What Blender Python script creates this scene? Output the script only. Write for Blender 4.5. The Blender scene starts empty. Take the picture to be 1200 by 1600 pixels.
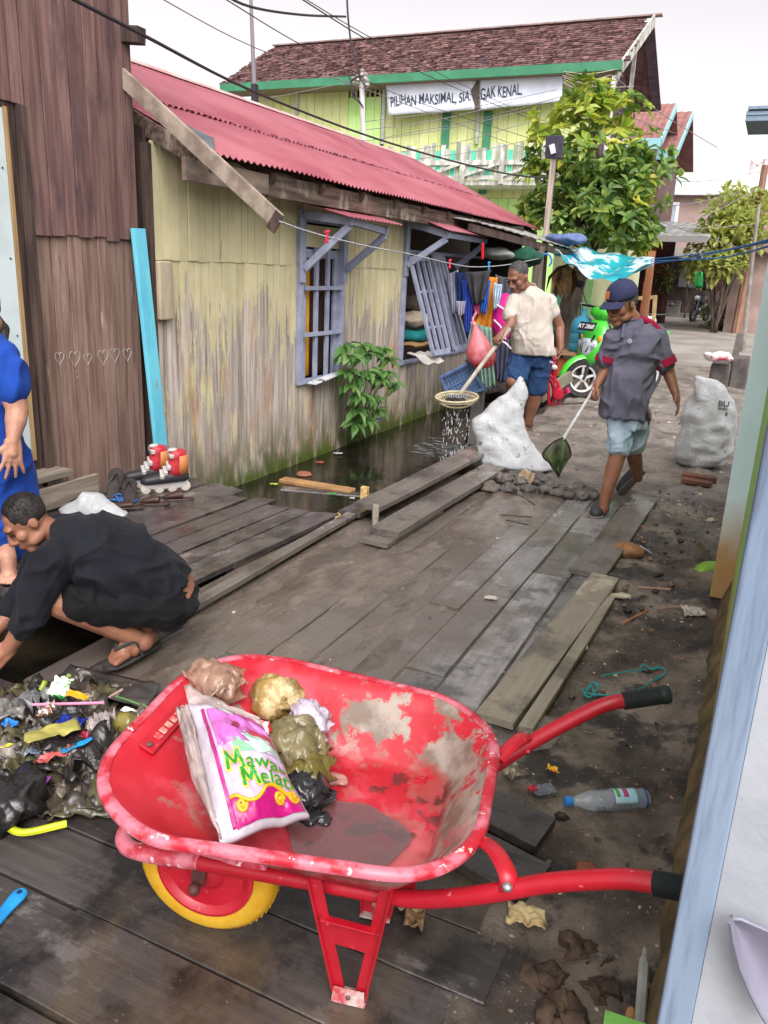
import bpy, bmesh, math, random
from mathutils import Vector as V, Matrix, noise
from math import sin, cos, pi, radians
random.seed(11)
S = bpy.context.scene
COL = S.collection
# ---------------------------------------------------------------- camera
EYE = V((0, 0, 1.65)); FOC = 1254.0
RT = V((.90418576, .42498205, .04287615)); DN = V((.16151972, -.24725815, -.95539248)); FW = V((-.39542318, .87077762, -.29221028))
cam = bpy.data.cameras.new('camera'); cam.sensor_fit = 'HORIZONTAL'; cam.sensor_width = 36; cam.lens = 36 * FOC / 1200
cam.clip_start = .02; cam.clip_end = 2000
co = bpy.data.objects.new('camera', cam); COL.objects.link(co); S.camera = co
co.matrix_world = Matrix(((RT.x, -DN.x, -FW.x, 0), (RT.y, -DN.y, -FW.y, 0), (RT.z, -DN.z, -FW.z, 1.65), (0, 0, 0, 1)))
# ---------------------------------------------------------------- light
SUN_EL, SUN_AZ = radians(50), radians(214)     # azimuth measured from +Y towards -X
w = bpy.data.worlds.new('World'); S.world = w; w.use_nodes = True
nt = w.node_tree; bg = nt.nodes['Background']
sky = nt.nodes.new('ShaderNodeTexSky'); sky.sky_type = 'NISHITA'; sky.sun_disc = False
sky.sun_elevation = SUN_EL; sky.sun_rotation = -SUN_AZ; sky.dust_density = 4; sky.air_density = 1.0
bw = nt.nodes.new('ShaderNodeRGBToBW'); mx = nt.nodes.new('ShaderNodeMix'); mx.data_type = 'RGBA'; mx.inputs[0].default_value = 1.0
nt.links.new(sky.outputs[0], bw.inputs[0]); nt.links.new(sky.outputs[0], mx.inputs[6]); nt.links.new(bw.outputs[0], mx.inputs[7])
tn = nt.nodes.new('ShaderNodeMix'); tn.data_type = 'RGBA'; tn.blend_type = 'MULTIPLY'; tn.inputs[0].default_value = 1; tn.inputs[7].default_value = (1, .965, 1.0, 1); nt.links.new(mx.outputs[2], tn.inputs[6])   # even white overcast
nt.links.new(tn.outputs[2], bg.inputs[0]); bg.inputs[1].default_value = .15
sl = bpy.data.lights.new('sun', 'SUN'); sl.energy = .8; sl.angle = radians(55); sl.color = (1, .96, .9)
so = bpy.data.objects.new('sun', sl); COL.objects.link(so); so.location = (0, 0, 30)
so.rotation_euler = V((-sin(SUN_AZ) * cos(SUN_EL), cos(SUN_AZ) * cos(SUN_EL), sin(SUN_EL))).to_track_quat('Z', 'Y').to_euler()
S.view_settings.view_transform = 'Standard'; S.view_settings.look = 'None'; S.view_settings.gamma = 1
S.view_settings.exposure = 1.3
S.cycles.max_bounces = 8; S.cycles.transparent_max_bounces = 16
# ---------------------------------------------------------------- pixel -> world (pixels of the 1200x1600 photo at a known depth)
def ray(px, py): return RT * (px - 600) + DN * (py - 800) + FW * FOC
def G(px, py, z=0.0):
    r = ray(px, py); return EYE + r * ((z - 1.65) / r.z)
def atY(px, py, y):
    r = ray(px, py); return EYE + r * (y / r.y)
def atX(px, py, x):
    r = ray(px, py); return EYE + r * (x / r.x)
class Plane:                                   # upright plane through a ground point, square to the view; d = metres behind it
    def __init__(s, base):
        s.b = V(base); s.h = V((s.b.x, s.b.y, 0)).normalized(); s.k = s.h.dot(s.b)
    def __call__(s, px, py, d=0.0):
        r = ray(px, py); return EYE + r * ((s.k + d) / r.dot(s.h))
# ---------------------------------------------------------------- scene objects
def wl(o):
    v = V((0, 0, 0))
    while o is not None: v += o.location; o = o.parent
    return v
def tag(o, label=None, cat=None, group=None, kind=None):
    if label: o['label'] = label
    if cat: o['category'] = cat
    if group: o['group'] = group
    if kind: o['kind'] = kind
    return o
def thing(name, label, cat, loc, group=None):
    o = bpy.data.objects.new(name, None); o.empty_display_size = .1; COL.objects.link(o); o.location = V(loc)
    return tag(o, label, cat, group)
def copy_tree(o, parent=None, off=None, rz=None):
    c = o.copy(); COL.objects.link(c)
    if parent: c.parent = parent
    for ch in o.children: copy_tree(ch, c)
    return c
def smooth_me(me, ang=40):
    me.shade_smooth()
    if ang < 180: me.set_sharp_from_angle(angle=radians(ang))
def frame(d):
    d = d.normalized(); a = V((0, 0, 1)) if abs(d.z) < .95 else V((1, 0, 0))
    x = a.cross(d).normalized(); return x, d.cross(x)
_tmp = bpy.data.scenes.new('workbench')            # a bare scene used only to evaluate one modifier stack or text at a time
def evaluated(o):
    COL.objects.unlink(o); _tmp.collection.objects.link(o); vl = _tmp.view_layers[0]; vl.update(); dg = vl.depsgraph; dg.update()
    me = bpy.data.meshes.new_from_object(o.evaluated_get(dg)); _tmp.collection.objects.unlink(o); COL.objects.link(o); return me
class MB:
    def __init__(s): s.v = []; s.f = []
    def add(s, vs, fs):
        n = len(s.v); s.v += [V(p) for p in vs]; s.f += [tuple(i + n for i in f) for f in fs]; return s
    def box(s, c, d, M=None):
        c = V(c); vs = []
        for x in (-1, 1):
            for y in (-1, 1):
                for z in (-1, 1):
                    p = V((x * d[0] / 2, y * d[1] / 2, z * d[2] / 2)); vs.append(c + (M @ p if M else p))
        return s.add(vs, [(0, 1, 3, 2), (4, 6, 7, 5), (0, 4, 5, 1), (2, 3, 7, 6), (0, 2, 6, 4), (1, 5, 7, 3)])
    def span(s, a, b): a = V(a); b = V(b); return s.box((a + b) / 2, (abs(b.x - a.x), abs(b.y - a.y), abs(b.z - a.z)))
    def bar(s, a, b, wd, ht, up=(0, 0, 1)):
        a = V(a); b = V(b); d = (b - a); L = d.length; d.normalize(); x = d.cross(V(up))
        if x.length < 1e-4: x = d.cross(V((1, 0, 0)))
        x.normalize(); z = x.cross(d); M = Matrix((x, d, z)).transposed()
        return s.box((a + b) / 2, (wd, L, ht), M)
    def tube(s, pts, r, n=8, cap=True, sq=1.0):
        pts = [V(p) for p in pts]; m = len(pts); rr = r if hasattr(r, '__len__') else [r] * m
        rings = []; x = None
        for i, p in enumerate(pts):
            d = (pts[min(i + 1, m - 1)] - pts[max(i - 1, 0)])
            if d.length < 1e-9: d = V((0, 0, 1))
            d.normalize()
            if x is None: x, y = frame(d)
            else:
                x = (x - d * x.dot(d))
                x = x.normalized() if x.length > 1e-6 else frame(d)[0]
                y = d.cross(x)
            rings.append([p + (x * cos(2 * pi * k / n) + y * sin(2 * pi * k / n) * sq) * rr[i] for k in range(n)])
        return s.loft(rings, cap)
    def loft(s, rings, cap=True, closed=True):
        n = len(rings[0]); vs = [p for r in rings for p in r]; fs = []
        for i in range(len(rings) - 1):
            for k in range(n if closed else n - 1):
                a = i * n + k; b = i * n + (k + 1) % n; fs.append((a, b, b + n, a + n))
        if cap and closed: fs += [tuple(range(n))[::-1], tuple(range((len(rings) - 1) * n, len(rings) * n))]
        return s.add(vs, fs)
    def ell(s, c, r, M=None, nu=14, nv=9):
        c = V(c); rings = []
        for j in range(1, nv):
            t = pi * j / nv; ring = []
            for k in range(nu):
                a = 2 * pi * k / nu; p = V((r[0] * sin(t) * cos(a), r[1] * sin(t) * sin(a), -r[2] * cos(t)))
                ring.append(c + (M @ p if M else p))
            rings.append(ring)
        b = V((0, 0, -r[2])); t = V((0, 0, r[2]))
        n0 = len(s.v); s.loft(rings, False); nb = len(s.v)
        s.v += [c + (M @ b if M else b), c + (M @ t if M else t)]
        for k in range(nu):
            s.f.append((n0 + (k + 1) % nu, n0 + k, nb)); L = n0 + (nv - 2) * nu; s.f.append((L + k, L + (k + 1) % nu, nb + 1))
        return s
    def cap(s, a, ra, b, rb, n=12):                # tapered limb segment with round ends
        a = V(a); b = V(b); d = (b - a); L = d.length; d = d.normalized() if L > 1e-6 else V((0, 0, 1)); x, y = frame(d)
        prof = [(-ra * cos(t), ra * sin(t)) for t in (.25, .6, 1.0, 1.35)] + [(0, ra), (L, rb)] + [(L + rb * sin(t), rb * cos(t)) for t in (.25, .6, 1.0, 1.35)]
        return s.loft([[a + d * h + (x * cos(2 * pi * k / n) + y * sin(2 * pi * k / n)) * r for k in range(n)] for h, r in prof])
    def limb(s, pts, rs):
        for i in range(len(pts) - 1): s.cap(pts[i], rs[i], pts[i + 1], rs[i + 1])
        return s
    def body(s, secs, n=20, pw=2.3):                # sections: (centre, side vector, side half width, front vector, front half depth)
        rings = []
        for c, sx, a, fy, b in secs:
            ring = []
            for k in range(n):
                t = 2 * pi * k / n; cx, sy = cos(t), sin(t)
                e = (abs(cx) ** pw + abs(sy) ** pw) ** (-1 / pw); ring.append(V(c) + V(sx) * (a * cx * e) + V(fy) * (b * sy * e))
            rings.append(ring)
        return s.loft(rings)
    def lathe(s, prof, c=(0, 0, 0), ax=(0, 0, 1), n=24, cap=True, sx=1.0):
        c = V(c); d = V(ax).normalized(); x, y = frame(d)
        return s.loft([[c + d * h + (x * cos(2 * pi * k / n) * sx + y * sin(2 * pi * k / n)) * r for k in range(n)] for r, h in prof], cap)
    def prism(s, pts, off):                        # polygon extruded along off
        pts = [V(p) for p in pts]; n = len(pts); off = V(off)
        return s.add(pts + [p + off for p in pts], [tuple(range(n))[::-1], tuple(range(n, 2 * n))] + [(k, (k + 1) % n, (k + 1) % n + n, k + n) for k in range(n)])
    def sheet(s, g, th=.004):                      # closed thin sheet from a grid of points
        nr, nc = len(g), len(g[0])
        def nrm(i, j):
            a = g[min(i + 1, nr - 1)][j] - g[max(i - 1, 0)][j]; b = g[i][min(j + 1, nc - 1)] - g[i][max(j - 1, 0)]
            q = a.cross(b); return q.normalized() if q.length > 1e-12 else V((0, 0, 1))
        N = [[nrm(i, j) for j in range(nc)] for i in range(nr)]
        vs = [g[i][j] + N[i][j] * th / 2 for i in range(nr) for j in range(nc)] + [g[i][j] - N[i][j] * th / 2 for i in range(nr) for j in range(nc)]
        o = nr * nc; fs = []
        for i in range(nr - 1):
            for j in range(nc - 1):
                a = i * nc + j; fs += [(a, a + nc, a + nc + 1, a + 1), (o + a, o + a + 1, o + a + nc + 1, o + a + nc)]
        for j in range(nc - 1):
            fs += [(j, j + 1, o + j + 1, o + j)]; a = (nr - 1) * nc + j; fs += [(a + 1, a, o + a, o + a + 1)]
        for i in range(nr - 1):
            a = i * nc; fs += [(a + nc, a, o + a, o + a + nc)]; a += nc - 1; fs += [(a, a + nc, o + a + nc, o + a)]
        return s.add(vs, fs)
    def noisy(s, amp, scale, seed=0, oct=3):
        for i, p in enumerate(s.v):
            q = p * scale + V((seed, seed * .7, -seed)); s.v[i] = p + V((noise.fractal(q, 1, 2, oct), noise.fractal(q + V((9, 3, 1)), 1, 2, oct), noise.fractal(q + V((1, 7, 5)), 1, 2, oct))) * amp
        return s
    def build(s, name, m, parent=None, smooth=40, bevel=0, fix=False, mats=None, mi=None, org=None):
        o0 = wl(parent) if parent else (V(org) if org else None)
        if o0 is None:
            xs = [p.x for p in s.v]; ys = [p.y for p in s.v]; zs = [p.z for p in s.v]
            o0 = V(((min(xs) + max(xs)) / 2, (min(ys) + max(ys)) / 2, min(zs)))
        me = bpy.data.meshes.new(name); me.from_pydata([p - o0 for p in s.v], [], s.f)
        if fix:
            b = bmesh.new(); b.from_mesh(me); bmesh.ops.recalc_face_normals(b, faces=b.faces); b.to_mesh(me); b.free()
        if smooth: smooth_me(me, smooth)
        for q in (mats or [m]): me.materials.append(q)
        if mi:
            for p, k in zip(me.polygons, mi): p.material_index = k
        o = bpy.data.objects.new(name, me); COL.objects.link(o)
        if parent: o.parent = parent
        else: o.location = o0
        if bevel:
            bv = o.modifiers.new('bevel', 'BEVEL'); bv.width = bevel; bv.segments = 2; bv.limit_method = 'ANGLE'; bv.angle_limit = radians(50)
        return o
    def remesh(s, name, m, parent=None, vox=.007, it=3, fold=0, fsc=6, seed=0):
        o = s.build(name, m, parent, smooth=0); r = o.modifiers.new('r', 'REMESH'); r.mode = 'VOXEL'; r.voxel_size = vox
        if it: q = o.modifiers.new('s', 'SMOOTH'); q.iterations = it; q.factor = .5
        par = o.parent; o.parent = None; me = evaluated(o); o.parent = par; o.modifiers.clear()
        if fold:
            me.update()
            cs = [(vt.co.copy(), vt.normal.copy()) for vt in me.vertices]
            for vt, (p, n) in zip(me.vertices, cs):
                q = V((p.x, p.y, p.z * .8)) * fsc + V((seed, 0, 0)); q = q + V((noise.noise(q * .7), noise.noise(q * .7 + V((5, 5, 5))), noise.noise(q * .7 + V((2, 9, 1))))) * .9
                t = 1 - abs(noise.noise(q)) * 2.2; t2 = 1 - abs(noise.noise(q * 1.9 + V((3, 3, 3)))) * 2.2
                vt.co = p + n * (t * t * .7 + t2 * .3 - .35) * fold
        old = o.data; o.data = me; bpy.data.meshes.remove(old); smooth_me(me, 180)
        return o
def curve_pts(pts, n=6):                           # Catmull-Rom through points
    pts = [V(p) for p in pts]; P = [pts[0] * 2 - pts[1]] + pts + [pts[-1] * 2 - pts[-2]]; out = []
    for i in range(1, len(P) - 2):
        for k in range(n):
            t = k / n; a, b, c, d = P[i - 1:i + 3]
            out.append(.5 * ((2 * b) + (c - a) * t + (2 * a - 5 * b + 4 * c - d) * t * t + (3 * b - a - 3 * c + d) * t ** 3))
    return out + [pts[-1]]
def text_mesh(body, size=1.0, off=0.0, ext=0.0, shear=0.0, align='CENTER', fine=0.0):
    cu = bpy.data.curves.new('lettering', 'FONT'); cu.body = body; cu.size = size; cu.offset = off; cu.extrude = ext; cu.shear = shear; cu.align_x = align; cu.align_y = 'CENTER'
    o = bpy.data.objects.new('lettering', cu); COL.objects.link(o); me = evaluated(o); bpy.data.objects.remove(o); bpy.data.curves.remove(cu)
    b = bmesh.new(); b.from_mesh(me); bmesh.ops.triangulate(b, faces=b.faces); [(bmesh.ops.subdivide_edges(b, edges=[e for e in b.edges if e.calc_length() > size * (fine or .2)], cuts=1), bmesh.ops.triangulate(b, faces=b.faces)) for _ in range(5 if fine else 2)]; b.to_mesh(me); b.free()
    vs = [v.co.copy() for v in me.vertices]; fs = [tuple(p.vertices) for p in me.polygons]; bpy.data.meshes.remove(me); return vs, fs
# ---------------------------------------------------------------- materials
def sR(r, g, b):
    f = lambda c: (c / 12.92 if c <= .04045 else ((c + .055) / 1.055) ** 2.4); return (f(r / 255), f(g / 255), f(b / 255))
class NT:
    def __init__(s, name):
        s.m = bpy.data.materials.new(name); s.m.use_nodes = True; s.t = s.m.node_tree; s.p = s.t.nodes['Principled BSDF']; s.tc = s.t.nodes.new('ShaderNodeTexCoord')
    def n(s, ty, **k):
        q = s.t.nodes.new(ty)
        for a, b in k.items(): setattr(q, a, b)
        return q
    def l(s, a, b): s.t.links.new(a, b)
    def noise(s, scale, sc=(1, 1, 1), detail=6, rough=.6, dist=0, rot=(0, 0, 0), loc=(0, 0, 0)):
        mp = s.n('ShaderNodeMapping'); mp.inputs['Scale'].default_value = sc; mp.inputs['Rotation'].default_value = rot; mp.inputs['Location'].default_value = loc
        s.l(s.tc.outputs['Object'], mp.inputs[0])
        q = s.n('ShaderNodeTexNoise'); q.inputs['Scale'].default_value = scale; q.inputs['Detail'].default_value = detail; q.inputs['Roughness'].default_value = rough; q.inputs['Distortion'].default_value = dist
        s.l(mp.outputs[0], q.inputs[0]); return q.outputs['Fac']
    def ramp(s, x, lo, hi, a=0., b=1.):
        q = s.n('ShaderNodeMapRange', interpolation_type='SMOOTHSTEP'); q.inputs[1].default_value = lo; q.inputs[2].default_value = hi; q.inputs[3].default_value = a; q.inputs[4].default_value = b
        s.l(x, q.inputs[0]); return q.outputs[0]
    def sep(s): q = s.n('ShaderNodeSeparateXYZ'); s.l(s.tc.outputs['Object'], q.inputs[0]); return q.outputs
    def mix(s, fac, a, b, mode='MIX'):
        q = s.n('ShaderNodeMix', data_type='RGBA', blend_type=mode)
        for i, x in ((0, fac), (6, a), (7, b)):
            if isinstance(x, (int, float)): q.inputs[i].default_value = x
            elif isinstance(x, tuple): q.inputs[i].default_value = (*x, 1)
            else: s.l(x, q.inputs[i])
        return q.outputs[2]
    def math(s, op, a, b=0.0):
        q = s.n('ShaderNodeMath', operation=op)
        for i, x in ((0, a), (1, b)):
            if isinstance(x, (int, float)): q.inputs[i].default_value = x
            else: s.l(x, q.inputs[i])
        return q.outputs[0]
    def island(s): return s.n('ShaderNodeNewGeometry').outputs['Random Per Island']
    def bright(s, col, x, amt):
        v = s.math('MULTIPLY_ADD', x, amt); v.node.inputs[2].default_value = 1 - amt / 2
        q = s.n('ShaderNodeHueSaturation'); s.l(v, q.inputs['Value'])
        if isinstance(col, tuple): q.inputs['Color'].default_value = (*col, 1)
        else: s.l(col, q.inputs['Color'])
        return q.outputs[0]
    def bump(s, h, st=.3, dist=.01):
        q = s.n('ShaderNodeBump'); q.inputs['Strength'].default_value = st; q.inputs['Distance'].default_value = dist; s.l(h, q.inputs['Height'])
        s.l(q.outputs[0], s.p.inputs['Normal']); return q
    def set(s, k, x):
        i = s.p.inputs[k]
        if isinstance(x, tuple): i.default_value = (*x, 1)[:len(i.default_value)]
        elif isinstance(x, (int, float)): i.default_value = x
        else: s.l(x, i)
_mc = {}
def pm(name, c1, c2=None, scale=5, sc=(1, 1, 1), lo=.38, hi=.62, rough=.7, rough2=None, bump=.0, bscale=None, spec=.4, metal=0, isl=0, c3=None, s3=12, sc3=(1, 1, 1), lo3=.58, hi3=.66, rough3=None, dist=.004, detail=6, trans=0, coat=0, alpha=None):
    if name in _mc: return _mc[name]
    n = NT(name); col = c1; r = rough
    nz = n.noise(scale, sc, detail)
    if c2:
        f = n.ramp(nz, lo, hi); col = n.mix(f, c1, c2)
        if rough2 is not None: r = n.ramp(nz, lo, hi, rough, rough2)
    if c3:
        f3 = n.ramp(n.noise(s3, sc3, 8, .65, loc=(3, 1, 7)), lo3, hi3); col = n.mix(f3, col, c3)
        if rough3 is not None:
            q = n.n('ShaderNodeMix'); n.l(f3, q.inputs[0]); q.inputs[3].default_value = rough3
            if isinstance(r, (int, float)): q.inputs[2].default_value = r
            else: n.l(r, q.inputs[2])
            r = q.outputs[0]
    if isl: col = n.bright(col, n.island(), isl)
    n.set('Base Color', col); n.set('Roughness', r); n.set('Specular IOR Level', spec); n.set('Metallic', metal)
    if coat: n.set('Coat Weight', coat); n.set('Coat Roughness', .1)
    if bump: n.bump(n.noise(bscale or scale * 3, sc, 8, .65), bump, dist)
    if alpha is not None: n.set('Alpha', alpha)
    if trans:
        tr = n.n('ShaderNodeBsdfTranslucent'); ms = n.n('ShaderNodeMixShader'); ms.inputs[0].default_value = trans
        if isinstance(col, tuple): tr.inputs[0].default_value = (*col, 1)
        else: n.l(col, tr.inputs[0])
        n.l(n.p.outputs[0], ms.inputs[1]); n.l(tr.outputs[0], ms.inputs[2]); n.l(ms.outputs[0], n.t.nodes['Material Output'].inputs[0])
    _mc[name] = n.m; return n.m
def wood(name, c1, c2, axis='z', **k):             # long grain along one axis
    sc = {'x': (.06, 1, 1), 'y': (1, .06, 1), 'z': (1, 1, .06)}[axis]
    a = dict(scale=28, sc=sc, rough=.75, bump=.35, bscale=40, isl=.35, spec=.3); a.update(k)
    return pm(name, c1, c2, **a)
def plain(name, r, g, b, rough=.6, **k): 
    c = sR(r, g, b); return pm(name, c, tuple(x * .72 for x in c), scale=k.pop('scale', 9), rough=rough, **k)
# ================================================================ SETTING: ground, water, road, boardwalks
def sm(a, b, x): t = max(0., min(1., (x - a) / (b - a))); return t * t * (3 - 2 * t)
def gz(x, y):
    z = -.012
    if -3 < x < 1 and y < 19:
        q = V((x, y, 0)); rr = .5 + .5 * sm(-1.9, -.9, x)
        z += noise.fractal(q * 3.1, 1, 2, 5) * .014 + noise.fractal(q * 9, 1, 2, 4) * .012 * rr + (noise.ridged_multi_fractal(q * 6, .9, 2.1, 3, 1, 2) - 1.1) * .009 * sm(-.7, -.5, x) + noise.noise(q * 38) * .004 * sm(-.7, -.5, x)
        if y > 5.6:                                # trodden mud with footprints
            m = sm(5.6, 6.6, y) * sm(17.5, 13, y); z += m * (noise.ridged_multi_fractal(q * V((2.6, 2.0, 1)), .9, 2.1, 4, 1, 2) - 1.05) * .036 + .01 * m
        if x > -.35: z += sm(-.35, .05, x) * .05 * (1 + noise.noise(q * 4)) * sm(6, 5, y)
        if -2.6 < x < -.62 and y < 6.4: z -= .04 * sm(6.4, 5.9, y) * sm(-.62, -.7, x)
        if y < 1.9 and x < -.44: z -= .1
    e = -2.44 + .06 * noise.noise(V((y * 1.7, 3, 1))) 
    if y < 3: e = -2.3
    k = sm(e + .07, e - .07, x) * sm(11.6, 11.1, y) * sm(-6.5, -6.0, x) * sm(2.0, 2.1, y)
    return z * (1 - k) + -.9 * k
xs = [-160, -60, -25, -12, -8, -6.6] + [-6 + .25 * i for i in range(14)] + [-2.6 + .04 * i for i in range(49)] + [-.64 + .014 * i for i in range(58)] + [.18 + .06 * i for i in range(13)] + [1, 2, 5, 12, 30, 80, 160]
ys = [-30, -8, -2] + [.4 + .02 * i for i in range(290)] + [6.2 + .033 * i for i in range(100)] + [9.5 + .12 * i for i in range(72)] + [18.5, 20, 25, 32, 40, 60, 90, 150, 400]
mb = MB(); mb.add([(x, y, gz(x, y)) for y in ys for x in xs], [(j * len(xs) + i, j * len(xs) + i + 1, (j + 1) * len(xs) + i + 1, (j + 1) * len(xs) + i) for j in range(len(ys) - 1) for i in range(len(xs) - 1)])
n = NT('mud')
a = n.ramp(n.noise(2.2, (1, 1, 1), 8, .62), .40, .62); col = n.mix(a, sR(76, 65, 56), sR(146, 133, 119))
yy = n.sep()[1]
far = n.ramp(yy, 4.5, 7.0); col = n.mix(n.math('MULTIPLY', far, .75), col, n.mix(n.ramp(n.noise(3.0, (1, 1, 1), 8, .7), .35, .65), sR(92, 84, 78), sR(146, 137, 128)))
blk = n.ramp(n.noise(3.4, (1, 1, 1), 9, .68, loc=(5, 2, 0)), .49, .59); blk = n.math('MULTIPLY', blk, n.ramp(yy, 7.5, 5.0)); col = n.mix(n.math('MULTIPLY', blk, .9), col, sR(38, 34, 33))
sp = n.ramp(n.noise(70, (1, 1, 1), 3, .6), .66, .72); col = n.mix(n.math('MULTIPLY', sp, .6), col, sR(185, 170, 150))
wet = n.ramp(n.noise(1.7, (1, 1, 1), 5, .6, loc=(1, 8, 2)), .42, .6)
n.set('Base Color', col); n.set('Roughness', n.math('MULTIPLY_ADD', wet, -.45)); n.p.inputs['Roughness'].links[0].from_node.inputs[2].default_value = .82; n.set('Specular IOR Level', .6)
n.bump(n.noise(24, (1, 1, 1), 10, .75), .9, .03)
ground = tag(mb.build('ground', n.m, smooth=180, org=(0, 0, 0)), kind='structure')
# water
n = NT('canal_water'); n.set('Base Color', n.mix(n.ramp(n.noise(2, detail=4), .4, .7), sR(20, 18, 14), sR(42, 36, 26))); n.set('Roughness', .06); n.set('Specular IOR Level', .6)
n.bump(n.noise(9, (1, 1, 1), 3), .12, .02)
tag(MB().add([(-6.4, 2.05, -.3), (-2.3, 2.05, -.3), (-2.3, 11.5, -.3), (-6.4, 11.5, -.3)], [(0, 1, 2, 3)]).build('water', n.m, smooth=0), kind='structure')
ripw = pm('splash_water', sR(120, 124, 122), rough=.06, spec=1.0)
m = MB()
for i in range(80):
    p = G(random.gauss(690, 22), random.gauss(702, 7), -.297); a = random.uniform(-.3, .3); L = random.uniform(.02, .07)
    m.tube([p + V((cos(a) * L * t, sin(a) * L * t, .002 + .006 * sin(pi * (t + 1) / 2))) for t in (-1, 0, 1)], [.001, .0045, .001], 5)
tag(m.build('splash_ripples', ripw), 'broken white ripples on the dark canal under the dripping strainer', 'ripples', kind='stuff')
# road
n = NT('road_concrete'); c = n.mix(n.ramp(n.noise(.8, detail=7), .35, .65), sR(122, 116, 109), sR(150, 143, 135)); n.set('Base Color', c); n.set('Roughness', .75); n.bump(n.noise(30), .2)
tag(MB().span((-60, 17.7, -.05), (80, 31.2, .012)).build('road', n.m, smooth=0), kind='structure')
tag(MB().span((-7.5, 31.25, -.05), (-1.7, 60, .03)).build('path', n.m, smooth=0), kind='structure')
# boardwalk wood: wet, muddy, grey
def deckmat(name, axis, base, hi, mud, mudlo, mudhi, wlo, whi, side=False):
    n = NT(name); sc = {'x': (.07, 1, 1), 'y': (1, .07, 1)}[axis]
    c = n.mix(n.ramp(n.noise(42, sc, 8, .6), .3, .7), tuple(.6 * x + .4 * y for x, y in zip(base, hi)), hi); c = n.bright(c, n.island(), .6)
    pale = n.ramp(n.noise(3.2, (1, .6, 1) if axis == 'y' else (.6, 1, 1), 9, .68, loc=(4, 4, 1)), .57, .63); c = n.mix(n.math('MULTIPLY', pale, .9), c, tuple(x * 1.55 + .04 for x in hi))
    dk = n.ramp(n.noise(3.4, (1, 1, 1), 10, .7, loc=(0, 9, 3)), .47, .6); c = n.mix(n.math('MULTIPLY', dk, .75), c, tuple(x * .3 for x in base))
    mn = n.noise(1.5, (1, .6, 1), 10, .7, loc=(7, 7, 0))
    if side: mn = n.math('ADD', mn, n.ramp(n.sep()[0], -.75, -1.75, 0, .3))
    md = n.ramp(mn, mudlo, mudhi); c = n.mix(n.math('MULTIPLY', md, .85), c, mud)
    sk = n.ramp(n.noise(55, (1, 1, 1), 4, .6, loc=(2, 1, 1)), .68, .72); c = n.mix(n.math('MULTIPLY', sk, .5), c, tuple(min(1, x * 2 + .05) for x in hi)); n.set('Base Color', c); wt = n.ramp(n.noise(2.1, (1, .5, 1) if axis == 'y' else (.5, 1, 1), 9, .62, loc=(2, 5, 9)), wlo, whi, .55, .07); n.set('Roughness', wt); n.set('Specular IOR Level', 1.0 if axis == 'y' else .45)
    bm_ = n.math('ADD', n.noise(34, sc, 8, .7), n.math('MULTIPLY', n.noise(12, (1, 1, 1), 8, .7), .9)); n.bump(bm_, .55, .008); return n.m
M_deck = deckmat('boardwalk_wood', 'y', sR(92, 89, 88), sR(130, 126, 124), sR(98, 87, 78), .52, .66, .33, .52, True)
M_cross = deckmat('cross_deck_wood', 'x', sR(36, 33, 33), sR(66, 61, 59), sR(84, 72, 58), .5, .66, .36, .54)
M_dark = deckmat('dark_deck_wood', 'y', sR(52, 46, 47), sR(88, 80, 78), sR(60, 52, 48), .6, .7, .36, .52)
M_loose = deckmat('loose_plank_wood', 'y', sR(76, 70, 65), sR(108, 99, 91), sR(84, 74, 65), .46, .6, .46, .6)
M_pale = deckmat('pale_plank_wood', 'y', sR(108, 100, 87), sR(140, 130, 112), sR(110, 99, 84), .5, .62, .55, .7)
def plank(m, x0, x1, y0, y1, z, th=.035, jag=.0, tilt=0, seg=10):
    """a warped board along Y as a closed strip"""
    rings = []; ph = random.uniform(0, 99); w_ = x1 - x0
    for i in range(seg + 1):
        t = i / seg; y = y0 + (y1 - y0) * t; dx = .006 * noise.noise(V((ph, t * 3, 0))); dz = .006 * noise.noise(V((ph, t * 2, 5)))
        ya = (random.uniform(-jag, jag) if i in (0, seg) else 0); yb = (random.uniform(-jag, jag) if i in (0, seg) else 0)
        e = .003
        rings.append([V((x0 + dx, y + ya, z + dz - th)), V((x1 + dx * .6, y + yb, z + dz - th)), V((x1 + dx * .6, y + yb, z + dz - e + tilt)), V((x1 + dx * .6 - e, y + yb, z + dz + tilt)), V((x0 + dx + e, y + ya, z + dz)), V((x0 + dx, y + ya, z + dz - e))])
    m.loft(rings)
def rot_pts(m, i0, c, ang):
    R_ = Matrix.Rotation(ang, 3, 'Z'); c = V(c)
    for i in range(i0, len(m.v)): m.v[i] = R_ @ (m.v[i] - c) + c
m = MB(); x = -.605; k = 0
while x > -2.33:
    wd = random.uniform(.165, .225); y = 2.03 - .0 * k; yend = (6.25 if k == 0 else 6.1 if k < 3 else random.uniform(5.75, 6.0)); first = True
    cuts = {0: [3.75], 1: [4.3, 5.2], 2: [2.9, 4.6], 3: [3.6, 5.1], 4: [3.3, 4.0], 5: [4.4]}.get(k, [random.uniform(2.6, 3.4), random.uniform(4, 5)])
    for yc in cuts + [yend]:
        plank(m, x - wd + .008, x - .004, y, yc - .008, random.uniform(-.009, .007) + (.006 if k == 0 else 0), jag=.012); y = yc
    x -= wd; k += 1
tag(m.build('boardwalk', M_deck, smooth=30, org=(0, 0, 0)), kind='structure')
m = MB(); y = .35; rows = []
for wd in (.22, .2, .21, .26, .22, .2, .24, .22, .2):
    if y > 1.98: break
    rows.append((y, min(y + wd, 2.0))); y += wd
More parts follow.
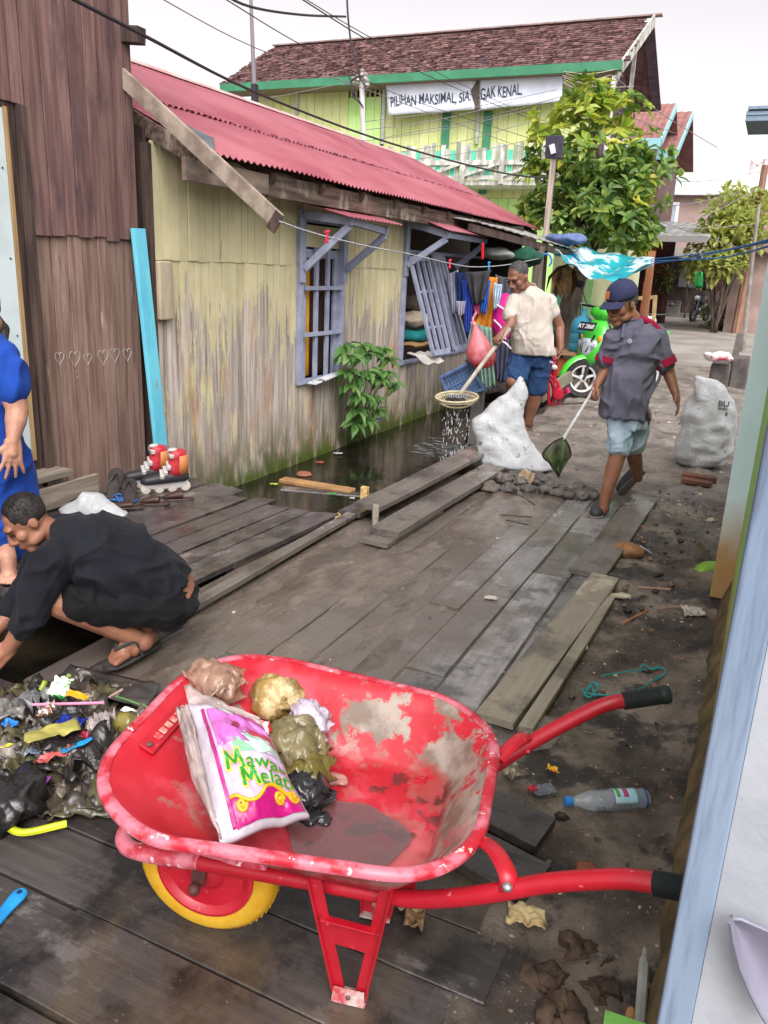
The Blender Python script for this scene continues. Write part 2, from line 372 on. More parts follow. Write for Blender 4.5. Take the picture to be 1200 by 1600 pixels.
for j, (ya, yb) in enumerate(rows):
    xe = -.385 + random.uniform(-.045, .05); cut = random.uniform(-2.2, -1.4); xx = xe
    for xc in (random.uniform(-1.6, -1.2) if j % 2 else -2.0, -4.14):
        i0 = len(m.v); plank(m, ya + .003, yb - .004, 0, xx - xc - .005, random.uniform(-.006, .005), th=.04, jag=.012)
        for i in range(i0, len(m.v)): p = m.v[i]; m.v[i] = V((xx - p.y, p.x, p.z))
        xx = xc
tag(m.build('cross_boardwalk', M_cross, smooth=30, fix=True, org=(0, 0, 0)), kind='structure')
# trodden wet mud smeared over the boards: its surface rises through the planks in patches
gx, gy = [-2.32 + .022 * i for i in range(78)], [1.98 + .022 * i for i in range(198)]
def mz(x, y):
    q = V((x * 1.5, y * .75, 0)); e = noise.fractal(q * 1.6, .8, 2, 6) * .016 + noise.fractal(V((x * 16, y * 4, 3)), .9, 2, 4) * .006
    seam = .004 * sin(x * 33); side = .013 * sm(-1.15, -1.8, x) - .004 * sm(-1.3, -1.0, x) + .012 * sm(5.2, 5.9, y) - .02 * sm(-.78, -.62, x) - .03 * sm(2.1, 2.0, y) - .03 * sm(-2.25, -2.31, x) - .03 * sm(6.2, 6.33, y)
    return min(-.0118 + e * 1.25 + seam * .6 + side, .022)
m = MB(); m.add([(x, y, mz(x, y)) for y in gy for x in gx], [(j * len(gx) + i, j * len(gx) + i + 1, (j + 1) * len(gx) + i + 1, (j + 1) * len(gx) + i) for j in range(len(gy) - 1) for i in range(len(gx) - 1)])
n = NT('wet_board_mud'); c = n.mix(n.ramp(n.noise(5, (1, .4, 1), 9, .65), .35, .65), sR(80, 70, 62), sR(118, 106, 96)); c = n.mix(n.ramp(n.noise(40, (1, .5, 1), 4), .64, .7), c, sR(70, 60, 54)); n.set('Base Color', c); n.set('Roughness', n.ramp(n.noise(3, (1, .4, 1), 8, loc=(4, 4, 4)), .33, .5, .38, .05)); n.set('Specular IOR Level', 1.0); n.bump(n.noise(22, (1, .4, 1), 9, .7), .75, .014)
tag(m.build('mud', n.m, smooth=180, org=(0, 0, 0)), kind='structure')
n = NT('water_film'); n.set('Base Color', sR(120, 108, 98)); n.set('Roughness', .04); n.set('Specular IOR Level', 1.0); n.set('Alpha', .3); n.bump(n.noise(14), .06, .01)
m = MB(); m.add([(-2.2, 2.15, -.0035), (-.86, 2.15, -.0035), (-.86, 5.9, -.0035), (-2.2, 5.9, -.0035)], [(0, 1, 2, 3)]); tag(m.build('water', n.m, smooth=0), kind='structure')
m = MB(); c_ = G(842, 1150); m.prism([c_ + V((.075 * cos(2 * pi * k / 28) * (1 + .3 * noise.noise(V((k * .5, 1, 1)))), .13 * sin(2 * pi * k / 28) * (1 + .3 * noise.noise(V((k * .4, 5, 1)))), .016)) for k in range(28)], (0, 0, .002)); tag(m.build('puddle', n.m, smooth=0), 'small bright puddle in the mud under the far wheelbarrow handle', 'puddle')
rg = random.Random(77); m = MB()
for i in range(2600):
    if i < 1500: x, y = rg.uniform(-.6, .0), 1.3 + 5.2 * rg.random()
    elif i < 2200: x, y = rg.uniform(-2.2, 0), rg.uniform(6.0, 12)
    else: x, y = rg.uniform(-2.2, -.6), rg.uniform(2.1, 6.2)
    s_ = rg.uniform(.002, .0075) * (1 if y < 6 else 2.2) * (2 if rg.random() < .06 else 1); z = max(gz(x, y), mz(x, y) if x < -.65 and y < 6.2 else -1, .0 if x < -.65 and y < 6.2 else -1)
    a = rg.uniform(0, 6.3); e = rg.uniform(.5, 2.2); d1 = V((cos(a), sin(a), 0)) * s_ * e; d2 = V((-sin(a), cos(a), 0)) * s_; c = V((x, y, z)); u = V((0, 0, s_ * rg.uniform(.3, .9)))
    m.add([c - d1 - u * .3, c + d2 - u * .3, c + d1 * .8 - u * .3, c - d2 - u * .3, c + u + d1 * .2, c + u * .8 - d1 * .4], [(0, 1, 5), (1, 4, 5), (1, 2, 4), (2, 3, 4), (3, 5, 4), (3, 0, 5)])
n = NT('grit'); i_ = n.island(); c = n.mix(n.ramp(i_, .0, .5), sR(44, 40, 38), sR(112, 98, 86)); c = n.mix(n.ramp(i_, .85, .95), c, sR(190, 176, 156)); n.set('Base Color', c); n.set('Roughness', .7)
tag(m.build('grit', n.m, smooth=0), 'fine grit and crumbs scattered over the mud and the boards', 'grit', kind='stuff')
# dark deck by the houses (boards run almost along the street)
m = MB(); x = -2.42
for k in range(10):
    wd = random.uniform(.15, .2); yn = 2.72 + random.uniform(-.05, .06); yf = 4.55 + random.uniform(-.12, .12)
    if k in (5, 6, 7, 8, 9): yf = 4.72
    i0 = len(m.v); plank(m, x - wd + .01, x - .008, yn, yf, .035 + random.uniform(-.008, .01), th=.03, jag=.05, seg=8); rot_pts(m, i0, (-2.4, 4.5, 0), -.045)
    x -= wd
m.bar((-2.3, 2.72, .0), (-2.36, 4.52, .0), .05, .05); m.bar((-2.9, 2.7, -.05), (-2.95, 4.5, -.05), .08, .07); m.bar((-3.9, 2.7, -.05), (-3.9, 4.6, -.05), .08, .07)
for y in (2.85, 4.4): m.bar((-2.3, y, -.05), (-4.1, y, -.05), .07, .07)
for p in ((-2.42, 2.8), (-2.42, 4.4), (-3.3, 4.5), (-3.5, 2.85)): m.bar((p[0], p[1], -.85), (p[0], p[1], -.02), .09, .09)
tag(m.build('house_deck', M_dark, smooth=30, fix=True, org=(0, 0, 0)), kind='structure')
# narrow sill board between deck and boardwalk, and posts by the hole
def loose(name, label, a, b, wd, th, z, mat=None, jag=.01, group=None, tiltend=0.0, cat='plank'):
    a = V(a); b = V(b); L = (b - a).length; m = MB(); plank(m, -wd / 2, wd / 2, 0, L, 0, th, jag, seg=12)
    R_ = Matrix.Rotation(math.atan2(-(b.x - a.x), b.y - a.y), 3, 'Z')
    m.v = [R_ @ V((p.x, p.y, p.z + z + tiltend * p.y / L)) + V((a.x, a.y, 0)) for p in m.v]
    return tag(m.build(name, mat or M_loose, smooth=30, fix=True), label, cat, group)
loose('plank', 'pale narrow edge board between the dark deck and the muddy boardwalk', (-2.29, 2.7), (-2.33, 4.6), .07, .03, .062, M_loose)
loose('plank', 'upper grey plank of the pair reaching from the canal bank to the white sack', (-2.22, 4.6), (-2.1, 6.85), .2, .035, .135, tiltend=.03)
loose('plank', 'wet grey plank with a split near end lying next to the raised bank plank', (-1.96, 4.32), (-1.9, 6.4), .2, .04, .085)
loose('plank', 'short muddy board end sticking out beneath the split grey plank', (-1.97, 4.2), (-1.95, 5.1), .19, .03, .042)
loose('plank', 'dark board lying low under the raised plank on the canal bank', (-2.36, 4.62), (-2.25, 6.7), .16, .03, .055, M_dark)
loose('plank', 'pale tan plank with wet patches along the right edge of the boardwalk', (-.70, 2.62), (-.60, 4.38), .155, .03, .042, M_pale)
loose('plank', 'narrow pale offcut lying tight against the tan plank beside the wheelbarrow', (-.575, 2.62), (-.525, 4.1), .055, .028, .036, M_pale)
loose('plank', 'long worn grey plank on the boardwalk edge under the walking man', (-.70, 4.4), (-.655, 6.3), .2, .03, .036, M_loose)
loose('plank', 'square ended short board poking out past the tray of the wheelbarrow', (-.72, 2.17), (-.36, 2.09), .16, .03, .034, M_cross)
loose('plank', 'short dark board below the tray corner nearest the walls', (-.80, 1.98), (-.33, 1.88), .17, .03, .03, M_cross)
yb = wood('bamboo_yellow', sR(176, 140, 88), sR(206, 176, 120), 'y', isl=0)
m = MB(); pp = [V((-2.44, 4.55, .02)), V((-2.42, 5.2, .02)), V((-2.36, 5.9, .03))]
m.tube(pp, .018, 8); tag(m.build('bamboo_pole', yb), 'yellow bamboo pole lying along the canal edge beside the planks', 'pole')
m = MB(); m.bar((-2.39, 4.92, -.3), (-2.39, 4.92, .16), .05, .05); tag(m.build('peg', yb, bevel=.006), 'short pale wooden peg standing at the canal edge', 'peg')
m = MB().bar((-2.18, 4.62, .0), (-2.165, 4.62, .1), .1, .05); m = MB(); m.bar((-2.14, 4.58, .0), (-2.15, 4.6, .15), .045, .05); tag(m.build('peg', M_pale, bevel=.008), 'short worn wooden peg under the end of the raised plank', 'peg')
# beams across the black hole
m = MB(); m.bar((-3.95, 2.68, .0), (-2.5, 2.62, .0), .1, .06); tag(m.build('beam', M_dark, bevel=.006), 'dark wet beam along the edge of the open hole in the deck', 'beam')
m = MB(); m.bar((-2.27, 2.03, -.03), (-2.27, 2.72, -.03), .1, .08); tag(m.build('beam', M_dark, bevel=.006), 'dark beam the squatting man rests his sandal on', 'beam')
# ================================================================ HOUSES
def boards(m, x, y0, y1, z0, z1, wd, th=.02, jit=.005, gap=.006, holes=(), zj=0.0):
    """upright boards on a wall facing +X, cut round the holes (ya, yb, za, zb)"""
    y = y0
    while y < y1 - .01:
        b = min(y + wd * random.uniform(.85, 1.15), y1); dx = random.uniform(-jit, jit)
        segs = [(z0 + random.uniform(-zj, zj), z1)]
        for ha, hb, za, zb in holes:
            if b > ha + .01 and y < hb - .01:
                segs = [q for s0, s1 in segs for q in ((s0, min(s1, za)), (max(s0, zb), s1)) if q[1] - q[0] > .01]
        for s0, s1 in segs: m.span((x - th + dx, y + gap / 2, s0), (x + dx, b - gap / 2, s1))
        y = b
M_brown = wood('brown_boards', sR(96, 71, 68), sR(122, 94, 88), c3=sR(76, 58, 60), s3=5, sc3=(1, 1, .25), lo3=.5, hi3=.7, isl=.4)
M_brownlow = wood('brown_boards_weathered', sR(108, 85, 76), sR(136, 112, 100), c3=sR(160, 146, 138), s3=9, sc3=(1, 1, .2), lo3=.58, hi3=.7, isl=.35)
M_darkwood = wood('dark_old_wood', sR(52, 40, 38), sR(84, 68, 60), isl=.3)
M_doorw = pm('painted_door_panel', sR(196, 208, 208), sR(182, 194, 194), 3, rough=.5, c3=sR(120, 120, 110), s3=30, lo3=.72, hi3=.76)
h = thing('wooden_house', 'brown board house with pale door and a row of chalk hearts on its wall', 'house', (-4.4, 3.6, 0))
m = MB(); boards(m, -4.13, 3.775, 4.69, 1.745, 5.2, .118, zj=.012); boards(m, -4.13, 1.2, 3.775, 2.46, 5.2, .118, zj=.004)
m.build('wall', M_brown, h, smooth=0, bevel=.003)
m = MB(); boards(m, -4.15, 3.775, 4.69, .02, 1.76, .125); m.build('lower_wall', M_brownlow, h, smooth=0, bevel=.003)
m = MB(); m.span((-4.19, 1.2, 0), (-4.175, 3.5, 2.46)); m.span((-4.2, 3.72, 0), (-4.178, 4.69, 5.2)); m.span((-4.2, 1.2, 2.46), (-4.178, 4.69, 5.2)); m.span((-8, 4.66, -.3), (-4.2, 4.69, 5.2)); m.build('inner_wall', M_darkwood, h, smooth=0)
d = MB().span((-4.168, 2.7, .33), (-4.14, 3.62, 2.42)).build('door', M_doorw, h, smooth=0, bevel=.003)
MB().span((-4.165, 3.622, .36), (-4.132, 3.647, 2.43)).build('edge_strip', wood('door_strip', sR(140, 112, 78), sR(168, 138, 98)), d, smooth=0)
m = MB()
for z in (.7, 1.15, 1.6, 2.1): m.lathe([(.006, 0), (.006, .004)], (-4.14, 3.585, z), (1, 0, 0), 8)
m.build('nail', M_darkwood, d)
m = MB(); m.span((-4.20, 3.65, .28), (-4.15, 3.71, 2.46)); m.span((-4.21, 3.715, .28), (-4.12, 3.772, 2.46)); m.span((-4.2, 2.6, 2.43), (-4.14, 3.649, 2.458)); m.build('door_frame', M_darkwood, h, smooth=0, bevel=.004)
m = MB(); m.span((-4.2, 2.6, .25), (-3.98, 3.8, .29)); m.span((-4.02, 2.6, .06), (-3.985, 4.02, .21)); m.span((-4.14, 3.72, .06), (-4.07, 3.79, .25)); m.build('doorstep', wood('step_wood', sR(118, 108, 96), sR(150, 138, 124), 'y'), h, smooth=0, bevel=.005)
p = atX(212, 54, -4.05); m = MB(); m.bar(p + V((-.3, -.02, .02)), p + V((.05, 0, -.01)), .09, .1); m.build('beam_end', M_darkwood, h, smooth=0, bevel=.005)
chalk = pm('chalk', sR(176, 170, 166), rough=.95)
for cx, cy, sc in ((93, 559, .9), (117, 559, 1.1), (137, 560, .85), (161, 557, 1.15), (179, 554, 1.1), (199, 553, 1.0)):
    q = atX(cx, cy, -4.146); pts = []
    for i in range(25):
        t = 2 * pi * i / 24; r = .0028 * sc
        pts.append(q + V((0, 15 * sin(t) ** 3 * r, (13 * cos(t) - 5 * cos(2 * t) - 2 * cos(3 * t) - cos(4 * t)) * r * 1.15)))
    MB().tube(pts, .0017, 5).build('chalk_heart', chalk, h)
m = MB()
for px, py in ((121, 580), (121, 589), (135, 577)): m.ell(atX(px, py, -4.147), (.002, .005, .004), nu=6, nv=4)
m.build('chalk_dots', chalk, h)
# turquoise boards between the two houses
M_turq = pm('turquoise_paint', sR(104, 190, 208), sR(84, 170, 196), 6, (1, 1, .3), rough=.55, bump=.2, c3=sR(150, 140, 125), s3=16, sc3=(1, 1, .2), lo3=.63, hi3=.66)
m = MB(); m.bar((-4.0, 4.70, .08), (-4.09, 4.64, 1.83), .03, .125, up=(0, 1, 0)); tag(m.build('painted_board', M_turq, smooth=0, bevel=.004), 'turquoise painted board leaning upright between the brown house and the yellow house', 'board')
m = MB(); m.span((-4.28, 4.7, 1.75), (-4.25, 4.765, 2.42)); tag(m.build('painted_board', pm('dark_blue_paint', sR(30, 88, 120), sR(24, 70, 100), rough=.6), smooth=0), 'dark blue narrow board in the gap above the turquoise board', 'board')

# ---- yellow weathered house
def yellow_wall(name, peel):
    n = NT(name); z = n.sep()[2]
    st = n.noise(26, (1, 1, .05), 8, .7); wd = n.mix(n.ramp(st, .3, .7), sR(128, 117, 110), sR(198, 186, 174))
    pt = n.mix(n.ramp(n.noise(3), .3, .7), sR(203, 194, 157), sR(186, 177, 138))
    e = n.math('ADD', n.noise(15, (1, 1, .13), 10, .7, .4), n.math('MULTIPLY', n.noise(1.6, (1, 1, .7), 5, .6, loc=(2, 2, 2)), .55))
    thr = n.ramp(z, .7, 2.2, .70 + peel, .98 + peel)
    f = n.math('SUBTRACT', e, thr); f = n.ramp(f, -.015, .02); c = n.mix(f, pt, wd)
    ru = n.math('MULTIPLY', n.ramp(n.noise(4, (1, 1, .3), 7, loc=(9, 1, 0)), .5, .68), n.ramp(z, 1.5, .6)); c = n.mix(n.math('MULTIPLY', ru, .65), c, sR(164, 118, 88))
    al = n.math('MULTIPLY', n.ramp(n.noise(6, (1, 1, .4), 7, loc=(0, 1, 5)), .35, .6), n.ramp(z, .35, -.15)); c = n.mix(n.math('MULTIPLY', al, .8), c, sR(78, 76, 38))
    dk = n.math('MULTIPLY', n.ramp(n.noise(10, (1, 1, .06), 7, loc=(4, 1, 5)), .55, .68), n.ramp(z, 2.0, .8)); c = n.mix(n.math('MULTIPLY', dk, .4), c, sR(80, 66, 58))
    gr = n.math('MULTIPLY', n.ramp(n.noise(9, (1, 1, .25), 7, loc=(4, 7, 5)), .3, .55), n.ramp(z, -.05, -.28)); c = n.mix(gr, c, sR(70, 84, 26))
    c = n.bright(c, n.island(), .2); n.set('Base Color', c); n.set('Roughness', .8); n.set('Specular IOR Level', .25)
    n.bump(n.math('ADD', n.noise(40, (1, 1, .06), 8, .7), n.math('MULTIPLY', f, -.6)), .4, .006); return n.m
yh = thing('wooden_house', 'weathered pale yellow board house with red corrugated roof standing over the canal', 'house', (-4.09, 9, 0))
W1 = (6.86, 7.62, .54, 2.02); W2 = (9.3, 12.3, .52, 2.1)
# world z is kept inside the mesh by shifting with the thing, so heights in the material are relative to the base
M_yel = yellow_wall('peeling_yellow_boards', .0)
def zmat():
    pass
m = MB(); boards(m, -4.09, 4.8, 14, 1.625, 2.42, .1, holes=[W1, W2], zj=.006); boards(m, -4.098, 4.8, 14, -.36, 1.632, .096, holes=[W1, W2])
uw = m.build('wall', M_yel, yh, smooth=0, bevel=.002)
m = MB(); m.span((-4.15, 4.76, -.6), (-4.08, 4.8, 2.4)); m.prism([(-4.15, 4.8, -.4), (-4.15, 4.8, 2.5), (-6, 4.8, 3.36), (-8.2, 4.8, 2.4), (-8.2, 4.8, -.4)], (0, .03, 0)); m.build('corner_post', M_darkwood, yh, smooth=0, bevel=.003)
m = MB(); m.span((-4.95, 4.9, -.5), (-4.9, 14, 2.4)); m.span((-4.9, 6.2, 0), (-4.13, 6.24, 2.4)); m.span((-4.9, 8.4, 0), (-4.13, 8.44, 2.4)); m.build('inner_wall', M_darkwood, yh, smooth=0)
m = MB(); m.span((-4.2, 4.8, -.5), (-4.06, 14, -.36)); m.build('base_beam', pm('mossy_beam', sR(30, 28, 22), sR(70, 84, 34), 8, rough=.6), yh, smooth=0)
m = MB(); m.span((-4.09, 4.795, 1.2), (-4.045, 4.945, 1.62)); m.build('pale_block', pm('raw_block', sR(176, 160, 136), sR(150, 136, 118), 6, (1, 1, .3), rough=.8, bump=.2), yh, smooth=0, bevel=.012)
# corrugated roof
def corr(m, ya, yb, x0, z0, x1, z1, per=.076, amp=.012, nx=10, lift=0, ragged=.0, sub=4):
    n = int((yb - ya) / per * sub); g = []
    for i in range(nx + 1):
        t = i / nx; row = []
        for j in range(n + 1):
            y = ya + (yb - ya) * j / n; rg = ragged * noise.noise(V((y * 2.2, 3, 0))) if i == 0 else 0
            dz = .012 * noise.noise(V((y * .9, t * 3, 1))) + amp * sin(2 * pi * (y - ya) / per) + lift
            row.append(V((x0 + (x1 - x0) * t + rg, y, z0 + (z1 - z0) * t + dz)))
        g.append(row)
    m.sheet(g, .003)
SL = (3.44 - 2.345) / 2.35
def roofz(x): return 2.345 + SL * (-3.65 - x)
def onroof(px, py, off=.03):
    r = ray(px, py); nn = V((SL, 0, 1)); t = (2.345 + off - SL * 3.65 - 0 - EYE.dot(nn)) / r.dot(nn); return EYE + r * t
n = NT('red_roof_paint'); c = n.mix(n.ramp(n.noise(1.2, (1, .6, 1), 8, .65), .35, .65), sR(142, 72, 82), sR(162, 98, 106)); ru = n.ramp(n.noise(16, (.4, 1, 1), 8, .7), .6, .68); c = n.mix(n.math('MULTIPLY', ru, .6), c, sR(116, 62, 62)); n.set('Base Color', c); n.set('Roughness', .48); n.set('Specular IOR Level', .35)
M_roof = n.m
m = MB(); corr(m, 4.88, 13.85, -3.65, 2.345, -4.75, roofz(-4.75), ragged=.02); corr(m, 4.86, 13.7, -4.6, roofz(-4.6), -6.0, 3.44, lift=.014, ragged=.03)
rf = m.build('roof', M_roof, yh, smooth=60)
m = MB(); m.prism([(-6, 4.8, 3.468), (-6, 13.6, 3.468), (-5.84, 13.6, 3.398), (-5.84, 4.8, 3.398)], (0, 0, .006)); m.build('ridge_cap', pm('pale_ridge', sR(210, 178, 172), sR(188, 140, 138), 4, rough=.5), rf, smooth=0)
m = MB(); corr(m, 4.86, 13.6, -8.4, 2.4, -6.0, 3.44); m.build('rear_roof', M_roof, rf, smooth=60)
m = MB(); q = random.Random(3)
for i in range(34):
    y = 5.2 + 8.2 * i / 34 + q.uniform(-.06, .06); L = q.uniform(.02, .1); m.bar((-4.61, y, roofz(-4.61) + .025), (-4.6, y + L, roofz(-4.6) + .025), .014, .003)
m.build('rust_lap', pm('rust_dark', sR(104, 56, 58), rough=.9), rf, smooth=0)
m = MB(); g = []
pa = [onroof(255, 178), onroof(335, 216), onroof(334, 243), onroof(298, 222)]
for i in range(4): g.append([pa[0].lerp(pa[3], i / 3), pa[1].lerp(pa[2], i / 3)])
m.sheet(g, .004); m.build('flashing', pm('grey_tin', sR(96, 100, 102), sR(78, 80, 80), 6, rough=.7, spec=.2), rf, smooth=0)
M_fasc = wood('stained_fascia', sR(70, 56, 50), sR(112, 94, 82), 'y', c3=sR(150, 138, 126), s3=4, sc3=(1, 1, .5), lo3=.52, hi3=.64)
m = MB(); m.span((-3.765, 5.75, 2.14), (-3.735, 13.9, 2.31)); m.build('fascia', M_fasc, yh, smooth=0, bevel=.004)
m = MB(); m.span((-3.76, 4.72, 2.15), (-3.725, 5.74, 2.3)); m.build('fascia', pm('pale_fascia', sR(138, 120, 106), sR(98, 84, 76), 7, (1, .4, 1), rough=.8, bump=.3), yh, smooth=0, bevel=.004)
m = MB()
for i in range(12): m.bar((-3.7, 5 + .78 * i, 2.27), (-5.9, 5 + .78 * i, 3.33), .05, .08)
m.bar((-4.05, 4.9, 2.42), (-4.05, 13.8, 2.42), .06, .06); m.build('rafters', M_darkwood, yh, smooth=0)
a = atY(207, 150, 4.62); b = atY(436, 347, 4.62); m = MB(); m.bar(a + V((-.5, 0, .42)), b, .035, .105); m.build('bargeboard', pm('grey_beam', sR(116, 102, 90), sR(156, 142, 127), 5, (1, 1, 1), rough=.8, bump=.3), yh, smooth=0, bevel=.004)
m = MB(); m.bar(b + V((-.045, -.022, .02)), b + V((.012, -.022, -.02)), .012, .125); m.build('end_clamp', M_darkwood, yh, smooth=0)
m = MB(); m.bar((-4.5, 4.84, 2.68), (-3.72, 4.84, 2.3), .03, .11); m.build('gable_trim', M_fasc, yh, smooth=0)
# windows
M_lav = pm('lavender_paint', sR(152, 158, 178), sR(134, 140, 162), 8, rough=.5, c3=sR(120, 112, 108), s3=22, sc3=(1, 1, .3), lo3=.66, hi3=.69, bump=.15)
M_glass = pm('dark_pane', sR(44, 36, 34), sR(30, 26, 26), 3, rough=.08, spec=.6)
def window_frame(parent, y0, y1, z0, z1, name='window'):
    m = MB(); w_ = .07
    m.span((-4.14, y0 - w_, z0 - .04), (-4.055, y0, z1 + .1)); m.span((-4.14, y1, z0 - .04), (-4.055, y1 + w_, z1 + .1)); m.span((-4.14, y0, z1), (-4.06, y1, z1 + .06)); m.span((-4.14, y0, z0 - .04), (-4.06, y1, z0))
    m.span((-4.054, y0 - w_ - .02, z1 - .55), (-4.035, y0 - .0, z1 + .1)); m.span((-4.054, y1 + .0, z1 - .55), (-4.035, y1 + w_ + .02, z1 + .1))
    return m.build(name, M_lav, parent, smooth=0, bevel=.003)
def awning(parent, pn, pf, yn, yf, z1):
    # arms reach from the wall to the corners pn, pf; the braces drop back to the jambs
    m = MB(); a0 = V((-4.04, yn, z1 + .06)); b0 = V((-4.04, yf, z1 + .06))
    m.bar(a0, pn, .045, .075); m.bar(b0, pf, .045, .075); m.bar(V((-4.03, yn, z1 - .42)), pn + V((-.03, 0, -.04)), .04, .07); m.bar(V((-4.03, yf, z1 - .42)), pf + V((-.03, 0, -.04)), .04, .07)
    m.bar(pn + V((-.03, .03, .005)), pf + V((-.03, -.03, .005)), .035, .06)
    o = m.build('awning', M_lav, parent, smooth=0, bevel=.003)
    m = MB(); n_ = int((yf - yn + .3) / .03); g = []
    for i in range(4):
        t = i / 3; x = pn.x + .06 + (-4.04 - pn.x - .06) * t; z = (pn.z + pf.z) / 2 + .05 + (z1 + .17 - (pn.z + pf.z) / 2 - .05) * t
        g.append([V((x, yn - .15 + .03 * j, z + .008 * sin(j * 2.4))) for j in range(n_ + 1)])
    m.sheet(g, .004); m.build('awning_roof', M_roof, o, smooth=60)
w1 = window_frame(yh, *W1)
awning(yh, atY(551, 346, 6.83), atY(606, 362, 7.66), 6.83, 7.66, W1[3])
y0, y1, z0, z1 = W1
m = MB(); m.span((-4.13, y0, z0), (-4.1, y0 + .12, 1.78)); m.span((-4.13, y1 - .08, z0), (-4.1, y1, 1.78)); m.span((-4.13, y0 + .12, 1.7), (-4.1, y1 - .08, 1.78))
for t in (.36, .66): yy = y0 + (y1 - y0) * t; m.span((-4.095, yy - .028, z0 - .02), (-4.065, yy + .028, 1.8))
for z in (1.42, .98): m.span((-4.063, y0 + .02, z - .02), (-4.043, y1 - .0, z + .02))
m.build('window_grille', M_lav, w1, smooth=0, bevel=.003)
MB().span((-4.2, y0, z0), (-4.19, y1, 1.78)).build('pane', M_glass, w1, smooth=0)
def drape(m, a, b, zt, zb, amp=.02, k=5, th=.004, nz=8, nx=24, flare=0, ph=0):
    a = V(a); b = V(b); d = (b - a); nn = V((-d.y, d.x, 0)).normalized(); g = []
    for i in range(nz + 1):
        t = i / nz; g.append([V((a.x + d.x * s_, a.y + d.y * s_, zt + (zb - zt) * t)) + nn * amp * (.4 + .6 * t) * sin(k * 2 * pi * s_ + ph + .6 * t) for s_ in [j / nx for j in range(nx + 1)]])
    m.sheet(g, th)
m = MB(); drape(m, (-4.15, y0 + .1, 0), (-4.15, y0 + .26, 0), 1.75, .56, .015, 3); m.build('curtain', pm('yellow_curtain', sR(214, 158, 30), sR(190, 130, 18), 5, rough=.9, trans=.2), w1, smooth=180)
m = MB(); drape(m, (-4.16, y0 + .28, 0), (-4.16, y1 - .15, 0), 1.75, .56, .015, 5); m.build('curtain', pm('brown_curtain', sR(66, 36, 30), sR(44, 26, 24), 5, rough=.9), w1, smooth=180)
MB().span((-4.12, y0, 1.8), (-4.1, y1, 2.0)).build('transom_board', M_yel, w1, smooth=0)
m = MB(); m.bar((-4.0, y0 + .08, z0 - .03), (-4.0, y1 - .02, z0 + .03), .1, .018); m.build('sill', pm('white_flaked_sill', sR(206, 208, 212), sR(90, 84, 80), 10, rough=.6, lo=.55, hi=.6), w1, smooth=0, bevel=.003)
# second, open window with two propped grilles
w2 = window_frame(yh, *W2)
awning(yh, atY(702, 368, 9.24), atY(760, 378, 10.9), 9.24, 10.9, W2[3])
MB().span((-4.12, 9.3, 1.82), (-4.1, 12.3, 1.86)).build('transom_bar', M_lav, w2, smooth=0)
def grille(tl, tr, br, bl, nb, name):
    m = MB(); tl, tr, br, bl = map(V, (tl, tr, br, bl)); up = (tr - tl).cross(bl - tl).normalized()
    for a, b in ((tl, tr), (bl, br)): m.bar(a, b, .07, .035, up)
    for k in range(nb): t = k / (nb - 1); m.bar(tl.lerp(tr, t), bl.lerp(br, t), .055 if k in (0, nb - 1) else .04, .04, up)
    for t in (.34, .72): m.bar(tl.lerp(bl, t) + up * .025, tr.lerp(br, t) + up * .025, .03, .018, up)
    return m.build(name, M_lav, w2, smooth=0, bevel=.003)
grille(atX(641, 405, -4.0), atX(668, 403, -4.0), atX(702, 548, -3.72), atX(677, 552, -3.72), 4, 'window_grille')
grille(atX(676, 403, -4.0), atX(692, 402, -4.0), atX(729, 540, -3.72), atX(710, 546, -3.72), 4, 'window_grille')
# things stuffed in the open window
def blob(name, label, cat, c, r, mat, amp=.03, sc=5, seed=0, parent=None, group=None, flat=0):
    m = MB(); m.ell(c, r, nu=28, nv=18); m.noisy(amp, sc, seed, 4)
    if flat: m.v = [V((p.x, p.y, max(p.z, V(c).z - r[2] * flat))) for p in m.v]
    o = m.build(name, mat, parent, smooth=180); return tag(o, label, cat, group) if not parent else o
p = atX(648, 498, -4.16); blob('sack', 'cream stuffed sack lying in the open window', 'sack', p, (.2, .28, .09), plain('cream_cloth', 196, 180, 156, .9), .03, 6, 1)
p = atX(648, 524, -4.16); blob('bundle', 'teal cloth bundle in the open window below the cream sack', 'bundle', p, (.2, .3, .09), plain('teal_cloth', 26, 132, 132, .85), .03, 6, 2)
p = atX(650, 537, -4.14); blob('bundle', 'ochre folded cloth wedged at the bottom of the open window', 'bundle', p, (.2, .34, .05), plain('ochre_cloth', 180, 140, 90, .9), .03, 7, 3)
p = atX(651, 474, -4.2); blob('bundle', 'dim brown cloth bundle at the top of the pile in the window', 'bundle', p, (.18, .24, .12), plain('brown_cloth', 96, 84, 74, .9), .03, 7, 4)
m = MB(); a = atX(636, 552, -4.0); b = atX(668, 549, -3.9); g = [[a.lerp(b, j / 10) + V((.12 * i, 0, -.03 * i * i + .012 * sin(j * 1.3 + i))) for j in range(11)] for i in range(3)]
m.sheet(g, .01); tag(m.build('tray', plain('grey_tray', 186, 182, 174, .6), smooth=60), 'pale bent sheet jutting out under the open window', 'sheet')

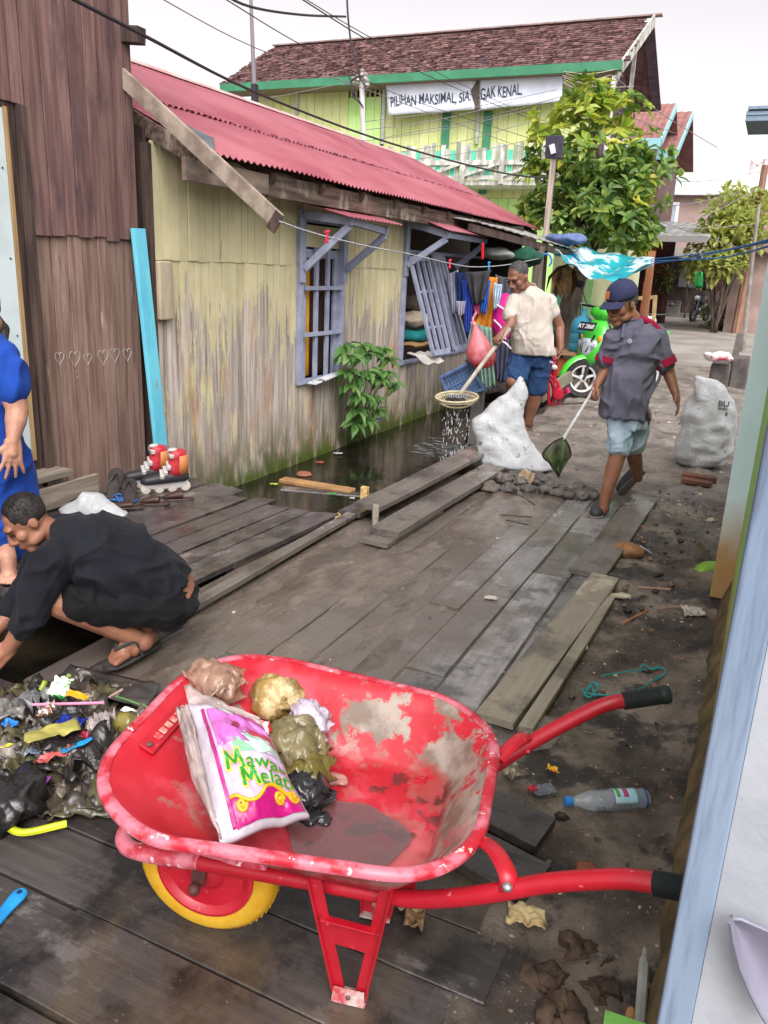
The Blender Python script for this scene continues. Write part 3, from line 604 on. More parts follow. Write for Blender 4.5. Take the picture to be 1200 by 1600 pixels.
# ---- green two-storey house at the end of the lane
M_lime = pm('lime_boards', sR(196, 206, 134), sR(212, 216, 156), 1.5, rough=.8, isl=.12, c3=sR(150, 160, 100), s3=6, sc3=(1, 1, .1), lo3=.55, hi3=.7)
M_lime2 = pm('lime_green_paint', sR(172, 216, 122), sR(192, 224, 144), 1.5, rough=.8, isl=.1)
M_teal = pm('green_fascia', sR(66, 132, 98), sR(56, 120, 88), 2, rough=.6)
M_oldwhite = pm('flaked_white_wood', sR(204, 204, 196), sR(150, 148, 138), 7, (1, 1, .3), rough=.8)
gh = thing('green_house', 'two storey lime green wooden house with dark shingle roof behind the red roof', 'house', (-10, 24, 0))
def fboards(m, x0, x1, z0, z1, y, wd=.3):
    x = x0
    while x < x1 - .01:
        b = min(x + wd, x1); dy = random.uniform(-.008, .008); m.span((x + .006, y + dy, z0), (b - .006, y + .05 + dy, z1)); x = b
vx0, vx1 = atY(545, 130, 24).x, atY(597, 130, 24).x; vz0, vz1 = atY(570, 152, 24).z, atY(570, 128, 24).z
m = MB(); fboards(m, -16, vx0, 3.7, 7.0, 24); fboards(m, vx0, vx1, vz1, 7.0, 24); fboards(m, vx1 + .1, -5.3, 3.7, 7.0, 24); m.build('wall', M_lime, gh, smooth=0)
m = MB(); fboards(m, vx0, vx1, 3.7, vz0, 24); fboards(m, -15.5, -5.3, 0, 3.69, 24.02); m.build('lower_wall', M_lime2, gh, smooth=0)
m = MB(); m.span((-16, 24.1, 0), (-5.32, 24.14, 7.0)); m.span((-5.36, 24.14, 0), (-5.3, 29.5, 7.0)); m.span((-16, 24.14, 0), (-15.9, 29.5, 7)); m.span((-16, 29.5, 0), (-5.3, 29.6, 7)); m.build('inner_wall', pm('purple_brown_boards', sR(96, 78, 88), sR(80, 64, 74), 4, rough=.9), gh, smooth=0)  # the boards themselves are dark purple-brown
v = MB().span((vx0, 24.09, vz0), (vx1, 24.095, vz1)).build('vent', pm('black_opening', sR(26, 22, 24), rough=.9), gh, smooth=0)
m = MB()
for k in range(7): x = vx0 + (vx1 - vx0) * (k + .5) / 7; m.span((x - .03, 24.03, vz0), (x + .03, 24.07, vz1))
m.build('vent_bars', M_lime, v, smooth=0)
EY = 23.2; ze = atY(345, 133, EY).z; xl = atY(345, 133, EY).x; xr = atY(972, 108, EY).x; RY = 26.6; zr = atY(720, 52, RY).z
sh = pm('wood_shingles', sR(92, 66, 66), sR(124, 94, 90), 3, rough=.9, isl=.6, c3=sR(150, 128, 122), s3=5, lo3=.62, hi3=.7)
m = MB(); rows = 20; slope = V((0, RY - EY, zr - ze)); nn = V((0, -(zr - ze), RY - EY)).normalized()
m.add([(xl, EY, ze - .03), (xr, EY, ze - .03), (xr - .2, RY, zr - .03), (xl - .2, RY, zr - .03)], [(0, 1, 2, 3)])
for r in range(rows):
    x = xl - .1 + random.uniform(0, .1)
    while x < xr:
        wd = random.uniform(.12, .24); t0 = (r - .02 + random.uniform(-.12, .1)) / rows; t1 = (r + 1.3) / rows
        A = V((x - .2 * t0, EY, ze)) + slope * t0; B = V((x - .2 * t0, EY, ze)) + slope * min(t1, 1.01); th = random.uniform(.03, .07)
        m.add([A + nn * th, A + V((wd, 0, 0)) + nn * (th + random.uniform(-.01, .02)), B + V((wd, 0, 0)) + nn * .01, B + nn * .01, A, A + V((wd, 0, 0))], [(0, 1, 2, 3), (4, 5, 1, 0)]); x += wd + .012
rfo = m.build('roof', sh, gh, smooth=0)
m = MB(); m.add([(xl, 30, ze), (xr, 30, ze), (xr - .2, RY, zr), (xl - .2, RY, zr)], [(0, 3, 2, 1)]); m.build('rear_roof', sh, rfo, smooth=0)
m = MB(); m.bar((xl - .2, RY, zr + .06), (xr + .3, RY, zr + .06), .25, .04); m.build('ridge_cap', pm('pale_ridge_board', sR(150, 128, 122), sR(120, 98, 94), 3), rfo, smooth=0)
MB().span((xl, EY - .06, ze - .2), (xr, EY - .01, ze + .02)).build('fascia', M_teal, gh, smooth=0)
m = MB(); m.span((xl + .2, EY, ze - .2), (xr - .1, 24, ze - .16)); m.build('soffit', pm('soffit_boards', sR(120, 110, 90), rough=.9), gh, smooth=0)
m = MB(); m.bar((xr, EY, ze - .1), (xr + .1, RY, zr - .05), .05, .3); m.build('bargeboard', M_oldwhite, gh, smooth=0)
m = MB(); m.bar((xr - .12, EY, ze - .12), (xr - .05, RY, zr - .1), .2, .03); m.bar((xr - .05, RY, zr - .1), (xr, 29.8, ze), .3, .04)
m.add([(-5.28, 23.6, 6.9), (-5.28, 29.5, 6.9), (-5.28, RY, zr - .2)], [(0, 1, 2)]); m.build('gable', pm('gable_boards', sR(104, 84, 92), sR(84, 66, 74), 4), gh, smooth=0)
q = atY(995, 60, 27.5); q2 = atY(958, 140, 23.3)
for a_, b_ in (((q.x, 27.5, 3), (q.x, 27.5, q.z)), ((q2.x, 23.3, 4), (q2.x, 23.3, 6.6)), ((-5.3, 23.9, 5.3), (-4.5, 23.3, 6.7))): MB().bar(a_, b_, .11, .11).build('post', M_oldwhite, gh, smooth=0)
for px, py0, py1 in ((464, 137, 178), (601, 127, 225), (749, 165, 225)): q = atY(px, py0, 23.93); MB().span((q.x - .05, 23.9, atY(px, py1, 23.93).z), (q.x + .05, 23.96, q.z)).build('post', pm('pale_post', sR(188, 192, 178), sR(160, 164, 150), 4), gh, smooth=0)
m = MB()
for px in (697, 762): q = atY(px, 190, 23.95); m.span((q.x - .12, 23.93, 3.8), (q.x + .12, 23.97, 6))
m.build('shutter_strip', M_teal, gh, smooth=0)
# balcony
BY = 22.7; bl, br_ = atY(612, 250, BY).x, -5.0; zf = atY(700, 282, BY).z; zt = atY(700, 228, BY).z
m = MB(); m.span((bl, BY, zf - .12), (br_, 24, zf)); bal = m.build('balcony', M_oldwhite, gh, smooth=0)
m = MB(); x = bl; k = 0
while x < br_ - .12:
    ht = zt - .1 + .18 * abs(sin(k * .55)) + random.uniform(-.05, .05)
    if k % 7 in (2, 5): pass
    elif random.random() > .12: m.span((x, BY + .01, zf + .08), (x + .13, BY + .035, ht))
    x += .15; k += 1
m.build('balusters', pm('grey_white_picket', sR(196, 200, 186), sR(140, 146, 130), 5, (1, 1, .3), rough=.9, isl=.3), bal, smooth=0)
x = bl; k = 0
while x < br_ - .12:
    if k % 7 in (2, 5): MB().span((x, BY + .012, zf + .08), (x + .13, BY + .04, zt - .12)).build('teal_picket', pm('teal_picket', sR(70, 184, 158), sR(90, 190, 160), 3), bal, smooth=0)
    x += .15; k += 1
m = MB(); m.span((bl, BY - .05, zf + .02), (br_, BY, zf + .12)); m.span((bl, BY - .05, zt - .5), (br_, BY, zt - .38))
n_ = 5
for k in range(n_): xa = bl + (br_ - bl) * k / n_; xb = bl + (br_ - bl) * (k + 1) / n_; m.bar((xa, BY - .09, zf + .1), (xb, BY - .09, zt - .45) if k % 2 else (xb, BY - .09, zt - .45), .07, .07, up=(0, 1, 0)); m.span((xa - .06, BY - .14, zf - .1), (xa + .06, BY - .02, zt))
m.build('rail', M_oldwhite, bal, smooth=0)
# banner
M_ban = pm('banner_white', sR(232, 238, 248), sR(218, 226, 240), 2, rough=.7); M_bantx = pm('banner_ink', sR(70, 72, 84), rough=.8); M_banblue = pm('banner_strip', sR(84, 88, 120), sR(120, 122, 150), 20, rough=.8)
BNY = 23.5
def banner(px, label, txt, tw, th, tcy, tsl):
    c = [atY(x, y, BNY) for x, y in px]
    t = thing('banner', label, 'banner', (c[3].x, BNY, c[3].z))
    f = lambda u, v, d=0: c[0].lerp(c[1], u).lerp(c[3].lerp(c[2], u), v) + V((0, -d + .05 * sin(u * 9 + v * 2) * v * .6, 0))
    m = MB(); m.sheet([[f(j / 24, i / 8) for j in range(25)] for i in range(9)], .008); m.build('cloth', M_ban, t, smooth=180)
    m = MB(); m.sheet([[f(j / 24, -.0 + .11 * i / 2, .012) for j in range(25)] for i in range(3)], .004); m.build('printed_strip', M_banblue, t, smooth=180)
    vs, fs = text_mesh(txt, 1, .018); x0 = min(p.x for p in vs); x1 = max(p.x for p in vs); y0 = min(p.y for p in vs); y1 = max(p.y for p in vs)
    u0, u1 = tw; m = MB(); m.add([f(u0 + (u1 - u0) * (p.x - x0) / (x1 - x0), tcy - th * ((p.y - y0) / (y1 - y0) - .5) + .03 * sin(p.x * 2.2), .016) for p in vs], fs); m.build('lettering', M_bantx, t, smooth=0)
    m = MB()
    for a in (c[0], c[1]): m.tube([a, a + V((.05, .15, .5))], .012, 5)
    m.build('tie', M_bantx, t)
banner([(603, 126), (746, 120), (742, 171), (606, 180)], 'white banner panel reading PILIHAN MAKSIMAL hung under the green eave', 'PILIHAN MAKSIMAL, SIA.', (.04, .95), .36, .62, 0)
banner([(749, 120), (880, 113), (878, 158), (748, 172)], 'white banner panel reading GAK KENAL hung to the right of the torn gap', 'GAK KENAL.', (.02, .53), .36, .5, 0)
m = MB(); c = [atY(x, y, 23.45) for x, y in ((735, 142), (748, 122), (749, 168), (744, 171))]; m.prism(c, (0, .03, 0)); tag(m.build('torn_flap', plain('flap_brown', 86, 80, 66), smooth=0), 'dark torn flap hanging in the gap between the two banner panels', 'flap')

# ---- other buildings behind
def gable_block(name, label, x0, x1, y0, y1, ze_, zr_, wallm, roofm, over=.5, trim=None, ridge_along='x', extra=None):
    t = thing(name, label, 'house', ((x0 + x1) / 2, (y0 + y1) / 2, 0))
    m = MB(); m.span((x0, y0, 0), (x1, y1, ze_)); m.build('wall', wallm, t, smooth=0)
    ym = (y0 + y1) / 2; m = MB()
    A = [V((x0 - over, y0 - over, ze_ - .1)), V((x1 + over, y0 - over, ze_ - .1)), V((x1 + over, ym, zr_)), V((x0 - over, ym, zr_))]
    m.sheet([[A[0].lerp(A[1], j / 40) + V((0, 0, .03 * (j % 2))) for j in range(41)], [A[3].lerp(A[2], j / 40) + V((0, 0, .03 * (j % 2))) for j in range(41)]], .05)
    B = [V((x0 - over, y1 + over, ze_ - .1)), V((x1 + over, y1 + over, ze_ - .1))]; m.sheet([[A[3], A[2]], [B[0], B[1]]], .05)
    m.build('roof', roofm, t, smooth=0)
    if trim: m = MB(); m.span((x0 - over, y0 - over - .08, ze_ - .42), (x1 + over, y0 - over - .01, ze_ - .08)); m.bar((x1 + over, y0 - over, ze_ - .2), (x1 + over, ym, zr_ - .1), .06, .25); m.build('fascia', trim, t, smooth=0)
    return t
M_rr = pm('rust_roof', sR(126, 84, 80), sR(144, 102, 96), 3, rough=.6); M_pk = pm('pink_wall', sR(166, 144, 137), sR(152, 130, 123), .6, rough=.85); M_aqua = pm('aqua_trim', sR(140, 190, 194), rough=.6)
a = atY(1000, 240, 34); b = atY(1062, 242, 34); c_ = atY(1040, 162, 36.5); gable_block('brown_house', 'upper house with rust red roof and aqua fascia above the tree', a.x - 4, b.x - .7, 34.6, 40, a.z + .2, atY(1070, 176, 37.3).z, pm('dark_boards', sR(110, 84, 80), sR(92, 70, 68), 4), M_rr, .6, M_aqua)
a = atY(1000, 212, 31); b = atY(1034, 210, 31); gable_block('brown_house', 'smaller rust roofed gable just in front of the rust red roofed house', a.x - 3, b.x - .5, 31.6, 36, a.z, atY(1038, 164, 33.8).z, pm('dark_boards', sR(110, 84, 80)), M_rr, .5, M_aqua)
a = atY(1035, 303, 46); b = atY(1180, 303, 46)
t = thing('pink_house', 'pink plastered house with white roof behind the yellow green tree', 'house', (a.x, 47, 0))
MB().span((a.x - 3, 46, 0), (b.x + 2, 54, a.z)).build('wall', M_pk, t, smooth=0)
zt = atY(1100, 275, 50).z; m = MB(); m.sheet([[V((a.x - 4, 45.5, a.z - .05)), V((b.x + 3, 45.5, a.z - .05))], [V((a.x - 4, 50, zt)), V((b.x + 3, 50, zt))]], .08); m.sheet([[V((a.x - 4, 50, zt)), V((b.x + 3, 50, zt))], [V((a.x - 4, 54.5, a.z)), V((b.x + 3, 54.5, a.z))]], .08)
m.build('roof', pm('white_tin', sR(226, 228, 232), sR(205, 210, 216), 2, rough=.5), t, smooth=0)
c = [atY(x, y, 45.9) for x, y in ((1038, 316), (1062, 316), (1058, 350), (1034, 350))]; m = MB(); m.span((c[3].x, 45.9, c[3].z), (c[1].x, 46, c[1].z)); wf = m.build('window', pm('white_frame', sR(230, 232, 238), rough=.5), t, smooth=0)
m = MB(); m.span((c[3].x + .12, 45.86, c[3].z + .12), (c[1].x - .12, 45.9, c[1].z - .12)); m.build('pane', pm('grey_curtain_pane', sR(170, 176, 184), sR(150, 156, 164), 8, rough=.3), wf, smooth=0)
a = atY(1150, 350, 30); gable_block('brown_house', 'weathered red brown wooden house at the right edge behind the leaning pole', a.x + .1, 3.5, 30.5, 36, 2.7, 4.0, pm('redbrown_wall', sR(156, 134, 124), sR(136, 116, 108), 2), pm('redbrown_roof', sR(142, 112, 104), sR(124, 96, 90), 2, rough=.8), .4)
# open carport with tin roof
t = thing('carport', 'open shed with grey tin roof on orange posts across the road', 'shed', (-5, 31, 0))
a, b = atY(880, 372, 27), atY(1105, 388, 27); c2 = atY(700, 352, 30); m = MB()
m.sheet([[V((a.x - 4, 26.5, 2.95)).lerp(V((b.x, 26.5, 2.75)), j / 60) + V((0, 0, .02 * (j % 2))) for j in range(61)], [V((a.x - 4, 33, 3.9)).lerp(V((b.x - .2, 33, 3.6)), j / 60) + V((0, 0, .02 * (j % 2))) for j in range(61)]], .03)
m.build('roof', pm('grey_tin_roof', sR(150, 152, 150), sR(116, 116, 112), 2, rough=.5), t, smooth=0)
m = MB(); m.span((a.x - 4, 26.42, 2.72), (b.x, 26.48, 2.9)); m.build('fascia', pm('dull_board', sR(120, 118, 114), rough=.8), t, smooth=0)
q = G(1015, 497)
for dx, dy, w_ in ((0, 31.3, .22), (.5, 32.2, .16)): MB().bar((q.x + dx, dy, 0), (q.x + dx, dy, 3.4), w_, w_).build('post', pm('orange_post', sR(186, 116, 62), sR(160, 96, 54), 3), t, smooth=0)
m = MB(); m.span((a.x - 4, 33.2, 0), (b.x - 1.6, 33.3, 3.3)); m.build('rear_wall', pm('dark_red_boards', sR(120, 66, 56), sR(70, 50, 46), 2), t, smooth=0)  # boards vary between red and dark brown
# second lean-to, deeper, with thin poles
t = thing('lean_to', 'low dark lean-to with thin crooked poles where the motorcycle is parked', 'shed', (-2.8, 41, 0))
m = MB(); a = atY(1035, 400, 38); b = atY(1140, 412, 38); m.sheet([[V((a.x - 1.5, 38, a.z + .2)), V((b.x, 38, b.z))], [V((a.x - 1.5, 45, a.z + .7)), V((b.x, 45, b.z + .6))]], .06); m.build('roof', pm('dull_tin', sR(140, 136, 128), sR(104, 100, 94), 2), t, smooth=0)
m = MB(); m.span((a.x - 3, 45.2, 0), (b.x + 2, 45.3, 3)); m.build('rear_wall', pm('murky_wall', sR(92, 78, 72), sR(60, 54, 50), 2), t, smooth=0)
for px in (1108, 1122, 1133): q0 = G(px - 8, 500, 0); q0 = q0 * (38.2 / q0.y); q1 = atY(px, 412, 38.2); MB().tube([(q0.x, 38.2, 0), (q1.x, 38.2, q1.z)], .05, 6).build('post', pm('pole_wood', sR(150, 138, 124), sR(120, 108, 96), 4), t)
m = MB()
for k in range(5): m.span((-5.0, 40 + .3 * k, .0), (-3.9, 40.3 + .3 * k, .14 * (k + 1)))
tag(m.build('steps', pm('grey_steps', sR(150, 146, 140), sR(120, 116, 110), 3), smooth=0), 'pale grey steps under the lean-to to the left of the motorcycle', 'steps')
m = MB().span((-4.5, 44.9, 1.3), (-3.4, 45.1, 2.2)); tag(m.build('board_panel', pm('grey_panel', sR(150, 152, 150), rough=.7), smooth=0, bevel=.03), 'grey square board on the rear wall of the lean-to', 'board')
# blue house whose wall starts right beside the camera
M_blue = pm('pale_blue_paint', sR(128, 144, 162), sR(118, 136, 158), 3, (1, 1, .2), rough=.55, c3=sR(86, 98, 118), s3=20, sc3=(1, 1, .08), lo3=.5, hi3=.72, bump=.4, bscale=30)
M_white = pm('whitewash', sR(164, 168, 172), sR(150, 154, 160), 4, rough=.7, bump=.4, bscale=30, c3=sR(150, 148, 146), s3=40, lo3=.7, hi3=.74)
n = NT('green_wall_paint'); z = n.sep()[2]; c = n.mix(n.ramp(n.noise(3), .3, .7), sR(142, 196, 92), sR(160, 204, 110)); st = n.math('ADD', z, n.math('MULTIPLY', n.noise(5, detail=8), -.4)); c = n.mix(n.ramp(st, .45, .1), c, sR(176, 160, 96)); c = n.mix(n.ramp(n.math('ADD', z, n.math('MULTIPLY', n.noise(9, detail=8), -.3)), .12, -.05), c, sR(118, 92, 48)); n.set('Base Color', c); n.set('Roughness', .6); M_green = n.m
n = NT('pilaster_paint'); z = n.sep()[2]; c = n.mix(n.ramp(n.noise(3), .3, .7), sR(214, 232, 240), sR(204, 224, 234)); st = n.math('ADD', z, n.math('MULTIPLY', n.noise(4, (1, 1, .5), 8), -.5)); c = n.mix(n.ramp(st, .42, .0), c, sR(176, 140, 88)); n.set('Base Color', c); n.set('Roughness', .6); M_pil = n.m
bh = thing('blue_house', 'pale blue and green plastered house wall along the right edge', 'house', (.6, 3, 0))
m = MB(); m.span((.0696, 1.13, -.12), (1.6, 1.3, 2.42)); m.build('white_wall', M_white, bh, smooth=0)
m = MB(); m.span((.0197, 1.12, -.12), (.0686, 1.2, 2.42)); m.build('corner_band', M_blue, bh, smooth=0, bevel=.004)
m = MB(); m.span((.045, 1.31, .0), (1.6, 6.5, 2.42)); m.build('green_wall', M_green, bh, smooth=0)
m = MB(); m.span((.1, 1.31, 2.425), (4, 6.6, 2.5)); m.build('roof', M_blue, bh, smooth=0)
m = MB(); m.span((1.6, 1.13, 0), (4, 1.3, 2.42)); m.span((3.9, 1.31, 0), (4, 6.5, 2.42)); m.build('side_wall', M_white, bh, smooth=0)
m = MB(); m.span((-.05, 4.3, .06), (.07, 4.55, 2.38)); m.build('pilaster', M_pil, bh, smooth=0, bevel=.006)
m = MB()
g = []
for j in range(60):
    y = 1.31 + 5.04 * j / 59; g.append([V((.2, y, .16)), V((.04 + .02 * noise.noise(V((y * 3, 0, 0))), y, .16 + .05 * noise.noise(V((y * 4, 2, 0))))), V((.01 + .03 * noise.noise(V((y * 5, 4, 0))), y, .08)), V((-.012 + .035 * noise.noise(V((y * 5, 9, 0))), y, -.03)), V((.2, y, -.05))])
m.loft(g); m.build('footing', pm('mossy_footing', sR(122, 102, 66), sR(78, 68, 46), 7, rough=.85, bump=.6, bscale=20, c3=sR(90, 104, 34), s3=5, lo3=.55, hi3=.65), bh, smooth=60)
a = atY(1168, 166, 4.5); m = MB(); m.span((a.x, 4.5, a.z - .065), (.9, 4.9, a.z - .02)); m.span((a.x + .005, 4.49, a.z - .016), (.9, 4.9, a.z + .0)); m.span((a.x + .003, 4.495, a.z - .04), (.9, 4.5, a.z - .034)); m.build('eave', M_blue, bh, smooth=0, bevel=.006)
# ================================================================ TREES AND PLANTS
def leafmat(name, c0, c1, c2, tr=.35):
    n = NT(name); i = n.island(); c = n.mix(n.ramp(i, .0, .6), c0, c1); c = n.mix(n.ramp(i, .7, 1.0), c, c2)
    n.set('Base Color', c); n.set('Roughness', .42); n.set('Specular IOR Level', .45)
    t = n.n('ShaderNodeBsdfTranslucent'); n.l(c, t.inputs[0]); ms = n.n('ShaderNodeMixShader'); ms.inputs[0].default_value = tr
    n.l(n.p.outputs[0], ms.inputs[1]); n.l(t.outputs[0], ms.inputs[2]); n.l(ms.outputs[0], n.t.nodes['Material Output'].inputs[0]); return n.m
def leaf(m, p, d, up, L, W, fold=.25, droop=.15):
    d = d.normalized(); s = d.cross(up)
    if s.length < 1e-3: s = d.cross(V((1, 0, 0)))
    s.normalize(); u = s.cross(d)
    pt = [p, p + d * L * .3 - s * W * .42 + u * fold * W, p + d * L * .3 + s * W * .42 + u * fold * W, p + d * L * .68 - s * W * .45 + u * (fold * W - droop * L * .3), p + d * L * .68 + s * W * .45 + u * (fold * W - droop * L * .3), p + d * L - u * droop * L, p + d * L * .35, p + d * L * .68 - u * droop * L * .35]
    m.add(pt, [(0, 6, 1), (0, 2, 6), (1, 6, 7, 3), (6, 2, 4, 7), (3, 7, 5), (7, 4, 5)])
rnd = random.Random(5)
def rv(): 
    while 1:
        v = V((rnd.uniform(-1, 1), rnd.uniform(-1, 1), rnd.uniform(-1, 1)))
        if .05 < v.length < 1: return v.normalized()
def rosette(m, p, d, n, L, W):
    for k in range(n):
        a = 2 * pi * k / n * 2.4 + rnd.uniform(-.4, .4); x, y = frame(d); q = (x * cos(a) + y * sin(a)) * rnd.uniform(.7, 1.2) + d * rnd.uniform(.1, .9) + V((0, 0, -.15))
        leaf(m, p + rv() * L * .15, q, d + V((0, 0, .4)), L * rnd.uniform(.55, 1.25), W * rnd.uniform(.6, 1.15))
TP = Plane((-3.0, 13.8, 0))
t = thing('broadleaf_tree', 'big leaved green tree growing in front of the green house', 'tree', (-3.3, 14.0, 0))
pxm = 1254 / 13.3
blobs = [(912, 185, 44, 0), (915, 152, 24, 0), (938, 158, 30, .3), (972, 178, 34, .2), (872, 248, 42, 0), (925, 245, 52, -.3), (985, 250, 42, 0), (1018, 252, 27, .1), (1000, 285, 50, -.3), (945, 310, 58, -.4), (890, 305, 44, 0), (985, 330, 36, -.2), (905, 360, 40, -.2), (960, 355, 46, -.4), (850, 325, 32, .1), (830, 335, 22, .2), (1005, 370, 22, -.3), (985, 385, 20, -.4), (850, 205, 26, .1), (835, 270, 26, .2)]
mg = MB(); my = MB(); cen = []
for px, py, r, d in blobs:
    c = TP(px, py, d); R_ = r / pxm; cen.append((c, R_)); nr = int(21 * (r / 42) ** 1.8) + 5
    for k in range(nr):
        v = rv(); v.z = v.z * .95 + .12; rr = R_ * rnd.uniform(.45, 1.05); p = c + V((v.x, v.y, v.z)) * rr
        m_ = my if (p.z > 3.7 and rnd.random() < .6) or rnd.random() < .16 else mg
        rosette(m_, p, (v + V((0, 0, .55))).normalized(), rnd.randint(6, 9), .21, .1)
cr = mg.build('crown', leafmat('tree_leaves', sR(78, 114, 54), sR(122, 152, 70), sR(164, 180, 88), .45), t, smooth=0)
my.build('lit_young_leaves', leafmat('lit_young_tree_leaves', sR(132, 162, 56), sR(170, 186, 70), sR(204, 196, 86), .5), t, smooth=0)  # yellow young growth; the crown's lit top is also painted with it
M_bark = pm('bark', sR(92, 80, 70), sR(60, 52, 46), 8, (1, 1, .4), rough=.9, bump=.5)
m = MB(); base = TP(872, 600, .1); base.z = -.05; trunk = curve_pts([base, TP(885, 500, .1), TP(905, 430, .1), TP(925, 380), TP(935, 310), TP(925, 230)]); m.tube(trunk, [.2 - .15 * i / (len(trunk) - 1) for i in range(len(trunk))], 10)
for c, R_ in cen:
    j = min(len(trunk) - 2, max(10, int(len(trunk) * .45 + rnd.randint(0, 9)))); a = trunk[j]; m.tube(curve_pts([a, a.lerp(c, .5) + rv() * .15, c], 4), [.05, .045, .04, .035, .03, .025, .02, .015, .01], 6)
m.build('trunk', M_bark, t, smooth=180)
# finer yellow-green tree further back, and shrubs
def fine_tree(name, label, blobs, Y, leafm, L, W, dens, trunkpx=None, cat='tree', group=None):
    b = [(atY(x, y, Y + d), r / (1254 / (Y * .99))) for x, y, r, d in blobs]; base = V((sum(c.x for c, _ in b) / len(b), Y, 0))
    t = thing(name, label, cat, base, group); m = MB(); wd = MB()
    for c, R_ in b:
        for k in range(int(dens * R_ * R_)):
            v = rv(); p = c + v * R_ * rnd.uniform(.3, 1.08)
            for q in range(4): leaf(m, p + rv() * L * .8, (v + rv() * .8), V((0, 0, 1)), L * rnd.uniform(.6, 1.2), W, .15)
        wd.tube(curve_pts([base + V((rnd.uniform(-.1, .1), 0, 0)), base.lerp(c, .55) + rv() * .1, c], 4), [.1 * R_ * (1 - .09 * i) + .006 for i in range(9)], 5)
    m.build('crown', leafm, t, smooth=0); wd.build('trunk', M_bark, t, smooth=180); return t
M_lf2 = leafmat('yellowgreen_leaves', sR(146, 164, 82), sR(180, 188, 100), sR(208, 204, 124), .55)
fine_tree('leafy_tree', 'airy yellow green tree standing in front of the pink house', [(1130, 330, 24, 0), (1160, 318, 26, .5), (1185, 320, 22, .5), (1110, 375, 24, 0), (1150, 370, 30, 0), (1130, 410, 22, -.5), (1180, 360, 20, 0), (1115, 345, 16, 0), (1100, 400, 18, 0), (1165, 345, 22, 0)], 29.5, M_lf2, .3, .14, 150)
fine_tree('shrub', 'drooping lime green bush hanging under the yellow green tree', [(1128, 425, 16, 0), (1150, 440, 12, 0), (1142, 410, 14, 0)], 31, M_lf2, .24, .12, 190, cat='bush')
M_lf3 = leafmat('garden_leaves', sR(96, 124, 52), sR(130, 148, 76), sR(170, 176, 104), .35)
fine_tree('shrub', 'broad green weeds at the road edge beside the shed poles', [(1112, 495, 12, 0), (1140, 492, 14, 0), (1165, 490, 14, 0)], 31.8, M_lf3, .3, .12, 220, cat='bush')
fine_tree('shrub', 'taller green plants behind the road weeds by the leaning pole', [(1145, 475, 12, 0), (1160, 468, 12, 0)], 34, M_lf3, .3, .12, 220, cat='bush')
t = fine_tree('potted_plant', 'yellowish leafy plant in a pot behind the parked motorcycle', [(1078, 420, 10, 0), (1085, 435, 9, 0)], 39, M_lf2, .22, .1, 300, cat='plant')
fine_tree('potted_plant', 'small light green plant beside the orange shed post', [(1038, 432, 9, 0), (1040, 445, 7, 0)], 33, M_lf3, .2, .1, 300, cat='plant')
# papaya-like seedling on the yellow wall
t = thing('weed_plant', 'leafy green plant growing out of the foot of the yellow wall', 'plant', atX(548, 690, -3.98)); M_weed = leafmat('weed_leaves', sR(70, 112, 54), sR(104, 146, 76), sR(140, 176, 104), .4)
m = MB(); st = MB(); b0 = atX(548, 690, -4.0)
for px, py, X in ((545, 555, -3.85), (575, 550, -3.8), (600, 580, -3.75), (612, 600, -3.72), (560, 590, -3.85), (545, 600, -3.9), (580, 620, -3.8), (555, 640, -3.88), (590, 590, -3.78), (570, 655, -3.85), (605, 560, -3.8), (538, 540, -3.92), (565, 540, -3.85), (552, 660, -3.9), (588, 640, -3.84), (598, 545, -3.82), (575, 580, -3.78), (560, 615, -3.84), (540, 580, -3.9)):
    c = atX(px, py, X); st.tube(curve_pts([b0, b0.lerp(c, .6) + V((.06, 0, .06)), c], 4), [.008 - .0007 * i for i in range(9)], 5)
    for k in range(9):
        a = 2 * pi * k / 9 + rnd.uniform(-.3, .3); d = V((cos(a) * .7 + .45, sin(a), rnd.uniform(-.5, .15))); leaf(m, c, d, V((.5, 0, 1)), rnd.uniform(.15, .24), .075, .2, .35)
m.build('leaves', M_weed, t, smooth=0); st.build('stem', pm('green_stem', sR(110, 120, 70)), t, smooth=180)
# ================================================================ POLES, CABLES
M_cable = pm('black_cable', sR(48, 42, 48), rough=.7); M_cable2 = pm('grey_cable', sR(122, 116, 120), rough=.7)
def cable(label, pts, r, mat=M_cable, name='power_cable', group=None, cat='cable'):
    P_ = [atY(x, y, Y) for x, y, Y in pts]; m = MB(); m.tube(curve_pts(P_, 6), r, 5); return tag(m.build(name, mat, smooth=180), label, cat, group)
cable('thick black overhead cable crossing from the brown wall to the solar lamp post', [(60, -30, 3.4), (215, 50, 4.4), (390, 140, 6.5), (560, 207, 8.6), (690, 247, 10.4), (790, 271, 11.8), (858, 279, 12.5)], .012)
cable('twisted black service cable arriving from the left to the vertical drop', [(330, -20, 7), (390, 10, 8), (470, 23, 9.3), (540, 26, 10.8)], .014)
cable('twisted black cable dropping from above the frame onto the white mast', [(541, -25, 10.9), (544, 30, 10.85), (550, 75, 10.8), (562, 118, 10.8)], .014)
gl = 'thin dark overhead wire crossing the white sky and the shingle roof'
for pts in ([(220, -20, 6), (400, 75, 8), (600, 150, 11), (760, 210, 15), (860, 246, 20)], [(330, -15, 6), (480, 75, 9), (640, 155, 13), (840, 220, 21)], [(450, -15, 7), (570, 60, 10), (690, 128, 15), (900, 215, 24)], [(430, -30, 8), (600, 70, 11), (760, 150, 18), (900, 210, 24)]):
    cable(gl, pts, .0055 if pts[0][0] != 450 else .007, M_cable2 if pts[0][0] in (220,) else M_cable, group='thin overhead wires')
gl = 'thin grey wire fanning out in front of the green house wall'
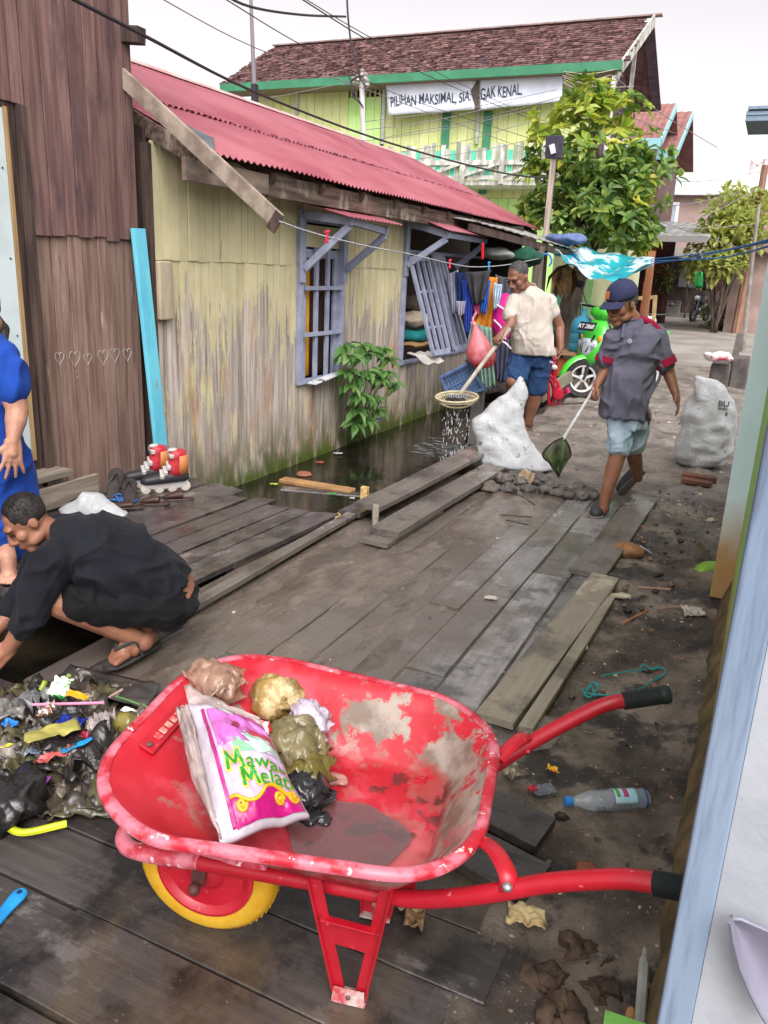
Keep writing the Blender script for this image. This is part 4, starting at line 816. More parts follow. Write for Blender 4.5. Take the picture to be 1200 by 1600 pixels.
for a, b in (((300, 165), (545, 128)), ((555, 205), (800, 160)), ((560, 222), (840, 168)), ((570, 190), (870, 140)), ((610, 240), (830, 190)), ((640, 250), (880, 205)), ((880, 150), (600, 215))):
    cable(gl, [(a[0], a[1], 16), ((a[0] + b[0]) / 2, (a[1] + b[1]) / 2 + 6, 18), (b[0], b[1], 20)], .007, M_cable2, group='wires before the green house')
gl = 'thin wire hanging across the lane between the tree and the right hand poles'
for a, b in (((960, 120), (1120, 230)), ((1010, 370), (1195, 290)), ((990, 350), (1185, 350)), ((930, 300), (1180, 395)), ((1000, 322), (1160, 300)), ((1020, 276), (1145, 278)), ((880, 130), (1060, 210))):
    cable(gl, [(a[0], a[1], 15), ((a[0] + b[0]) / 2, (a[1] + b[1]) / 2 + 7, 20), (b[0], b[1], 26)], .009, M_cable2, group='wires across the lane')
gl = 'pale tangled wire spreading from the pole top beside the banner'
for k in range(8):
    a = (882 + rnd.uniform(-3, 3), 112 + 3 * k); b = (960 + rnd.uniform(-20, 35), 108 + 9 * k); cable(gl, [(a[0], a[1], 19), ((a[0] + b[0]) / 2, (a[1] + b[1]) / 2 + rnd.uniform(3, 10), 20), (b[0], b[1], 22)], .01, pm('pale_wire', sR(168, 158, 140)), group='wires at the pole top')
# white service mast on the red roof
t = thing('service_mast', 'white pipe mast with insulators standing on the ridge of the red roof', 'mast', (-5.95, 10.8, 3.44)); base = atY(568, 222, 10.8); top = atY(565, 122, 10.8)
M_pipe = pm('white_pipe', sR(206, 206, 206), sR(180, 180, 180), 4, rough=.5); m = MB(); m.tube([V((base.x, 10.8, 3.3)), top], .035, 8); m.build('pipe', M_pipe, t)
m = MB()
for px, py in ((560, 122), (571, 120), (552, 126), (574, 130), (566, 114)): c = atY(px, py, 10.76); m.lathe([(.02, -.05), (.04, -.03), (.025, 0), (.04, .03), (.015, .05)], c, (0, 0, 1), 8)
m.build('insulator', pm('porcelain', sR(150, 146, 140), rough=.3), t)
m = MB()
for a, b, c in (((566, 115), (548, 132), (568, 168)), ((560, 118), (572, 138), (576, 150)), ((566, 118), (545, 110), (548, 128)), ((548, 128), (552, 150), (566, 165))): m.tube(curve_pts([atY(*a, 10.74), atY(*b, 10.72), atY(*c, 10.75)], 6), .009, 5)
m.build('looped_cable', M_cable, t)
t = thing('thin_pole', 'thin grey antenna pole rising behind the red roof', 'pole', (atY(397, 170, 14).x, 14, 0)); a = atY(391, -30, 14); b = atY(398, 150, 14); m = MB(); m.tube([V((b.x + .15, 14, 0)), b, a], [.05, .045, .03], 7); m.build('pipe', M_cable2, t)
m = MB(); m.bar(b + V((.0, 0, -.3)), b + V((.0, 0, .2)), .1, .1); m.build('sleeve', M_cable, t)
# solar lamp on a wooden post
t = thing('solar_lamp', 'dark square solar panel on top of a wooden post in front of the tree', 'lamp', (-2.9, 12.5, 0))
a = atY(866, 238, 12.5); b = atY(851, 385, 12.5); m = MB(); m.bar(V((b.x + .05, 12.5, 0)), b, .09, .09, up=(0, 1, 0)); m.bar(b, a, .075, .075, up=(0, 1, 0)); m.build('post', wood('lamp_post_wood', sR(128, 116, 106), sR(164, 152, 140)), t, smooth=0, bevel=.006)
c = [atY(*p, 12.44) for p in ((853, 212), (881, 211), (878, 248), (851, 247))]; m = MB(); m.prism(c, (0, .05, 0)); m.build('panel', pm('dark_panel', sR(46, 44, 58), sR(58, 56, 70), 20, rough=.35), t, smooth=0, bevel=.01)
m = MB(); m.bar(atY(865, 240, 12.4), atY(862, 226, 12.4), .07, .05, up=(0, 1, 0)); m.build('bracket', M_pipe, t, smooth=0)
# poles and tower at the right
t = thing('utility_pole', 'tall leaning rust coloured pole at the right beyond the road', 'pole', G(1152, 507)); b = V(G(1152, 507)); b = b * (30.0 / b.y); b.z = 0
m = MB(); m.tube([b, atY(1172, 400, 30), atY(1196, 258, 30)], [.16, .14, .1], 8); m.build('shaft', wood('rusty_pole', sR(120, 88, 74), sR(146, 112, 92), isl=0), t)
for py in (352, 378, 398): c = atY(1196 - (py - 258) * .2 - 4, py, 29.8); MB().lathe([(.05, -.12), (.09, 0), (.05, .12)], c, (0, 0, 1), 8).build('insulator', M_pipe, t)
t = thing('utility_pole', 'shorter grey pole standing right of the rust coloured pole', 'pole', (G(1160, 550).x, 19, 0)); b = G(1160, 551); m = MB(); m.tube([b, atY(1176, 400, b.y), atY(1186, 320, b.y)], [.06, .05, .04], 7); m.build('shaft', pm('grey_pole', sR(140, 132, 124), sR(112, 106, 100), 4), t)
t = thing('radio_tower', 'distant red lattice tower above the yellow green tree', 'tower', (atY(1180, 300, 160).x, 160, 0)); m = MB(); a = atY(1185, 250, 160); w_ = 1.3
for sx in (-1, 1):
    for sy in (-1, 1): m.bar((a.x + sx * w_, 160 + sy * w_, 0), (a.x + sx * w_ * .7, 160 + sy * w_ * .7, a.z), .22, .22)
k = 0; z = a.z - 14
while z < a.z: m.bar((a.x - w_, 159, z), (a.x + w_, 159, z + 2), .18, .18); m.bar((a.x + w_, 159, z), (a.x - w_, 159, z + 2), .18, .18); m.bar((a.x - 1.4, 159, z), (a.x + 1.4, 159, z), .25, .3); z += 2
m.build('lattice', pm('tower_red', sR(176, 130, 126), sR(200, 190, 190), .3), t, smooth=0)
# ================================================================ CLUTTER BESIDE AND BEYOND THE HOUSE
CP = Plane((-3.0, 10.4, 0))
# tin awning over the clutter
t = thing('tin_awning', 'grey tin lean-to roof sheltering the hanging laundry past the red roof', 'awning', (-3.4, 11.2, 0))
f0, f1 = atY(742, 346, 9.9), atY(905, 392, 12.6); b0 = V((-4.1, 9.9, 2.32)); b1 = V((-4.3, 12.8, 2.45))
m = MB(); m.sheet([[f0.lerp(f1, j / 30) + V((0, 0, .012 * (j % 2))) for j in range(31)], [b0.lerp(b1, j / 30) + V((0, 0, .012 * (j % 2))) for j in range(31)]], .012); m.build('roof', pm('awning_tin', sR(168, 168, 164), sR(120, 114, 108), 3, rough=.5), t, smooth=0)
m = MB(); m.bar(f0 + V((-.06, 0, -.07)), f1 + V((-.06, 0, -.07)), .05, .09); m.build('beam', M_darkwood, t, smooth=0)
q = atY(843, 388, 11.6); m = MB(); m.bar((q.x + .03, 11.6, 0), (q.x, 11.6, q.z + .02), .12, .12, up=(0, 1, 0)); m.build('post', wood('shed_post', sR(96, 84, 76), sR(130, 116, 104)), t, smooth=0, bevel=.008)
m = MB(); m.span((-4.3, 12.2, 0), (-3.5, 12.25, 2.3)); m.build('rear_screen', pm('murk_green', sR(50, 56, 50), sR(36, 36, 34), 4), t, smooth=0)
blob('cloth_bundle', 'blue tarp bundle lying on the edge of the tin lean-to roof', 'bundle', atY(885, 376, 12.3) + V((0, 0, .02)), (.3, .25, .08), plain('denim_blue', 92, 108, 150, .8), .04, 5, 8)
blob('cloth_bundle', 'white rolled bundle stored high under the tin lean-to', 'bundle', atY(778, 396, 11.0), (.24, .2, .08), plain('dull_white', 150, 152, 148, .8), .03, 5, 9)
blob('cloth_bundle', 'dark green net bundle hanging high under the tin lean-to', 'bundle', atY(820, 401, 11.2), (.26, .2, .12), plain('dark_green_net', 24, 74, 56, .9), .04, 6, 10)
# clothesline with pegs
LX = -2.84
pts = [atX(x, y, LX) for x, y in ((437, 346), (470, 358), (515, 371), (580, 386), (640, 397), (700, 411), (740, 417), (790, 414), (842, 404))]
m = MB(); m.tube(curve_pts(pts, 6), .0055, 6); tag(m.build('clothesline', pm('white_rope', sR(176, 176, 178), sR(130, 130, 132), 60, rough=.9), smooth=180), 'twisted white clothesline running from the grey roof beam to the shed post', 'clothesline')
M_pegr = plain('peg_red', 216, 40, 80, .4); M_pegb = plain('peg_blue', 40, 140, 216, .4)
for px, py, mt, lb in ((511, 368, M_pegr, 'red clothespin on the line near the first window awning'), (703, 411, M_pegr, 'red clothespin on the line in front of the open window grille'), (764, 414, M_pegb, 'blue clothespin on the line above the hanging laundry')):
    c = atX(px, py, LX); m = MB(); m.bar(c + V((0, -.012, -.05)), c + V((0, -.002, .035)), .012, .014); m.bar(c + V((0, .012, -.05)), c + V((0, .002, .035)), .012, .014); m.bar(c + V((0, -.03, .02)), c + V((0, .03, .03)), .014, .014); tag(m.build('clothespin', mt, smooth=0, bevel=.003), lb, 'clothespin')
def garment(name, label, cat, q, d, mat, amp=.02, k=3, dd=0.0, ph=0.0, th=.006, rag=.15, pl=None):
    P_ = pl or CP; tl, tr, br, bl = [P_(x, y, d + (dd if i > 1 else 0)) for i, (x, y) in enumerate(q)]; nn = P_.h; g = []
    for i in range(15):
        v = i / 14; row = []
        for j in range(25):
            u = j / 24; p = tl.lerp(tr, u).lerp(bl.lerp(br, u), v); p = p + nn * amp * (.3 + v) * sin(k * 2 * pi * u + ph + 1.2 * v) + V((0, 0, rag * (tl - bl).length * v * .35 * noise.noise(V((u * 3 + ph, 1, ph)))))
            sag = .05 * (tr - tl).length * sin(pi * u) * (1 - v); row.append(p - V((0, 0, sag)))
        g.append(row)
    m = MB(); m.sheet(g, th); m.noisy(.008, 9, ph, 2); return tag(m.build(name, mat, smooth=180), label, cat)
cl = lambda n_, r, g_, b: pm(n_, sR(r, g_, b), tuple(x * .75 for x in sR(r, g_, b)), 7, rough=.9, trans=.12)
garment('hanging_cloth', 'pale lavender cloth hanging closest to the window grilles', 'laundry', [(700, 428), (716, 420), (714, 488), (706, 492)], .0, cl('cl_lav', 176, 178, 200))
garment('hanging_cloth', 'navy blue cloth hanging beside the lavender cloth', 'laundry', [(711, 424), (738, 424), (734, 476), (714, 480)], -.05, cl('cl_navy', 30, 50, 98))
garment('hanging_cloth', 'royal blue shirt hanging below the grey jacket', 'laundry', [(722, 438), (742, 440), (736, 518), (727, 523)], -.1, cl('cl_royal', 44, 70, 170))
garment('hanging_jacket', 'dark grey jacket slung over the line above the blue shirt', 'jacket', [(726, 424), (768, 421), (756, 470), (740, 478)], -.2, cl('cl_grey', 62, 60, 64), .04, 2)
garment('hanging_cloth', 'small pale grey rag hanging under the navy cloth', 'laundry', [(713, 470), (728, 470), (725, 490), (716, 494)], -.12, cl('cl_palegrey', 168, 166, 180))
garment('hanging_cloth', 'small pink garment peeping out under the dark jacket', 'laundry', [(739, 470), (751, 468), (748, 492), (741, 490)], -.12, cl('cl_pink', 216, 92, 150))
garment('hanging_cloth', 'bright blue garment right of the dark jacket', 'laundry', [(750, 442), (767, 438), (759, 492), (751, 487)], -.15, cl('cl_bblue', 28, 96, 190))
garment('hanging_towel', 'long mustard orange towel hanging in the middle of the laundry', 'towel', [(762, 432), (778, 433), (770, 530), (734, 506)], -.05, cl('cl_orange', 206, 130, 38), .03, 2)
garment('hanging_cloth', 'light blue white top hanging right of the orange towel', 'laundry', [(772, 441), (785, 444), (780, 478), (771, 486)], -.2, cl('cl_lightblue', 176, 196, 214))
garment('hanging_cloth', 'dark slate cloth at the back right of the laundry', 'laundry', [(774, 428), (806, 436), (804, 500), (780, 500)], .25, cl('cl_slate', 74, 76, 84))
garment('hanging_cloth', 'long grey green cloth hanging behind the red plastic bag', 'laundry', [(738, 502), (768, 512), (774, 606), (752, 612)], -.35, cl('cl_sage', 118, 146, 132), .03, 4, rag=.3)
garment('hanging_cloth', 'sage green cloth end spreading left of the red plastic bag', 'laundry', [(736, 502), (756, 520), (742, 575), (726, 566)], -.3, cl('cl_sage', 118, 146, 132), .03, 2)
garment('hanging_cloth', 'dark grey trousers hanging low beside the man in the white shirt', 'laundry', [(770, 528), (796, 530), (790, 598), (774, 596)], -.1, cl('cl_darkslate', 70, 72, 92), .03, 3)
garment('ribbon', 'short red ribbon dangling above the laundry', 'ribbon', [(752, 380), (756, 380), (756, 406), (752, 406)], -.1, cl('cl_red', 200, 30, 36), .005, 1)
# magenta backpack
t = thing('backpack', 'magenta backpack with white stripes hanging behind the man in the white shirt', 'backpack', CP(786, 530, -.1)); m = MB(); c = CP(786, 496, -.1); m.ell(c, (.15, .1, .3), nu=20, nv=14); m.noisy(.025, 6, 3); m.build('body', plain('magenta', 206, 24, 130, .6), t, smooth=180)
m = MB()
for a, b in (((776, 476), (798, 500)), ((772, 500), (790, 530)), ((776, 532), (798, 545))): m.tube(curve_pts([CP(*a, -.22), CP((a[0] + b[0]) / 2 + 2, (a[1] + b[1]) / 2 - 3, -.25), CP(*b, -.22)], 4), .012, 6)
m.build('stripe', plain('stripe_white', 220, 210, 220, .6), t)
# dark stacked stuff below the laundry, red plastic bag, blue crate
M_murk = pm('murk', sR(52, 46, 42), sR(30, 27, 26), 6, rough=.9, bump=.4)
m = MB(); a = atY(690, 640, 11.0); m.bar((-3.0, 10.3, -.05), (-2.75, 12.2, -.02), .12, .1); m.bar((-3.3, 10.4, .1), (-3.0, 12, .1), .1, .05); tag(m.build('timber', M_darkwood, smooth=0, bevel=.006), 'dark timbers lying under the hanging laundry', 'timber')
q = atY(740, 690, 8.9); m = MB(); m.bar((q.x, 8.9, -.35), (q.x + .02, 8.9, .42), .13, .1, up=(0, 1, 0)); tag(m.build('concrete_post', pm('grey_post', sR(112, 110, 104), sR(86, 84, 80), 5, rough=.8, bump=.3), smooth=0, bevel=.01), 'short grey concrete post standing in the canal behind the white sack', 'post')
blob('rubbish_bag', 'dark bundle of rubbish under the laundry at the canal end', 'bag', V((-3.35, 11.2, .15)), (.45, .6, .3), M_murk, .12, 2.5, 21)
blob('rubbish_bag', 'black heap on the bank behind the white shirted man', 'bag', V((-2.75, 10.9, .12)), (.3, .4, .22), M_murk, .1, 3, 22)
RP = Plane((-2.75, 8.7, 0))
t = thing('plastic_bag', 'translucent red carrier bag filled with white things hanging in front of the laundry', 'bag', RP(752, 575, 0)); m = MB(); sc = 1 / (1254 / 8.75)
rings = []
for cx, cy, hw in ((752, 575, 6), (752, 573, 15), (752, 566, 22), (752, 552, 24), (750, 540, 19), (748, 528, 13), (745, 517, 7), (742, 508, 3), (739, 502, 5)):
    c = RP(cx, cy, 0); x = RP.h.cross(V((0, 0, 1))); rings.append([c + (x * cos(2 * pi * k / 24) + RP.h * sin(2 * pi * k / 24) * .75) * hw * sc * (1 + .06 * sin(5 * 2 * pi * k / 24 + cy)) for k in range(24)])
m.loft(rings)
n = NT('red_film'); n.set('Base Color', n.mix(n.ramp(n.sep()[2], .06, .3), sR(206, 30, 52), sR(238, 130, 140))); n.set('Roughness', .25); n.set('Alpha', .62); n.set('Specular IOR Level', .6); n.bump(n.noise(14), .5, .02)
m.build('film', n.m, t, smooth=180)
m = MB()
for px, py, r in ((745, 562, 9), (758, 558, 9), (752, 548, 8), (744, 550, 6)): m.ell(RP(px, py, .0), (r * sc,) * 3, nu=10, nv=7)
m.noisy(.012, 12, 2); m.build('contents', plain('bag_white', 224, 214, 220, .6), t, smooth=180)
m = MB(); m.tube(curve_pts([RP(740, 505), RP(739, 498), RP(741, 494, .05), RP(744, 488, .15)], 4), .012, 6); m.build('handle', n.m, t)
t = thing('plastic_crate', 'slate blue plastic crate hanging on its side next to the strainer', 'crate', RP(720, 610, .1)); c = [RP(689, 588, .05), RP(733, 566, .15), RP(756, 606, .15), RP(706, 626, .05)]
M_crate = plain('crate_blue', 84, 108, 146, .5); m = MB(); nn = RP.h
m.prism(c, nn * .015)
for i in range(4): a, b = c[i], c[(i + 1) % 4]; m.bar(a - nn * .08, b - nn * .08, .03, .03); m.bar(a, a - nn * .1, .025, .025)
for i in range(9): u = (i + 1) / 10; m.bar(c[0].lerp(c[1], u) - nn * .012, c[3].lerp(c[2], u) - nn * .012, .008, .012, nn)
for i in range(3): u = (i + 1) / 4; m.bar(c[0].lerp(c[3], u) - nn * .012, c[1].lerp(c[2], u) - nn * .012, .01, .014, nn)
m.build('body', M_crate, t, smooth=0, bevel=.004)
m = MB(); m.bar(c[1] - nn * .09 + V((-.02, 0, .04)), c[1] - nn * .09 + V((.07, 0, -.05)), .05, .03); m.bar(c[2] - nn * .05, c[2] + V((.1, 0, .02)), .04, .02); m.build('handle', plain('crate_dark', 60, 80, 116, .5), t, smooth=0, bevel=.006)
# bundle of dry leaves
t = thing('leaf_bundle', 'bundle of dry brown leaves hung under the turquoise tarpaulin', 'leaves', atY(886, 470, 12.4)); m = MB(); top = atY(886, 418, 12.4)
for k in range(34):
    a = rnd.uniform(0, 2 * pi); d = V((cos(a) * .9, sin(a) * .9, -rnd.uniform(.5, 1.2))); leaf(m, top + rv() * .05, d, V((0, 0, 1)), rnd.uniform(.3, .45), .16, .2, .5)
m.build('leaves', pm('dry_leaf', sR(150, 116, 78), sR(110, 82, 54), 6, rough=.8, isl=.5), t, smooth=0)
m = MB(); m.tube([top + V((0, 0, .3)), top], .01, 5); m.build('string', M_cable, t)
# tarpaulin
Y0 = 12.2; top_e = curve_pts([atY(864, 385, 12.1), atY(910, 388, 12.9), atY(965, 397, 13.2), atY(1022, 404, 12.6)], 8); bot = curve_pts([atY(868, 390, 11.8), atY(900, 418, 11.6), atY(950, 440, 11.5), atY(1018, 412, 12.1)], 8)
g = [[top_e[j].lerp(bot[j], i / 10) + V((0, 0, -.06 * sin(pi * i / 10) + .03 * sin(j * .9 + i * .7))) for j in range(len(bot))] for i in range(11)]
n = NT('tarp'); a = n.ramp(n.noise(1.6, (1, 1, 2), 3), .46, .5); c = n.mix(a, sR(206, 222, 224), sR(46, 176, 186)); c = n.mix(n.ramp(n.noise(3.1, (1, 2, 1), 3, loc=(2, 3, 4)), .62, .64), c, sR(34, 108, 176)); c = n.mix(n.ramp(n.noise(7, detail=8, loc=(2, 3, 4)), .6, .63), c, sR(150, 160, 160)); n.set('Base Color', c); n.set('Roughness', .4)
t = n.n('ShaderNodeBsdfTranslucent'); n.l(c, t.inputs[0]); ms = n.n('ShaderNodeMixShader'); ms.inputs[0].default_value = .35; n.l(n.p.outputs[0], ms.inputs[1]); n.l(t.outputs[0], ms.inputs[2]); n.l(ms.outputs[0], n.t.nodes['Material Output'].inputs[0])
m = MB(); m.sheet(g, .006); m.noisy(.02, 5, 1, 3); tag(m.build('tarpaulin', n.m, smooth=180), 'torn turquoise and white tarpaulin stretched between the shed roof and an orange post', 'tarpaulin')
M_brope = plain('blue_rope', 40, 124, 196, .6)
for lb, pp in (('upper blue rope tied from the orange post to the blue house', [(1018, 405, 12.6), (1100, 396, 9), (1160, 385, 6.5), (1202, 374, 5.2)]), ('lower blue rope tied from the orange post to the blue house', [(1018, 408, 12.6), (1110, 404, 9), (1160, 396, 6.5), (1202, 384, 5.2)]), ('middle blue rope crossing between the other two blue ropes', [(1018, 412, 12.6), (1080, 403, 10), (1150, 388, 7), (1202, 378, 5.2)])):
    cable(lb, pp, .007, M_brope, 'rope', None, 'rope')
m = MB(); m.tube(curve_pts([atY(848, 397, 11.5), atY(858, 398, 11.5), atY(862, 408, 11.5), atY(858, 416, 11.5)], 4), .014, 6); tag(m.build('rope', M_brope), 'blue cord knotted round the wooden shed post', 'rope')
t = thing('orange_post', 'orange brown wooden post holding the right corner of the tarpaulin', 'post', (atY(1016, 500, 13).x, 13, 0)); q = atY(1018, 398, 13); q2 = atY(1008, 500, 13); MB().bar((q2.x, 13, 0), (q.x, 13, q.z + .05), .1, .1, up=(0, 1, 0)).build('shaft', pm('orange_wood', sR(150, 98, 60), sR(120, 76, 46), 3, (1, 1, .2)), t, smooth=0, bevel=.006)
# kiosk wall behind the scooter
t = thing('kiosk', 'small green and cream kiosk wall behind the scooter', 'kiosk', (-2.6, 15.2, 0))
def panel(name, px0, px1, py0, py1, Y, mat):
    a = atY(px0, py1, Y); b = atY(px1, py0, Y); return MB().span((a.x, Y, max(a.z, 0)), (b.x, Y + .04, b.z)).build(name, mat, t, smooth=0)
panel('cream_panel', 846, 1004, 388, 600, 15.4, pm('cream_boards', sR(206, 206, 168), sR(180, 184, 140), 4, (1, 1, .1)))
panel('turquoise_panel', 856, 896, 452, 520, 15.3, plain('mint', 108, 190, 160)); panel('green_panel', 897, 914, 420, 560, 15.25, plain('deep_green', 34, 106, 66)); panel('post', 914, 921, 400, 560, 15.2, plain('pale_green', 150, 200, 130)); panel('frame', 940, 1000, 500, 505, 15.2, plain('olive', 96, 96, 70)); panel('post', 955, 960, 470, 560, 15.15, plain('pale_green', 150, 200, 130)); panel('red_board', 998, 1012, 440, 500, 15.1, plain('rust_red', 150, 70, 56))
m = MB()
for px in (1010, 1024): q = atY(px, 520, 14.6); q2 = atY(px, 462, 14.6); m.bar((q.x, 14.6, 0), (q2.x, 14.6, q2.z), .06, .06, up=(0, 1, 0))
q = atY(985, 467, 14.6); q2 = atY(1026, 464, 14.6); m.bar((q.x, 14.6, q.z), (q2.x, 14.6, q2.z), .05, .06); tag(m.build('wooden_rack', plain('pale_rack', 176, 150, 104, .7), smooth=0, bevel=.004), 'pale wooden rack standing behind the man in the cap', 'rack')
# table with water gallon
t = thing('wooden_table', 'rough wooden table beside the scooter with a water gallon on it', 'table', (-2.7, 11.9, 0)); M_tab = wood('table_wood', sR(120, 92, 66), sR(160, 126, 90), 'x')
a = atY(848, 545, 11.7); b = atY(928, 540, 11.7); m = MB(); m.span((a.x, 11.5, a.z - .05), (b.x, 12.1, a.z)); m.build('tabletop', M_tab, t, smooth=0, bevel=.005)
for px in (852, 868, 922):
    for y in (11.55, 12.05): q = atY(px, 560, 11.7); MB().span((q.x - .03, y - .03, 0), (q.x + .03, y + .03, a.z - .05)).build('leg', M_tab, t, smooth=0)
m = MB(); m.bar((a.x - .05, 11.48, .25), (b.x - .5, 11.48, .22), .04, .12); m.build('rail', M_tab, t, smooth=0)
zt_ = a.z
m = MB(); c = atY(908, 530, 11.75); c.z = zt_ + .003; m.lathe([(.115, 0), (.135, .02), (.135, .08), (.125, .1), (.135, .12), (.135, .19), (.125, .21), (.135, .23), (.135, .3), (.11, .37), (.05, .41), (.03, .43), (.03, .48), (.034, .48), (.034, .5)], c, n=24); m.v = [c + (p - c) * 1.2 for p in m.v]
n = NT('gallon_blue'); n.set('Base Color', sR(80, 160, 190)); n.set('Roughness', .15); n.set('Transmission Weight', .5); n.set('IOR', 1.1); tag(m.build('water_gallon', n.m, smooth=50), 'translucent blue water gallon standing on the wooden table', 'bottle')
blob('box', 'small blue and white box on the table edge beside the water gallon', 'box', atY(853, 538, 11.6), (.06, .06, .05), plain('smallbox', 120, 130, 190), .01, 8, 4)
blob('rubbish_bag', 'blue bag stuffed under the wooden table', 'bag', atY(905, 563, 11.9), (.12, .12, .1), plain('bagblue', 40, 84, 140, .5), .03, 7, 41)
m = MB(); m.span((atY(872, 560, 11.6).x, 11.6, .25), (atY(910, 560, 11.6).x, 11.62, .5)); tag(m.build('orange_board', plain('orangeboard', 176, 92, 44, .7), smooth=0), 'orange board leaning under the table', 'board')
# ---- green scooter
def scooter():
    B = G(906, 622); f = V((-.5, -.87, 0)).normalized(); s = V((f.y, -f.x, 0)); K = 1.13; U = V((0, 0, 1.18 * K))
    L = lambda x, y, z: B + (f * x + s * y) * K + U * z
    fw = V((-.86, -.5, 0)).normalized()
    t = thing('scooter', 'bright green scooter with white spoke wheel parked facing the lane', 'scooter', B)
    Mg = pm('scooter_green', sR(74, 190, 60), sR(64, 176, 52), 3, rough=.25, coat=.6); Mk = pm('black_plastic', sR(34, 34, 36), rough=.5); Mr = pm('tyre_rubber', sR(36, 35, 36), sR(58, 56, 54), 12, rough=.85); Ms = pm('silver_wheel', sR(206, 206, 206), rough=.35, metal=.3); Mc = pm('chrome', sR(190, 190, 190), rough=.15, metal=1)
    def wheel(c, ax, r):
        m = MB(); m.lathe([(r * .68, -.035), (r * .9, -.05), (r, -.025), (r, .025), (r * .9, .05), (r * .68, .035), (r * .68, -.035)], c, ax, 32, cap=False); w_ = m.build('wheel', Mr, t, smooth=50)
        m = MB(); m.lathe([(r * .6, -.03), (r * .7, -.035), (r * .7, .035), (r * .6, .03), (r * .6, -.03)], c, ax, 28, cap=False); m.lathe([(.035, -.05), (.05, -.04), (.05, .04), (.035, .05)], c, ax, 14); x, y = frame(V(ax))
        for k in range(5): a = 2 * pi * k / 5 + .3; d = x * cos(a) + y * sin(a); m.bar(c + d * .04, c + d * r * .65, .03, .045, V(ax))
        m.build('rim', Ms, w_, smooth=50); return w_
    r = .275; c = B + V((0, 0, r)); sx = V((fw.y, -fw.x, 0)); wheel(c, sx, r)
    rc = B - f * 1.3 * K + V((0, 0, r)); wheel(rc, s, r)
    m = MB(); rings = []
    for i in range(9):
        a = radians(-25 + 145 * i / 8); d = fw * cos(a) + V((0, 0, 1)) * sin(a); p = c + d * (r + .035); w_ = .075 * (1 - .35 * abs(i - 4) / 4); rings.append([p + sx * w_ - d * .03, p + sx * w_ * .6 + d * .015, p + d * .025, p - sx * w_ * .6 + d * .015, p - sx * w_ - d * .03, p - d * .01])
    m.loft(rings); m.build('front_fender', Mg, t, smooth=60)
    m = MB()
    for k in (-1, 1): m.tube([c + sx * .065 * k, c + sx * .065 * k + V((0, 0, .36)) - f * .12], .022, 8)
    m.build('fork', Mk, t)
    def shell(name, secs, mat): # secs: (x, z, half width, half thickness along f)
        m = MB(); m.body([(L(x, 0, z), s * K, hw, f * K, ht) for x, z, hw, ht in secs], 20, 2.6); return m.build(name, mat, t, smooth=180)
    shell('front_shield', [(-.08, .34, .07, .06), (-.06, .42, .14, .08), (-.08, .52, .19, .09), (-.13, .62, .2, .08), (-.18, .72, .16, .07), (-.2, .80, .1, .05)], Mg)
    shell('leg_panel', [(-.28, .18, .1, .06), (-.24, .4, .17, .04), (-.26, .6, .17, .04), (-.27, .75, .12, .04)], Mk)
    shell('handlebar_cowl', [(-.22, .80, .06, .05), (-.2, .86, .15, .07), (-.23, .92, .15, .07), (-.26, .945, .08, .05)], Mg)
    m = MB(); m.body([(L(-.02 + .0, 0, z), s * K, hw, f * K, .05) for z, hw in ((.44, .04), (.48, .1), (.55, .15), (.60, .14), (.62, .06))], 18); m.build('headlight', pm('lens', sR(196, 204, 206), sR(120, 126, 130), 14, rough=.08, spec=.8), t, smooth=180)
    m = MB()
    for k in (-1, 1): m.bar(L(-.0, .12 * k, .66), L(.02, .03 * k, .48), .03, .02)
    m.build('trim', Mk, t, smooth=0)
    m = MB(); pc = L(.0, 0, .74); m.sheet([[pc + s * (.14 * a) + V((0, 0, .055 * b)) + f * (.02 - .03 * b) for a in (-1, -.5, 0, .5, 1)] for b in (-1, 0, 1)], .012); pl = m.build('licence_plate', pm('plate_black', sR(40, 40, 44), rough=.4), t, smooth=0)
    vs, fs = text_mesh('KT 2868', 1, .01); x0 = min(p.x for p in vs); x1 = max(p.x for p in vs); m = MB(); m.add([pc - s * (((p.x - x0) / (x1 - x0) - .5) * .26) + V((0, 0, (p.y) * .075)) + f * (.033 - .03 * p.y * .075 / .055) for p in vs], fs); m.build('lettering', plain('plate_white', 224, 224, 224), pl, smooth=0)
    m = MB(); m.tube([L(-.27, -.36, .94), L(-.23, -.15, .93), L(-.22, 0, .92), L(-.23, .15, .93), L(-.27, .36, .94)], .016, 8); hb = m.build('handlebar', Mk, t)
    for k in (-1, 1):
        m = MB(); m.tube(curve_pts([L(-.25, .28 * k, .95), L(-.22, .33 * k, 1.06), L(-.22, .38 * k, 1.12)], 4), .008, 6); m.ell(L(-.22, .40 * k, 1.15), (.085, .03, .05), Matrix((s, f, V((0, 0, 1)))).transposed()); m.build('mirror', Mk, t, smooth=60)
        m = MB(); m.tube([L(-.25, .2 * k, .95), L(-.18, .33 * k, .955)], .006, 5); m.build('brake_lever', Mc, t)
        MB().ell(L(-.06, .15 * k, .62), (.03, .03, .05)).build('indicator', plain('amber', 216, 130, 30, .2), t)
    shell('footboard', [(-.4, .2, .13, .16), (-.42, .28, .15, .2)], Mk); 
    m = MB(); m.body([(L(x, 0, z), s * K, hw, V((0, 0, 1)), ht) for x, z, hw, ht in ((-.6, .42, .1, .16), (-.8, .48, .15, .15), (-1.1, .54, .15, .13), (-1.45, .62, .09, .08), (-1.6, .66, .03, .03))], 18); m.build('rear_body', Mg, t, smooth=180)
    m = MB(); m.body([(L(x, 0, z), s * K, hw, V((0, 0, 1)), ht) for x, z, hw, ht in ((-.58, .62, .08, .04), (-.75, .66, .13, .05), (-1.1, .68, .13, .05), (-1.4, .74, .09, .04))], 18); m.build('seat', Mk, t, smooth=180)
    return t
scooter()
